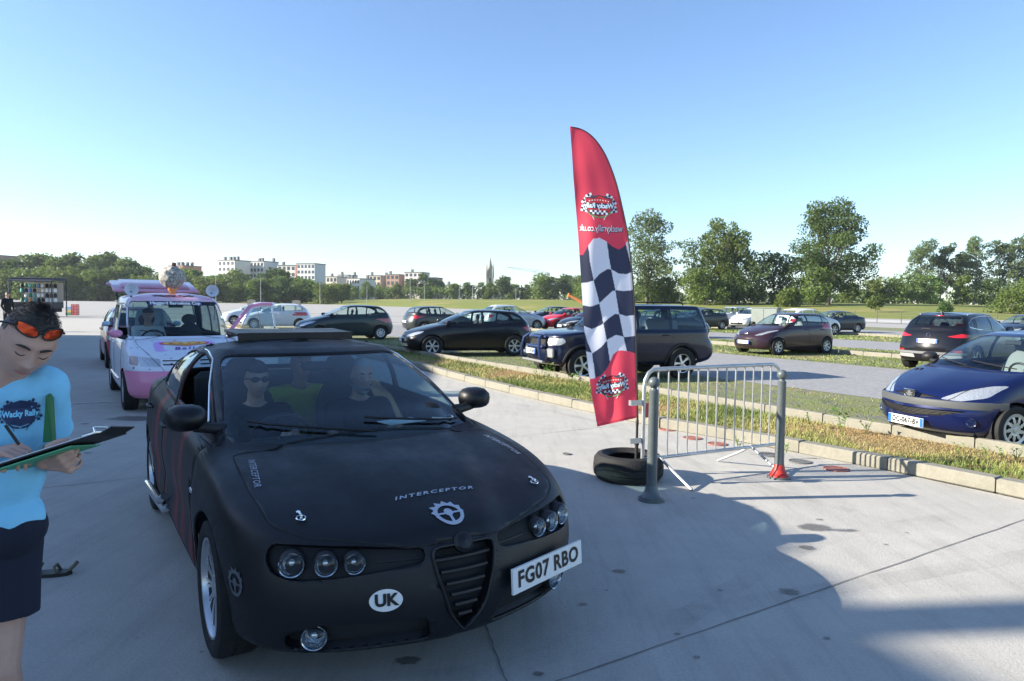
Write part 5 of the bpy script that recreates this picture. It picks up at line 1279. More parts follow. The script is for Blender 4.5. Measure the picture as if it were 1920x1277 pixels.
for s in (1, -1):
    hn = empty('loudhailer', label='white horn loudspeaker on the %s front corner of the van roof' % ('right-hand' if s > 0 else 'left-hand'), cat='loudspeaker')
    b = MB().use(mat('horn_white', (.62, .66, .74), .4)); b.lathe([(.03, -.12), (.035, -.02), (.05, .03), (.075, .07), (.10, .10), (.105, .10), (.06, .05), (.03, .0), (.001, -.01)], Matrix.Rotation(R(90), 4, 'Y'), 24); b.build('horn', hn)
    MB().use(BLK).tube([(0, 0, -.02), (0, 0, -.13)], .015, 8).build('bracket', hn)
    hn.rotation_euler = (0, R(-8), R(-56.5)); a = R(-56.5); lx, ly = .18, s*.62; hn.location = (-5.91+lx*math.cos(a)-ly*math.sin(a), 12.01+lx*math.sin(a)+ly*math.cos(a), 1.82)
place(van, -5.91, 12.01, -56.5)
a = R(-56.5); lx, ly = .05, .02; cone.location = (-5.91+lx*math.cos(a)-ly*math.sin(a), 12.01+lx*math.sin(a)+ly*math.cos(a), 1.64)
# car behind the van
ca = base_car(T_HATCH, 4.0, 1.70, 1.46, 2.5, .82, .30, paint('raspberry_paint', (.42, .03, .06), .1, .35), mirmat=paint('pale_blue_paint', (.45, .60, .75), .2, .3), simple=True, sub=(4, 4), cuts=std_cuts(head=[(.36, .60), (.62, .61), (.80, .70), (.82, .80), (.5, .70)]),
    label='raspberry red car queuing behind the pink van', cat='car')
q = pose(207, 690, -57, 1.27, -.74); place(ca, q[0], q[1], -57)
# trader's stall
sp = at(75, 58); tr = empty('market_trailer', (sp[0], sp[1], 0), R(8), label='small open-sided trading trailer with a dark canopy in the far left of the lot', cat='trailer')
DK = mat('dark_canopy', (.02, .025, .045), .6)
b = MB().use(DK); b.box((0, 0, 3.10), (3.3, 2.2, .22), bev=.04); b.box((-.0, -1.25, 2.98), (3.3, .5, .05), M=Matrix.Rotation(R(18), 3, 'X')); b.build('canopy', tr)
for x in (-1.6, 1.6):
    for y in (-1.4, 1.0): MB().use(DK).tube([(x, y, 0), (x, y, 3.0)], .045, 8).build('post', tr)
MB().use(mat('panel_cream', (.55, .50, .42), .7)).box((-.1, .9, 2.0), (3.0, .05, 1.7)).build('back_panel', tr, smooth=None)
b = MB().use(mat('dark_counter', (.02, .018, .02), .6)); b.box((.0, -.2, .95), (3.1, 1.6, .5), bev=.03); b.build('counter', tr)
b = MB().use(INT); b.box((0, .0, .55), (2.8, 1.3, .35)); b.build('chassis', tr, smooth=None)
for x in (-.7, .7): 
    w_ = MB().use(RUB); w_.lathe([(.001, -.09), (.28, -.09), (.30, -.05), (.30, .05), (.28, .09), (.001, .09)], Matrix.Translation((x, -.65, .3)) @ Matrix.Rotation(R(90), 4, 'X'), 20); w_.build('wheel', tr)
b = MB().use(mat('lamp_glow', (1, .8, .5), .5, emit=3)); b.box((-.35, -.2, 2.93), (.4, .1, .05)); b.build('strip_lamp', tr, smooth=None)
cols_ = [mat('goods_%s' % n_, c_, .6) for n_, c_ in (('white', (.7, .7, .7)), ('blue', (.1, .25, .55)), ('teal', (.08, .35, .35)), ('orange', (.7, .25, .08)), ('black', (.02, .02, .02)), ('green', (.05, .2, .1)))]
Mr = Matrix.Translation(tr.location) @ Matrix.Rotation(R(8), 4, 'Z')
gn = ['white', 'blue', 'teal', 'orange', 'black', 'green']
for r_ in range(4):
    for c_ in range(9):
        if random.random() < .12 and c_ < 6: continue
        k = (0 if r_ % 2 == 0 else 4) if c_ >= 6 else random.choice([0, 0, 1, 2, 3, 5, 4])
        o = MB().use(cols_[k]).lathe([(.001, 0), (.12, 0), (.13, .22), (.10, .27), (.05, .33), (.001, .33)], None, 12).build('tub')
        o.location = Mr @ Vector((-1.3+.32*c_, -.1, 1.21+.40*r_)); tag(o, '%s tub, %s from the left on the %s shelf of the trading trailer' % (gn[k], ['first', 'second', 'third', 'fourth', 'fifth', 'sixth', 'seventh', 'eighth', 'ninth'][c_], ['bottom', 'second', 'third', 'top'][r_]), 'tub', 'tubs on the trailer shelves')
    MB().use(DK).box((-.05, -.1, 1.19+.40*r_), (2.9, .3, .03)).build('shelf', tr, smooth=None)
def crate(x, y, z, m, label):
    b = MB().use(m)
    b.box((0, 0, .02), (.5, .36, .03)); 
    for s in (1, -1):
        for zz in (.07, .145, .22): b.box((0, s*.17, zz), (.5, .02, .05)); b.box((s*.24, 0, zz), (.02, .32, .05))
        for t in (1, -1): b.box((s*.24, t*.17, .125), (.03, .03, .24))
    o = b.build('crate', smooth=None); o.location = (x, y, z); tag(o, label, 'crate')
c1, c2 = at(130, 63), at(141, 63)
for k, (n_, cc) in enumerate((('green', (.02, .22, .08)), ('yellow', (.65, .45, .04)), ('light blue', (.12, .35, .65)), ('white', (.7, .7, .68)))):
    crate(c1[0], c1[1], .25*k, mat('crate_'+n_.replace(' ', '_'), cc, .5), '%s plastic crate in the mixed stack right of the trading trailer' % n_)
for k in range(4): crate(c2[0], c2[1], .25*k, mat('crate_red', (.45, .02, .03), .5), 'red plastic crate, %s of the red stack right of the trading trailer' % ('bottom', 'second', 'third', 'top')[k])
# sandal on the lane
sd = empty('sandal', G(88, 1079), R(12), label='dark strappy sandal on the concrete behind the man with the clipboard', cat='shoe')
b = MB().use(BLK); b.prism([(-.13, -.04), (.05, -.045), (.12, -.03), (.14, 0), (.12, .03), (.05, .045), (-.13, .035)], 0, .022); b.build('sole', sd, smooth=None)
b = MB().use(mat('sandal_strap', (.12, .11, .07), .7)); b.tube([(-.06, -.04, .02), (-.03, -.02, .07), (-.03, .02, .07), (-.06, .035, .02)], .009, 6); b.tube([(.06, -.04, .02), (.05, -.02, .06), (.05, .02, .06), (.06, .04, .02)], .009, 6); b.tube([(.12, 0, .022), (.15, 0, .05), (.17, 0, .075)], .012, 6); b.build('strap', sd)

# ================================================================ PEOPLE
def remesh(mb, name, voxel, m, parent=None, smooth=6, disp=None, fac=.5):
    me = bpy.data.meshes.new(name); me.from_pydata(mb.v, [], mb.f); me.update(); o = link(name, me)
    r = o.modifiers.new('r', 'REMESH'); r.mode = 'VOXEL'; r.voxel_size = voxel; r.use_smooth_shade = True
    s_ = o.modifiers.new('s', 'SMOOTH'); s_.iterations = smooth; s_.factor = fac
    dg = bpy.context.evaluated_depsgraph_get(); dg.update(); ev = o.evaluated_get(dg); out = bpy.data.meshes.new_from_object(ev); bpy.data.objects.remove(o)
    out.name = name; out.materials.clear(); out.materials.append(m)
    if disp:
        n = len(out.vertices); co = np.empty(n*3); out.vertices.foreach_get('co', co); no = np.empty(n*3); out.vertex_normals.foreach_get('vector', no)
        co = co.reshape(-1, 3); no = no.reshape(-1, 3); co += no*disp(co)[:, None]; out.vertices.foreach_set('co', co.ravel())
    out.polygons.foreach_set('use_smooth', [True]*len(out.polygons)); out.update(); return link(name, out, parent)
def cap_(b, p0, r0, p1, r1, n=14):
    p0, p1 = Vector(p0), Vector(p1); d = (p1-p0).normalized(); k = 4; P = []; rr = []
    for i in range(k): a = math.pi/2*(1-i/k); P.append(p0-d*r0*math.sin(a)); rr.append(max(1e-3, r0*math.cos(a)))
    P += [p0, p0*.5+p1*.5, p1]; rr += [r0, (r0+r1)/2, r1]
    for i in range(1, k+1): a = math.pi/2*i/k; P.append(p1+d*r1*math.sin(a)); rr.append(max(1e-3, r1*math.cos(a)))
    b.tube(P, rr, n)
def frame3(f, up):
    f = Vector(f).normalized(); up = Vector(up); up = (up-f*up.dot(f)).normalized(); x = f.cross(up); return Matrix((x, f, up)).transposed()      # columns: right, forward, up
def head_pts(n=56, m_=44):
    V = []; F = []
    for i in range(m_+1):
        t = math.pi*i/m_
        for j in range(n):
            a = 2*math.pi*j/n; x, y, z = .076*math.sin(t)*math.sin(a), .098*math.sin(t)*math.cos(a), .120*math.cos(t)
            g = lambda cx, cz, sx, sz: math.exp(-((x-cx)/sx)**2-((z-cz)/sz)**2)
            if z < -.02: k = 1-.13*min(1, (-.02-z)/.09); x *= k; y = y*(1-.12*min(1, (-.02-z)/.09))+.010*min(1, (-.02-z)/.09)
            if y < 0: y *= 1.06
            if y > 0:
                fr = min(1, y/.05); d = .007*(g(-.03, .030, .022, .010)+g(.03, .030, .022, .010)) - .011*(g(-.031, .008, .016, .012)+g(.031, .008, .016, .012))
                d += .026*g(0, -.030, .012, .013)+.016*g(0, -.010, .009, .022)+.008*(g(-.013, -.036, .007, .008)+g(.013, -.036, .007, .008))
                d += .007*g(0, -.060, .024, .006)+.006*g(0, -.073, .018, .006)-.004*g(0, -.066, .026, .003)+.012*g(0, -.100, .020, .014)-.006*g(0, -.085, .02, .006)
                d += .004*(g(-.045, -.022, .016, .018)+g(.045, -.022, .016, .018)) + .006*(g(-.031, .006, .010, .006)+g(.031, .006, .010, .006))
                y += d*fr
            V.append((x, y, z))
    for i in range(m_):
        for j in range(n): j2 = (j+1) % n; F.append((i*n+j, (i+1)*n+j, (i+1)*n+j2, i*n+j2))
    return V, F
HEADV, HEADF = head_pts()
def add_head(b, c, M, k=1):
    c = Vector(c); b.add([c+M @ (Vector(v)*k) for v in HEADV], HEADF)
    for s in (1, -1): b.sphere(c+M @ Vector((s*.077*k, -.006*k, -.008*k)), (.010*k, .018*k, .030*k), 12, 8, M=M @ Matrix.Rotation(R(12), 3, 'X'))
def add_hand(b, wrist, d, palm, curl=40, side=1, k=1, spread=1):
    "hand from the wrist along d, palm facing `palm`; five fingers curling towards the palm"
    d = Vector(d).normalized(); pn = Vector(palm); pn = (pn-d*pn.dot(d)).normalized(); x = d.cross(pn)*side
    w_ = Vector(wrist)
    for t in (-1.5, -.5, .5, 1.5): cap_(b, w_+x*t*.010*k+d*.008, .014*k, w_+d*.085*k+x*t*.021*k, .0115*k, 10)
    for t, l, r in ((-1.5, .062, .0075), (-.5, .076, .0085), (.5, .082, .009), (1.5, .072, .0085)):
        p = w_+d*.085*k+x*t*.0215*k; a = 0; dirs = d
        for s_ in range(3):
            a += R(curl*(.8, 1.1, .8)[s_]); dirs = d*math.cos(a)+pn*math.sin(a); q = p+dirs*l*k*(.45, .32, .26)[s_]; cap_(b, p, r*k*(1-.08*s_), q, r*k*(.93-.08*s_), 8); p = q
    p = w_+d*.025*k+x*.026*k; q = p+(d*.5+x*.75+pn*.35).normalized()*.042*k; cap_(b, p, .0135*k, q, .011*k, 8); q2 = q+(d*.8+x*.15+pn*.55).normalized()*.032*k; cap_(b, q, .0105*k, q2, .009*k, 8); q3 = q2+(d*.9-x*.1+pn*.5).normalized()*.024*k; cap_(b, q2, .009*k, q3, .0078*k, 8)
def person(label, J, head, skinm=SKIN, top=None, bottom=None, hair=None, voxel=.012, hands=None, beard=None, group=None, sleeves='short', topname='t_shirt', botname='trousers', shoes=True, feet=True, wr=0.0, cut_leg=None):
    """J: joints in world space. Body is one skinned-over surface; clothing and hair are its children"""
    b = MB(); J = {k: Vector(v) for k, v in J.items()}
    hc, hf, hu = head; HM = frame3(hf, hu)
    add_head(b, hc, HM)
    cap_(b, Vector(hc)+HM @ Vector((0, -.025, -.07)), .052, J['neck'], .060)
    ch, pe = J['chest'], J['pelvis']; ax = (J['shL']-J['shR']).normalized(); up = (ch-pe).normalized(); fw = up.cross(ax).normalized()*-1; TM = Matrix((ax, fw, up)).transposed()
    hw = (J['shL']-J['shR']).length/2
    b.sphere(ch, (hw*.92, .115, .20), 24, 16, M=TM); b.sphere(ch*.5+pe*.5, (hw*.80, .112, .18), 24, 16, M=TM); b.sphere(pe, (hw*.86, .115, .13), 24, 16, M=TM)
    cap_(b, J['neck']-up*.03, .06, J['shL']-up*.0, .052); cap_(b, J['neck']-up*.03, .06, J['shR'], .052)
    for s in 'LR':
        cap_(b, J['sh'+s], .054, J['el'+s], .040); cap_(b, J['el'+s], .041, J['ha'+s], .026)
        hd = (hands or {}).get(s); d = (J['ha'+s]-J['el'+s]).normalized()
        if hd: add_hand(b, J['ha'+s], hd.get('d', d), hd.get('palm', (0, 0, -1)), hd.get('curl', 35), hd.get('side', 1 if s == 'L' else -1))
        else: add_hand(b, J['ha'+s], d, (0, 0, -1), 35, 1 if s == 'L' else -1)
        cap_(b, J['hip'+s], .088, J['kn'+s], .056); cap_(b, J['kn'+s], .056, J['kn'+s]*.6+J['an'+s]*.4, .054); cap_(b, J['kn'+s]*.6+J['an'+s]*.4, .054, J['an'+s], .036)
        if feet: f_ = J.get('toe'+s, J['an'+s]+fw*.16-Vector((0, 0, .05))); cap_(b, J['an'+s]-Vector((0, 0, .03)), .036, f_, .028)
    body = remesh(b, 'person', voxel, skinm, smooth=3 if voxel < .008 else 4, fac=.4); tag(body, label, 'person', group)
    if top:
        t = MB(); e = .014
        t.sphere(ch, (hw*.92+e, .115+e, .205), 24, 16, M=TM); t.sphere(ch*.5+pe*.5, (hw*.83+e, .118+e, .22), 24, 16, M=TM); t.sphere(pe+up*.02, (hw*.88+e, .118+e, .12), 24, 16, M=TM)
        cap_(t, J['neck']-up*.045, .068, J['shL'], .064); cap_(t, J['neck']-up*.045, .068, J['shR'], .064)
        for s in 'LR':
            if sleeves == 'short': q = J['sh'+s]+(J['el'+s]-J['sh'+s])*.62; t.tube([J['sh'+s]-up*0, J['sh'+s]*.5+q*.5, q], [.066, .068, .072], 18)
            else: cap_(t, J['sh'+s], .066, J['el'+s], .052); cap_(t, J['el'+s], .052, J['ha'+s]*.94+J['el'+s]*.06, .036)
        rs = np.random.default_rng(3); K = rs.normal(size=(7, 3))*[30, 30, 20]; ph = rs.uniform(0, 6, 7)
        disp = (lambda co: sum(np.sin(co @ K[i]+ph[i]) for i in range(7))*wr) if wr else None
        shirt = remesh(t, topname, max(.007, voxel), top, body, smooth=3, disp=disp)
    if bottom:
        t = MB(); t.sphere(pe-up*.02, (hw*.90+.02, .14, .14), 24, 16, M=TM)
        for s in 'LR':
            if cut_leg: q = J['hip'+s]+(J['kn'+s]-J['hip'+s])*cut_leg; t.tube([J['hip'+s], J['hip'+s]*.5+q*.5, q], [.108, .104, .106], 20)
            else: cap_(t, J['hip'+s], .10, J['kn'+s], .072); cap_(t, J['kn'+s], .072, J['an'+s], .055)
        remesh(t, botname, max(.008, voxel), bottom, body, smooth=2)
    if hair:
        hm, cover, ln = hair; hb = MB().use(hm); V = []; idx = {}; F = []
        hcv = Vector(hc)
        for k, v in enumerate(HEADV):
            v = Vector(v)
            if cover(v): idx[k] = len(V); V.append(hcv+HM @ (v*(1+.030+ln*(.6+1.2*max(0, v.z-.07)/.05)+random.uniform(-.0035, .0035)+(0 if voxel < .008 else .08))))
        for f in HEADF:
            if all(i in idx for i in f): F.append(tuple(idx[i] for i in f))
        hb.add(V, F)
        if voxel < .008:      # clipped greyer sides
            hb.use(mat('clipped_grey_hair', (.17, .15, .14), .8)); gi = hb.cur; hb.m = [gi if sum(V[i2] is not None and (HM.transposed() @ (Vector(V[i2])-hcv)).z for i2 in f)/len(f) < .062 else m0 for f, m0 in zip(F, hb.m)]; hb.cur = 0
        if ln > 0:
            vv = [Vector(v) for k, v in enumerate(HEADV) if k in idx and (v[2] > .055 or voxel > .008)]
            for _ in range(6000 if voxel < .008 else 300):
                v = random.choice(vv)+Vector((random.uniform(-.006, .006), random.uniform(-.006, .006), random.uniform(-.006, .006))); nn = v.normalized(); d = (nn*.45+Vector((random.uniform(-.25, .25), random.uniform(.4, .9), random.uniform(-.3, .15)))).normalized()
                p = hcv+HM @ (v*1.03); q = p+(HM @ d)*random.uniform(.004, .010)*(.5 if v.z < .05 else 1); sd_ = (HM @ nn.cross(d)).normalized()*.0016 if nn.cross(d).length > 1e-3 else Vector((.0016, 0, 0)); hb.add([p-sd_, p+sd_, q], [(0, 1, 2)])
        hb.build('hair', body, smooth=60)
    # eyebrows, lash lines and lips
    for s in (1, -1):
        fb = MB().use(mat('brow_hair', (.03, .022, .018), .8)); fb.tube([Vector(hc)+HM @ Vector((s*x, y, z)) for x, y, z in ((.013, .1035, .026), (.022, .1025, .030), (.032, .099, .032), (.042, .092, .030), (.050, .084, .026))], [.0025, .0038, .0038, .003, .0012], 6); fb.build('eyebrow', body); fb = MB().use(MATS['brow_hair']); fb.tube([Vector(hc)+HM @ Vector((s*x, y, z)) for x, y, z in ((.018, .0955, .002), (.025, .0985, .0), (.032, .0985, -.001), (.040, .092, .0), (.046, .085, .003))], [.0008, .0016, .0018, .0016, .0008], 6); fb.build('lashes', body)
    lp = MB().use(mat('lip', (.36, .14, .12), .5)); lp.tube([Vector(hc)+HM @ Vector((x, y, -.0665)) for x, y in ((-.024, .082), (-.012, .093), (0, .0965), (.012, .093), (.024, .082))], [.001, .0028, .003, .0028, .001], 6); lp.build('lips', body)
    if beard:
        bb = MB().use(beard); V = []; idx = {}; F = []
        for k, v in enumerate(HEADV):
            v = Vector(v)
            if v.z < -.045 and v.y > -.02 and not (abs(v.x) < .025 and -.073 < v.z < -.06): idx[k] = len(V); V.append(Vector(hc)+HM @ (v*(1.06 if voxel < .008 else 1.15)+Vector((0, .004, -.006))))
        for f in HEADF:
            if all(i in idx for i in f): F.append(tuple(idx[i] for i in f))
        bb.add(V, F); bb.build('beard', body, smooth=60)
    return body
HAIRD = mat('dark_grey_hair', (.075, .07, .068), .7, noise=.5, nscale=60); HAIRG = mat('grey_hair', (.35, .35, .35), .8)
def short_hair(v): return v.z > .052+(.022 if v.y > .045 else 0)-(.10 if v.y < -.01 else 0)-(.03 if abs(v.x) > .06 and v.y < .02 else 0)
TEE = mat('cyan_t_shirt', (.25, .63, .88), .9, noise=.06, nscale=4, bump=.12, bscale=300); SHO = mat('navy_shorts', (.010, .014, .030), .9, bump=.2, bscale=200)
# ---- the man with the clipboard
Y0 = 2.22
mj = dict(neck=D(22, 712, 2.26), chest=D(-30, 800, 2.34), pelvis=D(-38, 985, 2.36), shL=D(84, 722, 2.28), shR=D(-142, 738, 2.42), elL=D(104, 862, 2.42), haL=D(84, 866, 2.17), elR=D(-165, 900, 2.34), haR=D(-22, 852, 2.12),
    hipL=D(14, 1010, 2.36), hipR=D(-92, 1015, 2.40), knL=D(2, 1250, 2.30), knR=D(-120, 1250, 2.45))
mj['anL'] = Vector((mj['knL'].x-.05, 2.42, .09)); mj['anR'] = Vector((mj['knR'].x-.05, 2.62, .09)); mj['toeL'] = mj['anL']+Vector((.06, -.15, -.05)); mj['toeR'] = mj['anR']+Vector((.06, -.15, -.05))
HC = D(52, 637, 2.20)
man = person('man in a cyan t-shirt and navy shorts writing on a clipboard at the left edge', mj, (HC, (.56, -.64, -.50), (.50, -.16, .78)), top=TEE, bottom=SHO, botname='shorts', cut_leg=.60, voxel=.0045, wr=.0022,
    hair=(HAIRD, short_hair, .005), hands=dict(L=dict(d=(.86, -.30, .02), palm=(-.15, .75, .45), curl=62, side=1), R=dict(d=(.86, -.12, .20), palm=(.1, .2, -1), curl=42, side=-1)))
HM = frame3((.56, -.64, -.50), (.50, -.16, .78))
# sunglasses pushed up on the head
def lens_(cx, mtl):
    b = MB().use(mtl); P = []
    for i in range(20):
        a = 2*math.pi*i/20; u = cx+.029*math.copysign(abs(math.cos(a))**.8, math.cos(a)); v_ = .078+.0165*math.copysign(abs(math.sin(a))**.8, math.sin(a)); P.append(HC+HM @ Vector((u, .088-abs(u)**2*9-(v_-.07)*.45, v_)))
    c = sum(P, Vector())/20+HM @ Vector((0, .006, .003)); b.add([c]+P, [(0, i+1, (i+1) % 20+1) for i in range(20)]); return b, P
sg = empty('sunglasses', HC, label='wraparound sunglasses with red-orange mirror lenses pushed up on the man\'s head', cat='sunglasses')
iv = Matrix.Translation(-HC)
mir = mat('mirror_orange_lens', (.75, .16, .02), .12, .6, noise=0, col2=(.35, .01, .01), nscale=9)
for s in (1, -1):
    b, P = lens_(s*.035, mir); b.v = [tuple(Vector(v)-HC) for v in b.v]; b.build('lens', sg, smooth=60)
    f_ = MB().use(BLK); f_.tube([p-HC for p in P], .0028, 6, closed=True); f_.build('rim', sg)
    a_ = MB().use(BLK); a_.tube([HM @ Vector(v) for v in ((s*.064, .055, .080), (s*.080, .02, .060), (s*.086, -.05, .015))], [.005, .004, .003], 6); a_.build('arm', sg)
b = MB().use(BLK); b.tube([HM @ Vector(v) for v in ((-.010, .090, .082), (0, .092, .084), (.010, .090, .082))], .003, 6); b.build('bridge', sg)
# clipboard and pen
c0, c1 = D(-14, 876, 2.02), D(172, 817, 2.08); dx = (c1-c0).normalized(); dy = Vector((.10, .96, -.085)); dy = (dy-dx*dy.dot(dx)).normalized(); dz = dx.cross(dy)
CM = Matrix((dx, dy, dz)).transposed().to_4x4(); CM.translation = c0
cb = empty('clipboard', label='black clipboard with paper and a metal clip held by the man', cat='clipboard'); cb.matrix_world = CM; ln_ = (c1-c0).length
MB().use(BLK).box((ln_/2, .11, 0), (ln_+.04, .235, .006), bev=.002).build('board', cb, smooth=None)
MB().use(mat('paper', (.75, .76, .78), .8)).box((ln_/2-.01, .11, .0055), (ln_-.01, .21, .004)).build('paper', cb, smooth=None)
MB().use(mat('green_card', (.10, .42, .22), .7)).box((ln_/2-.03, .10, -.012), (ln_-.06, .22, .003)).build('green_card', cb, smooth=None)
b = MB().use(CHR); b.box((ln_-.03, .11, .014), (.035, .11, .010), bev=.003); b.tube([(ln_-.01, .06, .016), (ln_-.01, .06, .030), (ln_-.01, .16, .030), (ln_-.01, .16, .016)], .003, 6); b.build('clip', cb)
MB().use(BLK).box((ln_+.035, .10, .003), (.05, .19, .004), M=Matrix.Rotation(R(-14), 3, 'Y')).build('loose_sheet', cb, smooth=None)
b = MB().use(BLK); p0, p1 = D(36, 834, 2.04), D(10, 797, 2.03); b.tube([p0, p1], .0045, 8); o = b.build('pen'); tag(o, 'dark pen in the writing hand of the man with the clipboard', 'pen')
# print on the shirt
shirt = [c for c in bpy.data.objects if c.parent == man and c.name.startswith('t_shirt')][0]
SB = BVHTree.FromPolygons([tuple(v.co) for v in shirt.data.vertices], [tuple(p.vertices) for p in shirt.data.polygons])
def on_shirt(cx, cy, sx, sy, tilt):
    def f(x, y, off):
        px = cx+x*sx*math.cos(tilt); py = cy-y*sy-x*sx*math.sin(tilt); r = ray(px, py).normalized(); h = SB.ray_cast(Vector((0, 0, CH)), r)
        return (h[0]-r*(off+.0006)) if h[0] else None
    return f
NV_ = ink('shirt_print_navy', (.02, .035, .10)); MONO = {'W': None, 'N': NV_, 'R': NV_, 'G': NV_, 'T': mat('shirt_print_pale', (.24, .64, .88), .9)}
cr_ = [(p, 'T' if (c == 'W' and len(p[0]) == 10) else c) for p, c in crest(True)]
lay(cr_, MONO, on_shirt(38, 776, 52, 52, R(5)), .00004, 'shirt_print', shirt)
# green folder under the arm
gf = MB().use(mat('green_folder', (.01, .13, .03), .5)); gp = [D(86, 742, 2.24), D(93, 738, 2.24), D(98, 828, 2.20), D(80, 830, 2.18)]; gq = [p+Vector((.0, .02, 0)) for p in gp]
gf.add(gp+gq, [(0, 1, 2, 3), (7, 6, 5, 4), (0, 4, 5, 1), (1, 5, 6, 2), (2, 6, 7, 3), (3, 7, 4, 0)]); o = gf.build('folder', smooth=None); tag(o, 'dark green folder tucked under the arm of the man with the clipboard', 'folder')
# ---- people in the cars
def seated(label, M, y, x, top, skin=SKIN, k=1, hand='wheel', lean=0, zz=.52, **kw):
    def P(a, b_, c): return M @ Vector((x+a, y+b_, zz+c))
    J = dict(neck=P(-.04+lean, 0, .56), chest=P(-.08+lean*.7, 0, .38), pelvis=P(-.06, 0, .06), shL=P(-.06+lean, .19, .50), shR=P(-.06+lean, -.19, .50), hipL=P(0, .09, .02), hipR=P(0, -.09, .02), knL=P(.42, .12, .10), knR=P(.42, -.12, .10), anL=P(.62, .12, -.22), anR=P(.62, -.12, -.22))
    if hand == 'wheel': J.update(elL=P(.18, .24, .28), elR=P(.18, -.22, .26), haL=P(.40, .12, .40), haR=P(.36, -.16, .30))
    else: J.update(elL=P(.08, .24, .24), elR=P(.08, -.24, .24), haL=P(.28, .12, .12), haR=P(.28, -.12, .12))
    f = M.to_3x3() @ Vector((1, 0, -.12)); return person(label, J, (P(.02+lean, 0, .74), f, M.to_3x3() @ Vector((0, 0, 1))), top=top, skinm=skin, voxel=.012, bottom=INT, feet=False, **kw)
HMx = hero.root.matrix_world if False else Matrix.Translation((HX, HY, 0)) @ Matrix.Rotation(R(HD), 4, 'Z')
HAIRK = mat('near_black_hair', (.012, .011, .01), .8)
TB = mat('black_jumper', (.012, .012, .014), .9); TY = mat('yellow_high_vis', (.60, .70, .08), .8); TW = mat('white_shirt', (.6, .62, .66), .9)
seated('driver in dark glasses with both arms at the wheel of the black saloon', HMx, -.37, -.05, TB, hair=(HAIRK, lambda v: v.z > .05 or (v.y < -.03 and v.z > -.03), 0), zz=.42)
pa = seated('grey-bearded passenger in a black top in the front of the black saloon', HMx, .36, -.02, TB, hair=(HAIRG, lambda v: v.z > .07 or (v.y < -.03 and v.z > -.03), 0), beard=HAIRG, hand='lap', zz=.42)
seated('passenger in a yellow-green top in the middle of the black saloon\'s back seat', HMx, .10, -.80, TY, hair=(HAIRK, lambda v: v.z > .05 or (v.y < -.03 and v.z > -.05), 0), hand='lap', zz=.46, lean=.15)
VMx = Matrix.Translation((-5.91, 12.01, 0)) @ Matrix.Rotation(R(-56.5), 4, 'Z')
dv_ = seated('driver in a cap and white shirt at the wheel of the pink van', VMx, -.36, .02, TW, zz=.66, sleeves='long')
cp = Vector(VMx @ Vector((.04, -.36, 1.40+.05))); e = empty('peaked_cap', cp, R(-56.5), label='dark peaked cap worn by the van driver', cat='cap')
MB().use(mat('cap_dark', (.06, .06, .05), .9)).sphere((0, 0, .02), (.10, .085, .06), 20, 12).build('crown', e); MB().use(INT).box((.11, 0, .005), (.09, .13, .012), bev=.004).build('peak', e)
def standing(label, x, y, deg, hgt, top, bottom, voxel=.015, **kw):
    M = Matrix.Translation((x, y, 0)) @ Matrix.Rotation(R(deg), 4, 'Z') @ Matrix.Scale(hgt/1.78, 4); P = lambda a, b_, c: M @ Vector((a, b_, c))
    J = dict(neck=P(0, 0, 1.50), chest=P(0, 0, 1.30), pelvis=P(0, 0, .96), shL=P(0, .19, 1.45), shR=P(0, -.19, 1.45), elL=P(-.02, .25, 1.16), elR=P(-.02, -.25, 1.16), haL=P(.08, .24, .92), haR=P(.10, -.22, .94), hipL=P(0, .10, .92), hipR=P(0, -.10, .92), knL=P(.03, .12, .50), knR=P(-.01, -.12, .50), anL=P(0, .13, .08), anR=P(-.05, -.13, .08))
    return person(label, J, (P(.02, 0, 1.67), M.to_3x3() @ Vector((1, 0, -.05)), (0, 0, 1)), top=top, bottom=bottom, voxel=voxel, hair=(HAIRD, lambda v: v.z > .05 or (v.y < -.03 and v.z > -.05), 0), **kw)
q = VMx @ Vector((-2.55, -.05, 0)); standing('person in a white shirt standing behind the van, seen through its windows', q.x, q.y, 120, 1.74, TW, INT, sleeves='long')
q = at(14, 33); standing('person dressed all in black standing at the far left edge', q[0], q[1], -20, 1.86, TB, INT, sleeves='long')
e = empty('sunglasses', HMx @ Vector((-.03, -.37, 1.16)), R(HD), label='dark glasses worn by the driver of the black saloon', cat='sunglasses')
for s in (1, -1):
    MB().use(BLK).sphere((.103, s*.033, .010), (.008, .030, .019), 16, 8).build('lens', e); MB().use(BLK).tube([(.09, s*.06, .014), (.05, s*.085, .012), (-.02, s*.092, .0)], .004, 6).build('arm', e)
MB().use(BLK).tube([(.108, -.01, .014), (.110, .0, .016), (.108, .01, .014)], .004, 6).build('bridge', e)
# things on the dashboard of the saloon
def hb_(name, label, cat, P, rz=0):
    e = empty(name, HMx @ Vector(P), R(HD+rz), label=label, cat=cat); return e
e = hb_('baseball_cap', 'black baseball cap with a white motif on the dashboard of the black saloon', 'cap', (.78, .52, .965), 20)
MB().use(INT).sphere((0, 0, .02), (.10, .09, .07), 20, 12).build('crown', e); MB().use(INT).sphere((.12, 0, .0), (.08, .08, .012), 16, 8).build('peak', e); MB().use(WHT).tube([(.17*math.cos(t)+.03, .09*math.sin(t), .004) for t in [R(-60+120*i/10) for i in range(11)]], .005, 6).build('peak_edge', e)
e = hb_('papers', 'folded white paper lying on the dashboard of the black saloon', 'paper', (.86, .30, .955), 10); MB().use(WHT).box((0, 0, 0), (.16, .26, .004)).build('sheet', e, smooth=None)

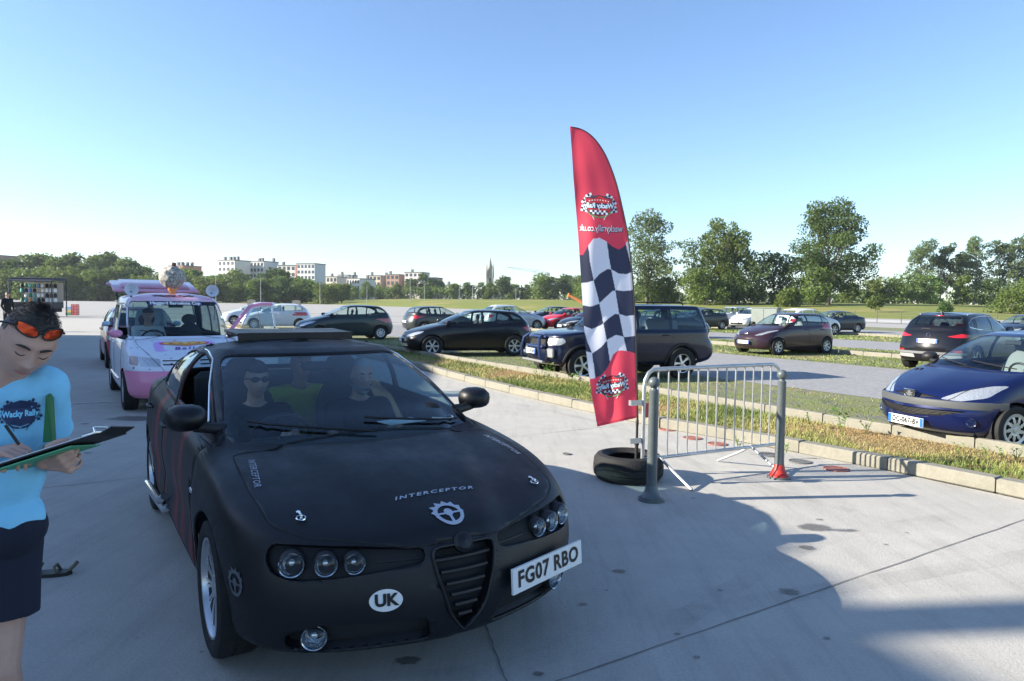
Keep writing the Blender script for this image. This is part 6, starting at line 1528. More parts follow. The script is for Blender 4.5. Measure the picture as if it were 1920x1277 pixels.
# ================================================================ TREES, BUILDINGS, FAR THINGS
import collections
NUM = collections.Counter(); ORD = ['first', 'second', 'third', 'fourth', 'fifth', 'sixth', 'seventh', 'eighth', 'ninth', 'tenth', 'eleventh']
def nth(l): NUM[l] += 1; return (l+', %s from left' % ORD[NUM[l]-1]).replace(' tree of the', ' tree in the')
def leafmat(name, c, c2, tr=.35):
    m, n, L, b = nodes(name); tc = n.nodes.new('ShaderNodeTexCoord').outputs['Object']
    oi = n.nodes.new('ShaderNodeObjectInfo')
    col = mixc(n, L, rng_(n, L, nz(n, L, tc, .45, 4), .35, .65), c, c2); hs = n.nodes.new('ShaderNodeHueSaturation'); L.new(rng_(n, L, oi.outputs['Random'], 0, 1, .485, .515), hs.inputs['Hue']); L.new(rng_(n, L, oi.outputs['Random'], 0, 1, .8, 1.2), hs.inputs['Value']); L.new(col, hs.inputs['Color'])
    L.new(hs.outputs[0], b.inputs['Base Color']); b.inputs['Roughness'].default_value = .6; b.inputs['Specular IOR Level'].default_value = .25
    t = n.nodes.new('ShaderNodeBsdfTranslucent'); L.new(mixc(n, L, .5, hs.outputs[0], (.16, .22, .02)), t.inputs['Color']); ms = n.nodes.new('ShaderNodeMixShader'); ms.inputs[0].default_value = tr
    L.new(b.outputs[0], ms.inputs[1]); L.new(t.outputs[0], ms.inputs[2]); L.new(ms.outputs[0], n.nodes['Material Output'].inputs[0]); return m
LF = dict(mid=leafmat('leaf_mid', (.095, .15, .034), (.135, .19, .05)), dark=leafmat('leaf_dark', (.060, .105, .032), (.09, .14, .04)), light=leafmat('leaf_light', (.10, .15, .03), (.14, .18, .045)), pale=leafmat('leaf_pale', (.09, .13, .055), (.13, .17, .075), .4))
BARK = mat('bark', (.10, .08, .06), .9, noise=.4, nscale=6, bump=.5, bscale=20); BIRCH = mat('pale_bark', (.36, .33, .28), .9, noise=.5, nscale=3)
def cards(centres, radii, n, size, rs, flat=.8):
    "n leaf clumps spread through the lumps, more towards their skins"
    w_ = radii**2; w_ = w_/w_.sum(); k = rs.choice(len(centres), n, p=w_)
    d = rs.normal(size=(n, 3)); d /= np.linalg.norm(d, axis=1)[:, None]; r = radii[k]*(rs.uniform(.25, 1, n)**.45)*rs.uniform(.85, 1.12, n); P = centres[k]+d*r[:, None]*np.array([1, 1, flat])
    a = rs.normal(size=(n, 3)); a = a*.8+d*.0; a /= np.linalg.norm(a, axis=1)[:, None]; b = np.cross(a, rs.normal(size=(n, 3))); b /= np.linalg.norm(b, axis=1)[:, None]; s_ = size*rs.uniform(.5, 1.35, n)[:, None]
    q = np.stack([P-a*s_*.5, P+b*s_*.32-a*s_*.08, P+a*s_*.55, P-b*s_*.36+a*s_*.05], 1).reshape(-1, 3); return q
def crown_mesh(name, lumps, n, size, seed, lm, flat=.8):
    rs = np.random.default_rng(seed); C_ = np.array([l[:3] for l in lumps], float); R_ = np.array([l[3] for l in lumps], float)
    q = cards(C_, R_, n, size, rs, flat); me = bpy.data.meshes.new(name); nv = len(q); me.vertices.add(nv); me.vertices.foreach_set('co', q.ravel()); nf = nv//4
    me.loops.add(nv); me.loops.foreach_set('vertex_index', np.arange(nv)); me.polygons.add(nf); me.polygons.foreach_set('loop_start', np.arange(0, nv, 4)); me.polygons.foreach_set('loop_total', np.full(nf, 4)); me.materials.append(lm); me.update(); me.validate(); return me
def lumps_for(kind, h, w, rs):
    "lumps in a tree of height h and width w, base at 0"
    L_ = []
    if kind == 'round':
        for k in range(16): a = rs.uniform(0, 6.28); z = rs.uniform(.30, .92); rr_ = w*.5*math.sqrt(max(.05, 1-((z-.55)/.5)**2))*rs.uniform(.35, .78); L_.append((rr_*math.cos(a), rr_*math.sin(a), z*h, w*rs.uniform(.15, .25)))
        L_.append((0, 0, .6*h, w*.33)); L_.append((0, 0, .88*h, w*.17))
    elif kind == 'bushy':
        for k in range(18): a = rs.uniform(0, 6.28); z = rs.uniform(.08, .90); rr_ = w*.5*math.sqrt(max(.1, 1-(max(0, z-.4)/.58)**2))*rs.uniform(.3, .8); L_.append((rr_*math.cos(a), rr_*math.sin(a), z*h, w*rs.uniform(.15, .26)))
        L_.append((0, 0, .45*h, w*.36))
    elif kind == 'open':
        for k in range(34): a = rs.uniform(0, 6.28); z = rs.uniform(.2, .95); rr_ = w*.5*rs.uniform(.2, .95)*math.sqrt(max(.1, 1-((z-.55)/.52)**2)); L_.append((rr_*math.cos(a), rr_*math.sin(a), z*h, w*rs.uniform(.07, .15)))
    elif kind == 'tall':
        for k in range(46): a = rs.uniform(0, 6.28); z = rs.uniform(.22, .97); rr_ = w*.5*rs.uniform(.05, .95)*(1.15-z*.55); L_.append((rr_*math.cos(a), rr_*math.sin(a), z*h, w*rs.uniform(.08, .19)))
    elif kind == 'oak':
        for k in range(64): a = rs.uniform(0, 6.28); z = rs.uniform(.14, .97); pr = math.sqrt(max(.08, 1-((z-.52)/.50)**2))*(1.0 if z < .75 else .85); rr_ = w*.5*pr*rs.uniform(.25, .98); L_.append((rr_*math.cos(a), rr_*math.sin(a), z*h, w*rs.uniform(.07, .16)))
        L_.append((0, 0, .5*h, w*.30)); L_.append((0, 0, .72*h, w*.22)); L_.append((.1*w, 0, .3*h, w*.26))
    return L_
def make_tree(kind, h, w, seed, lm, n, size, bark=BARK, loc=None, limbs=None, label=None, group=None, tr=.022, name='tree'):
    rs = np.random.default_rng(seed); L_ = lumps_for(kind, h, w, rs); e = empty(name, loc or (0, 0, 0), label=label, cat='tree', group=group)
    link('crown', crown_mesh('crown', L_, n, size, seed+1, lm), e)
    b = MB().use(bark); top = h*.72; P = [(0, 0, -.3)]; x = y = 0
    for k in range(1, 6): x += rs.uniform(-.02, .02)*h; y += rs.uniform(-.02, .02)*h; P.append((x, y, top*k/5))
    b.tube(P, [h*tr*(1-.15*k) for k in range(6)], 8)
    for l in L_[:(limbs or 9)]:
        z0 = rs.uniform(.22, .6)*top; t = z0/top*5; i = int(t); f_ = t-i; p0 = Vector(P[i])*(1-f_)+Vector(P[min(5, i+1)])*f_; p1 = Vector(l[:3]); mid = p0*.5+p1*.5+Vector((0, 0, -.02*h)); b.tube([p0, mid, p1], [h*tr*.42, h*tr*.26, h*tr*.08], 6)
    b.build('trunk', e); return e
def put(src, x, y, z, k, rz, label, group, kz=None):
    c = copy_tree(src); c.location = (x, y, z); c.scale = (k, k, kz or k); c.rotation_euler = (0, 0, rz); c['label'] = label
    if group: c['group'] = group
    elif 'group' in c: del c['group']
    return c
# prototypes, all 12 m tall
PR_ = [make_tree(k, 12, w_, 11+i*7, LF[m_], n_, sz) for i, (k, w_, m_, n_, sz) in enumerate((('round', 10, 'mid', 2600, .75), ('bushy', 11, 'light', 2600, .75), ('round', 9, 'dark', 2600, .75), ('bushy', 10, 'mid', 2600, .75), ('open', 9, 'mid', 1900, .7), ('bushy', 9, 'dark', 2600, .75)))]
used = set()
def plant(i, px, py, Y, label, group, wk=1.0, rz=None):
    x, _ = at(px, Y); z = ground_z(x, Y); h = D(px, py, Y).z-z; k = h/11.6; rz = random.uniform(0, 6.28) if rz is None else rz
    if i not in used: used.add(i); e = PR_[i]; e.location = (x, Y, z-.1); e.scale = (k*wk, k*wk, k); e.rotation_euler = (0, 0, rz); e['label'] = label; e['group'] = group; return e
    c = put(PR_[i], x, Y, z-.1, k*wk, rz, label, group, k); return c
gl_, gm_, gr_ = 'trees along the left far edge of the lot', 'trees behind the meadow in the middle', 'trees and bushes beyond the right meadow'
lab = ['mid-green rounded tree', 'light green bushy tree', 'dark green rounded tree', 'mid-green bushy tree', 'loose open-crowned tree', 'dark green bushy tree']
LT = [(-20, 490, 272), (25, 484, 290), (70, 477, 300), (100, 486, 282), (145, 472, 300), (172, 482, 290), (205, 471, 310), (232, 487, 300), (262, 500, 300), (285, 512, 296), (345, 506, 300), (372, 508, 310), (400, 517, 305), (435, 506, 300), (462, 514, 310), (508, 501, 300), (535, 508, 305), (560, 520, 300), (585, 530, 310), (618, 530, 320), (645, 534, 320)]
for i, (px, py, Y) in enumerate(LT):
    k = (0, 2, 3, 0, 2, 5, 2, 0, 3, 1, 1, 0, 3, 1, 4, 2, 0, 5, 3, 1, 3)[i]; pos = 'behind the trailer' if px < 160 else 'left of the ice cream' if px < 290 else 'left of the white flats' if px < 410 else 'before the white flats' if px < 560 else 'before the brick tower'
    plant(k, px, py, Y, nth('%s of the left belt, %s' % (lab[k], pos)), gl_, 1.25)
for i, px in enumerate(range(-40, 660, 27)):
    k = (1, 3, 1, 5, 1, 3)[i % 6]; pos = 'near the trailer' if px < 200 else 'behind the van' if px < 420 else 'below the flats'
    plant(k, px+random.uniform(-8, 8), random.uniform(517, 536) if px > 250 else random.uniform(500, 520), 268+random.uniform(-4, 8), nth('low %s of the left belt, %s' % (lab[k], pos)), gl_, 1.5)
MTs = [(665, 538, 330), (690, 530, 340), (712, 534, 350), (742, 533, 330), (772, 521, 350), (798, 514, 350), (822, 527, 350), (850, 532, 340), (878, 528, 340), (905, 530, 340), (922, 531, 330), (942, 516, 330), (965, 533, 340), (985, 534, 340), (1012, 513, 320), (1032, 519, 320), (1056, 513, 330), (1080, 519, 320), (1096, 517, 300), (1112, 520, 280)]
for i, (px, py, Y) in enumerate(MTs):
    k = (3, 0, 5, 0, 2, 5, 0, 3, 2, 5, 0, 2, 3, 5, 1, 3, 2, 5, 1, 0)[i]; pos = 'below the pale stone block' if px < 770 else 'right of the pink-white block' if px < 900 else 'around the church spire' if px < 970 else 'left of the flag'
    plant(k, px, py, Y, nth('%s behind the meadow, %s' % (lab[k], pos)), gm_, 1.15)
# filler scrub so that the belt reads closed at its foot
rs = np.random.default_rng(5)
def scrub(name, pts, n, size, lm, seed):
    me = crown_mesh(name, pts, n, size, seed, lm, .9); o = link(name, me); o['kind'] = 'stuff'; o['label'] = 'low scrub closing the foot of the far tree belt'; o['category'] = 'scrub'; return o
pts = []
for px in range(-60, 1120, 7):
    Y = 305 if px < 600 else 345; x, _ = at(px, Y); z = ground_z(x, Y); pts.append((x+rs.uniform(-2, 2), Y+rs.uniform(-6, 6), z+rs.uniform(.5, 4.5), rs.uniform(2.5, 4.2)))
scrub('scrub', pts, 30000, .9, LF['mid'], 3)
pts = []
for px in range(1090, 2060, 7):
    Y = 200+.05*(px-1100); x, _ = at(px, Y); z = ground_z(x, Y); pts.append((x+rs.uniform(-2, 2), Y+rs.uniform(-6, 6), z+rs.uniform(.3, 2.4 if px < 1600 else 3.2), rs.uniform(1.8, 3.2)))
scrub('scrub', pts, 26000, .7, LF['mid'], 4)
# the big trees on the right, one by one
def big(kind, px, py, pyb, Y, wpx, lm, n, size, label, seed, bark=BARK, limbs=12, tr=.02):
    x, _ = at(px, Y); z = ground_z(x, Y); h = D(px, py, Y).z-z; return make_tree(kind, h, wpx/FPX*Y, seed, LF[lm], n, size, bark, (x, Y, z-.1), limbs, label, None, tr)
big('oak', 1552, 382, 575, 150, 168, 'dark', 20000, .50, 'largest tree, broad dark green oak-like crown rising right of the centre group', 101, tr=.026)
big('oak', 1348, 410, 575, 155, 118, 'mid', 11000, .5, 'tall irregular tree with a ragged open top, left of the largest tree', 120, limbs=18)
big('open', 1372, 432, 575, 158, 110, 'mid', 4500, .5, 'spreading branch-topped tree just behind the ragged one', 131, limbs=16)
big('oak', 1212, 396, 575, 160, 118, 'pale', 8500, .5, 'tall grey-green tree standing directly right of the flag', 142, limbs=16)
big('open', 1292, 446, 575, 170, 95, 'pale', 2600, .5, 'thin airy tree between the grey-green tree and the ragged one', 153, BARK, 14)
big('bushy', 1452, 470, 575, 160, 95, 'dark', 4500, .55, 'dark dense tree filling the gap left of the largest tree', 164)
big('bushy', 1395, 490, 575, 152, 100, 'dark', 4500, .55, 'dense dark tree low in front of the ragged one', 175)
big('bushy', 1320, 505, 575, 150, 90, 'mid', 3500, .55, 'mid-green rounded tree left of the dark pair', 186)
big('bushy', 1225, 518, 575, 165, 90, 'mid', 3500, .55, 'low wide tree right of the flag above the off-roader roof', 197)
big('bushy', 1475, 545, 575, 140, 60, 'light', 2500, .5, 'light green bush in front of the dark trees, left of the largest trunk', 208)
big('bushy', 1525, 500, 575, 146, 70, 'mid', 2500, .5, 'mid-green undergrowth tree against the largest trunk', 219)
for i, (px, py, w_) in enumerate(((1718, 446, 74), (1762, 454, 60), (1826, 443, 66), (1872, 448, 60), (1908, 436, 66), (1958, 430, 80), (1795, 470, 56))):
    big('tall', px, py, 560, 205, w_, 'pale', 5200, .5, ('slender pale-trunked tree, %s in the thin row at the right' % ('first', 'second', 'fourth', 'fifth', 'sixth', 'last', 'shorter third')[i]), 300+i*9, BIRCH, 16, .014)
for i, (px, py, w_, m_) in enumerate(((1640, 516, 50, 'light'), (1672, 520, 50, 'mid'), (1700, 510, 60, 'mid'), (1745, 515, 50, 'mid'), (1590, 530, 40, 'light'), (1805, 510, 34, 'mid'), (1858, 525, 60, 'dark'), (1935, 520, 70, 'mid'))):
    big('bushy', px, py, 560, 185, w_, m_, 1800, .55, ('%s bush below the thin row, %s from left' % (dict(light='light green', mid='mid-green', dark='dark green')[m_], ('second', 'third', 'fourth', 'fifth', 'first', 'sixth', 'seventh', 'eighth')[i])), 400+i*9)
big('round', 1643, 553, 580, 118, 34, 'mid', 900, .35, 'small round tree alone on the meadow right of the largest tree', 500)
big('bushy', 1772, 560, 585, 112, 28, 'dark', 900, .35, 'small dark bush on the meadow above the black crossover', 511)
big('bushy', 1895, 535, 585, 120, 75, 'mid', 2400, .4, 'wide bush at the right edge of the meadow', 522)
# trees out to the left: the ones mirrored in the saloon's windows
for i, (x, y) in enumerate(((-20.5, 1.5), (-19.5, 7.5), (-20, 13))): make_tree('bushy', 7.0, 5.5, 600+i, LF['light'], 3000, .35, loc=(x, y, 0), label='leafy tree in front of the added building left of the lane, %s of three' % ('nearest', 'middle', 'farthest')[i], group=None)
# unseen building added to cast the shadow that lies over the lane
CASTER = mat('caster_render', (.45, .43, .40), .85, noise=.15, nscale=1.5); HG = mat('caster_glass', (.03, .045, .06), .08, coat=1)
prof = [(-14, 12.4), (-4, 12.1), (-1, 11.65), (0, 11.47), (.3, 11.41), (.50, 11.37), (.505, 18), (.86, 18), (.865, 11.36), (1.1, 11.40), (1.4, 11.38), (1.58, 11.31), (1.64, 11.27), (1.70, 11.34), (1.80, 11.39), (1.95, 11.42), (2.2, 11.40), (2.45, 11.32), (2.7, 11.08), (3.2, 10.72), (3.54, 10.56), (4.6, 10.25), (6, 9.95), (8, 9.75), (29, 9.72)]  # roofline and tall post shaped to the edge of that shadow
shadow_caster = empty('shadow_caster', (-24, 0, 0), label='unseen pale building added left of the lane to cast the shadow over it', cat='building')
poly = [(y, z) for y, z in prof]+[(29, 0), (-14, 0)]
b = MB().use(CASTER); M = Matrix(((0, 0, -1, 0), (1, 0, 0, 0), (0, 1, 0, 0), (0, 0, 0, 1)))
vs = [M @ Vector((y, z, 0)) for y, z in poly]+[M @ Vector((y, z, .3)) for y, z in poly]; n_ = len(poly)
b.add(vs, [tuple(range(n_)), tuple(range(2*n_-1, n_-1, -1))]+[(i, (i+1) % n_, n_+(i+1) % n_, n_+i) for i in range(n_)])
b.box((-4.65, 7.5, 4.6), (8.6, 42.9, 9.2)); b.build('wall', shadow_caster, smooth=None)
for k in range(9):
    for zz in (2.2, 6.2): f_ = MB().use(BLK).box((.03, -11+4.4*k, zz), (.08, 2.8, 2.2)).build('window', shadow_caster, smooth=None); MB().use(HG).box((.08, -11+4.4*k, zz), (.03, 2.6, 2.0)).build('pane', f_, smooth=None)
# ---- buildings on the skyline
WING = mat('far_window', (.05, .06, .08), .15); ROOFM = mat('far_roof', (.10, .10, .11), .7)
def block(px0, px1, pyt, Y, depth, rz, wallc, floors, cols, label, side=None, chim=0, roof='flat', mansard=False):
    xa, xb = at(px0, Y)[0], at(px1, Y)[0]; cx = (xa+xb)/2; H_ = D((px0+px1)/2, pyt, Y).z; span = xb-xa
    w_ = max(6, (span-depth*abs(math.sin(R(rz))))/math.cos(R(rz))); e = empty('apartment_block', (cx, Y, 0), R(rz), label=label, cat='building')
    wm = mat('far_wall_%02d%02d%02d' % tuple(int(c*99) for c in wallc), wallc, .85, noise=.1, nscale=.3)
    b = MB().use(wm); b.box((0, 0, H_/2), (w_, depth, H_)); b.build('wall', e, smooth=None)
    if side: MB().use(mat('far_brick', side, .85)).box((-w_/2-.1, 0, H_/2+.3), (.4, depth+.2, H_+.6)).build('end_wall', e, smooth=None)
    MB().use(ROOFM).box((0, 0, H_+.25), (w_+.6, depth+.6, .5)).build('roof', e, smooth=None)
    for k in range(chim): MB().use(ROOFM).box((w_*(-.42+.84*k/max(1, chim-1)), random.uniform(-.3, .3)*depth, H_+1.5), (1.3, 1.3, 2.4)).build('chimney', e, smooth=None)
    wme = None; fh = H_/floors; vis = max(2, min(floors, int(math.ceil(floors*.6))))
    for f in range(floors-vis, floors):
        for c_ in range(cols):
            if wme is None: o = MB().use(WING).box((0, 0, 0), (w_/cols*.60, .12, fh*.56)).build('window', e, smooth=None); wme = o
            else: o = wme.copy(); S.collection.objects.link(o)
            o.location = (w_*((c_+.5)/cols-.5), -depth/2-.06, fh*(f+.55))
        if not side:
            for c_ in range(2): o = wme.copy(); S.collection.objects.link(o); o.rotation_euler = (0, 0, R(90)); o.location = (-w_/2-.06, depth*(c_/2-.25), fh*(f+.55))
    return e
block(412, 468, 490, 430, 12, -28, (.62, .61, .57), 7, 4, 'white block of flats with roof chimneys, leftmost of the white pair', chim=4)
block(472, 520, 492, 440, 12, -28, (.50, .52, .52), 7, 4, 'pale grey block of flats, right of the white pair', chim=3)
block(524, 566, 499, 435, 10, -12, (.66, .64, .60), 6, 4, 'low white block left of the brick-ended tower', chim=1)
block(560, 608, 496, 425, 11, -20, (.52, .54, .56), 7, 5, 'tower of flats with a tall orange brick end wall', side=(.42, .16, .09))
block(608, 648, 520, 470, 12, -20, (.55, .50, .42), 4, 4, 'cream low block right of the brick-ended tower', chim=2)
block(636, 668, 517, 500, 12, -20, (.45, .45, .44), 5, 3, 'grey block behind the pale stone one', chim=2)
block(652, 702, 524, 440, 14, -32, (.60, .58, .52), 4, 5, 'pale stone block with rows of small windows', chim=2)
block(694, 728, 518, 480, 12, -20, (.50, .42, .32), 5, 3, 'tan block with a flat roof right of the pale stone one', chim=2)
block(726, 762, 516, 475, 12, -20, (.32, .20, .15), 5, 3, 'brown brick block left of the white and pink one', chim=1)
block(760, 804, 512, 470, 12, -20, (.60, .55, .52), 6, 4, 'white and pink block, rightmost of the large skyline flats', chim=1)
block(800, 828, 522, 480, 12, -15, (.28, .19, .16), 4, 3, 'small brown block right of the white and pink one', chim=0)
block(322, 374, 500, 440, 14, -25, (.36, .17, .11), 5, 4, 'brick block with many chimneys right of the ice cream cone', chim=6)
block(-10, 30, 481, 420, 14, -15, (.20, .13, .10), 6, 3, 'dark brick block above the trees at the far left edge', chim=1)
block(836, 862, 536, 440, 10, -20, (.40, .38, .36), 2, 3, 'low grey-roofed house left of the church spire', chim=1)
# church
x, _ = at(918, 560); ch = empty('church', (x, 560, 0), label='distant grey stone church spire on the skyline', cat='church'); STO = mat('church_stone', (.30, .29, .26), .9, noise=.3, nscale=.4); zt_ = D(918, 483, 560).z; zb__ = D(918, 505, 560).z
MB().use(STO).box((0, 0, zb__/2-3), (5.6, 5.6, zb__-6)).build('tower', ch, smooth=None)
MB().use(STO).lathe([(2.7, zb__-6), (2.4, zb__), (.12, zt_), (.001, zt_+.5)], None, 8).build('spire', ch, smooth=None)
for sx_ in (1, -1):
    for sy_ in (1, -1): MB().use(STO).lathe([(.8, zb__-7), (.8, zb__-2), (.001, zb__+5)], Matrix.Translation((2.5*sx_, 2.5*sy_, 0)), 6).build('pinnacle', ch, smooth=None)
for a_ in range(4):
    o = MB().use(INT).box((0, -2.85, zb__-10), (1.6, .1, 6)).build('louvre', ch, smooth=None); o.rotation_euler = (0, 0, a_*math.pi/2)
MB().use(STO).box((8, 8, 7), (14, 26, 14)).build('nave', ch, smooth=None)
# tower crane
j0, j1_, mp = D(952, 502, 520), D(1028, 512, 520), D(1003, 510, 520); cr = empty('tower_crane', (mp.x, 520, 0), label='distant tower crane with a long thin jib above the trees', cat='crane'); CRM = mat('crane_grey', (.35, .36, .36), .5)
def lattice(b, a, c, w_, n): 
    a, c = Vector(a), Vector(c); up = Vector((0, 0, w_)); 
    b.tube([a, c], .14, 4); b.tube([a+up*.3, c+up], .14, 4)
    for k in range(n): p = a+(c-a)*k/n; q = a+(c-a)*(k+.5)/n+up*(.3+.7*(k+.5)/n); r_ = a+(c-a)*(k+1)/n; b.tube([p, q, r_], .08, 4)
b = MB().use(CRM); lattice(b, j0-Vector((mp.x, 520, 0)), Vector((0, 0, mp.z)), 1.6, 12); b.build('jib', cr, smooth=None)
b = MB().use(CRM); lattice(b, j1_-Vector((mp.x, 520, 0)), Vector((0, 0, mp.z)), 1.6, 4); b.box(j1_-Vector((mp.x, 520, 1.0)), (2.5, 1.5, 2.5)); b.build('counter_jib', cr, smooth=None)
b = MB().use(CRM); 
for sx_ in (.7, -.7): b.tube([(sx_, 0, 0), (sx_, 0, mp.z+1)], .14, 4)
for k in range(14): b.tube([(-.7*(1 if k % 2 else -1), 0, mp.z*k/14), (.7*(1 if k % 2 else -1), 0, mp.z*(k+1)/14)], .08, 4)
b.build('mast', cr, smooth=None)
# street lamps
LM_ = mat('lamp_post_grey', (.30, .31, .31), .5, .4)
for i, (px, py, Y) in enumerate(((489, 522, 215), (600, 528, 225), (688, 534, 240), (769, 520, 235), (796, 533, 245), (861, 534, 245), (886, 536, 250), (967, 540, 250), (405, 508, 235))):
    x, _ = at(px, Y); z = ground_z(x, Y); h = D(px, py, Y).z-z; e = empty('street_lamp', (x, Y, z), label='tall thin lamp post in front of the tree belt, %s from the left' % ('second', 'third', 'fourth', 'fifth', 'sixth', 'seventh', 'eighth', 'ninth', 'first')[i], cat='street lamp', group='lamp posts along the far side of the lot')
    MB().use(LM_).tube([(0, 0, 0), (0, 0, h)], [.10, .06], 8).build('post', e); b = MB().use(LM_); b.tube([(0, 0, h-.05), (.9, 0, h+.15)], .05, 6); b.box((1.2, 0, h+.16), (.7, .25, .12), bev=.03); b.build('lamp_head', e)
# concrete blocks and a cabinet
for i, (px, Y, w_) in enumerate(((472, 190, 2.2), (556, 195, 2.2), (393, 200, 2.0))):
    x, _ = at(px, Y); b = MB().use(KERBM); b.box((0, 0, .7), (w_, .8, 1.3), bev=.05); b.box((0, 0, 1.42), (w_*.6, .5, .14), bev=.04); o = b.build('concrete_block', smooth=None); o.location = (x, Y, 0); tag(o, 'pale concrete block at the far edge of the lot, %s' % ('above the white hatchback bonnet', 'above the white hatchback tail', 'right of the van roof')[i], 'block')
x, _ = at(1437, 49); cab = empty('electrical_cabinet', (x, 49, 0), R(-35), label='grey-green electrical cabinet between the white car and the aubergine hatchback', cat='cabinet'); CBM = mat('cabinet_grey', (.22, .25, .23), .6, noise=.12, nscale=3)
MB().use(CBM).box((0, 0, .80), (1.75, 1.15, 1.48)).build('housing', cab, smooth=None); MB().use(KERBM).box((0, 0, .04), (1.95, 1.3, .12)).build('plinth', cab, smooth=None); MB().use(CBM).box((0, 0, 1.565), (1.85, 1.25, .06), bev=.02).build('lid', cab, smooth=None)
for s in (-1, 1): MB().use(CBM).box((s*.43, -.585, .82), (.80, .02, 1.30), bev=.006).build('door', cab, smooth=None)
MB().use(WHT).box((-.885, 0, 1.15), (.01, .3, .38)).build('notice', cab, smooth=None)
# excavator arm beyond the flag
x, _ = at(1098, 95); ex = empty('excavator', (x, 95, ground_z(x, 95)), label='orange digger arm sticking out left of the flag over the meadow edge', cat='excavator'); ORG = mat('digger_orange', (.62, .22, .05), .5)
a_ = D(1066, 553, 95)-ex.location; c_ = D(1092, 567, 95)-ex.location
b = MB().use(ORG); b.tube([a_, a_*.5+c_*.5, c_], [.14, .22, .26], 6); b.build('arm', ex); MB().use(ORG).tube([a_+Vector((.05, 0, .25)), a_, a_+Vector((-.1, 0, -.35))], [.08, .14, .10], 6).build('bucket_link', ex)
MB().use(ORG).box((1.4, .6, .65), (2.2, 1.6, .8), bev=.1).build('body', ex); MB().use(INT).box((1.4, .6, .15), (2.4, 2.0, .4), bev=.12).build('track', ex)
# fences
def fence(pts, step, h, label, r=.03, wires=(.35, .75), mesh_=False):
    pts = [Vector(p) for p in pts]; e = empty('wire_fence', pts[0], label=label, cat='fence'); o0 = pts[0]; pm = mat('rusty_post', (.09, .08, .07), .8)
    for a, c in zip(pts[:-1], pts[1:]):
        n = max(1, int((c-a).length/step))
        for k in range(n): p = a+(c-a)*k/n-o0; MB().use(pm).tube([p, p+Vector((0, 0, h))], r, 6).build('post', e)
    for z in wires: MB().use(pm).tube([p-o0+Vector((0, 0, z)) for p in pts], .012 if not mesh_ else .02, 4).build('wire', e)
fence([G(250, 592), G(402, 600), G(572, 608), G(762, 616)], 8.5, 1.15, 'low wire fence on dark posts behind the front row of cars')
fence([ST(80, 70), ST(73, 40), ST(70, 0), ST(66, -30)], 3.0, 1.3, 'thin mesh fence along the pale track beyond the back row of bays', .04, (.1, .5, .9, 1.25), True)
strip('track', 74, 92, -60, 66, .02, mat('pale_track', (.48, .47, .44), .9, noise=.15, nscale=.5))
# ---- verge grass, dry straw and weeds
GB = [mat('blade_green', (.12, .17, .035), .8), mat('blade_yellow', (.27, .28, .09), .8), mat('blade_straw', (.42, .32, .14), .85), mat('blade_rust', (.36, .24, .11), .85)]
def nfun(x, y): return math.sin(x*1.3+math.sin(y*.9)*1.7)+math.sin(y*1.1+x*.5+2)*.8+math.sin(x*3.1-y*2.3)*.4
def blades(name, s0, s1, t0, t1, n, h, z, label, dry=0.0, dens=None, wd=.006):
    V = []; F = []; Mi = []
    for _ in range(n):
        s_ = random.uniform(s0, s1); t = random.uniform(t0, t1)
        if dens and random.random() > dens(s_, t): continue
        p = ST(s_, t, z); v = nfun(p.x, p.y)
        k = (3 if random.random() < .5 else 2) if v+dry > 1.0+random.uniform(-.5, .5) else (1 if v+dry > .1+random.uniform(-.6, .6) else 0)
        hh = h*random.uniform(.35, 1.25)*(.55 if k >= 2 else 1)*(1.2 if v < -.8 else 1); a = random.uniform(0, 6.28); ln = random.uniform(.1, .9 if k < 2 else 3.2)*hh; w_ = wd*random.uniform(.6, 1.3)*(.6 if k >= 2 else 1)*(1+.06*max(0, p.y-8))
        d = Vector((math.cos(a), math.sin(a), 0)); q = Vector((-d.y, d.x, 0))*w_; o = len(V); V += [p-q, p+q, p+d*ln*.4+q*.6+Vector((0, 0, hh*.6)), p+d*ln*.4-q*.6+Vector((0, 0, hh*.6)), p+d*ln+Vector((0, 0, hh))]
        F += [(o, o+1, o+2, o+3), (o+3, o+2, o+4)]; Mi += [k, k]
    me = bpy.data.meshes.new(name); me.from_pydata([tuple(v) for v in V], [], F)
    for m_ in GB: me.materials.append(m_)
    me.polygons.foreach_set('material_index', Mi); me.update(); o = link(name, me); return tag(o, label, 'grass', kind='stuff')
blades('verge_grass', 7.26, 8.92, -1.5, 12, 50000, .055, .06, 'green and straw-dry grass on the verge between the two kerbs', .15, wd=.0036)
blades('verge_grass', 7.26, 8.9, 12, 34, 20000, .06, .06, 'rough grass on the far part of the verge', .1, wd=.005)
blades('bay_grass', 9.1, 12.6, 0, 30, 22000, .032, .0, 'short patchy grass growing through the pavers of the front bays', -.1, lambda s_, t: .25+.75*(nfun(s_*1.7, t*1.3) > -.2), wd=.005)
blades('bay_grass', 19.3, 27.3, 2, 34, 34000, .035, .0, 'mown grass of the middle bays', -.4, wd=.009)
blades('bay_grass', 33.9, 43.4, 8, 40, 16000, .04, .0, 'grass of the back bays', -.4, wd=.014)
WL = mat('weed_leaf', (.12, .22, .03), .6)
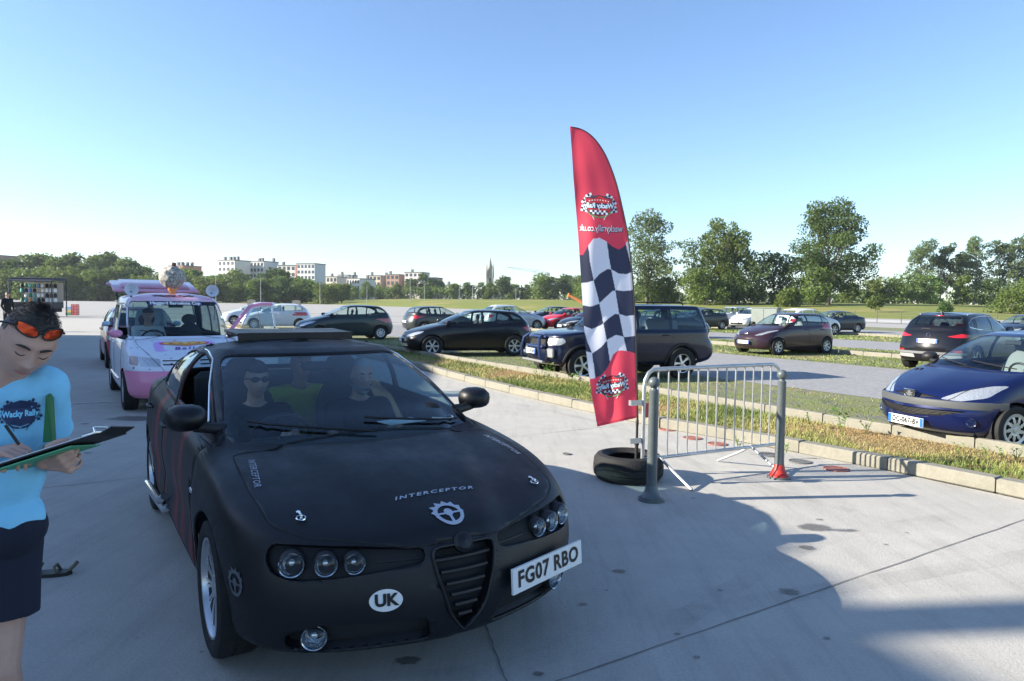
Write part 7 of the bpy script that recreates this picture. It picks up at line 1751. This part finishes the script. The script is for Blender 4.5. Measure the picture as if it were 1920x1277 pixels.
def weed(x, y, z, h, seed, label, leafy=True):
    rs_ = random.Random(seed); e = empty('weed', (x, y, z), label=label, cat='weed', group='leafy weeds along the kerb'); b = MB().use(WL); st = MB().use(WL)
    for k in range(rs_.randint(2, 4)):
        a = rs_.uniform(0, 6.28); tip = Vector((math.cos(a)*h*.35, math.sin(a)*h*.35, h*rs_.uniform(.7, 1.1))); st.tube([(0, 0, 0), tip*.5+Vector((0, 0, h*.1)), tip], [.004, .003, .002], 5)
        for j in range(9):
            f_ = .25+.75*j/8; p = tip*f_+Vector((0, 0, h*.1*math.sin(f_*3.1))); a2 = rs_.uniform(0, 6.28); L_ = h*rs_.uniform(.16, .30); d = Vector((math.cos(a2), math.sin(a2), rs_.uniform(-.1, .6))); s_ = Vector((-d.y, d.x, 0))*L_*.28; b.add([p, p+d*L_*.5+s_, p+d*L_, p+d*L_*.5-s_], [(0, 1, 2, 3)])
    st.build('stem', e); b.build('leaves', e, smooth=None)
for i, (px, py, h, lb) in enumerate(((1580, 800, .30, 'leafy weed standing by the kerb left of the dark blue hatchback'), (1520, 790, .22, 'small weed beside the parking kerb right of the barrier'), (1797, 838, .16, 'bright green weed below the number plate of the dark blue hatchback'), (1850, 845, .15, 'small weed under the right headlight of the dark blue hatchback'), (1880, 852, .16, 'weed under the front wheel of the dark blue hatchback'), (1905, 853, .18, 'feathery weed at the right edge by the front tyre'),
    (1625, 800, .2, 'weed at the kerb in front of the dark blue hatchback bumper'), (1385, 828, .18, 'weed on the verge seen through the barrier'), (1265, 770, .25, 'weed beside the left end of the barrier'), (1475, 835, .12, 'small weed growing at the foot of the lane kerb'), (1030, 712, .35, 'grassy weed in front of the off-roader bumper'), (1075, 722, .30, 'weed in front of the off-roader wheel'), (1005, 705, .28, 'weed left of the off-roader number plate'))):
    p = G(px, py+(8 if py > 760 else 0), .1); weed(p.x, p.y, .06, h, i, lb)

place(hero, HX, HY, HD)
# ---- the morning air
hm = bpy.data.materials.new('air_haze'); hm.use_nodes = True; n = hm.node_tree; n.nodes.remove(n.nodes['Principled BSDF']); pv = n.nodes.new('ShaderNodeVolumePrincipled'); pv.inputs['Color'].default_value = (.80, .88, 1, 1); pv.inputs['Density'].default_value = .00016; pv.inputs['Anisotropy'].default_value = .2
n.links.new(pv.outputs[0], n.nodes['Material Output'].inputs['Volume'])
hz = MB().use(hm).box((0, 720, 39), (1900, 1640, 82)).build('haze', smooth=None); hz['kind'] = 'stuff'
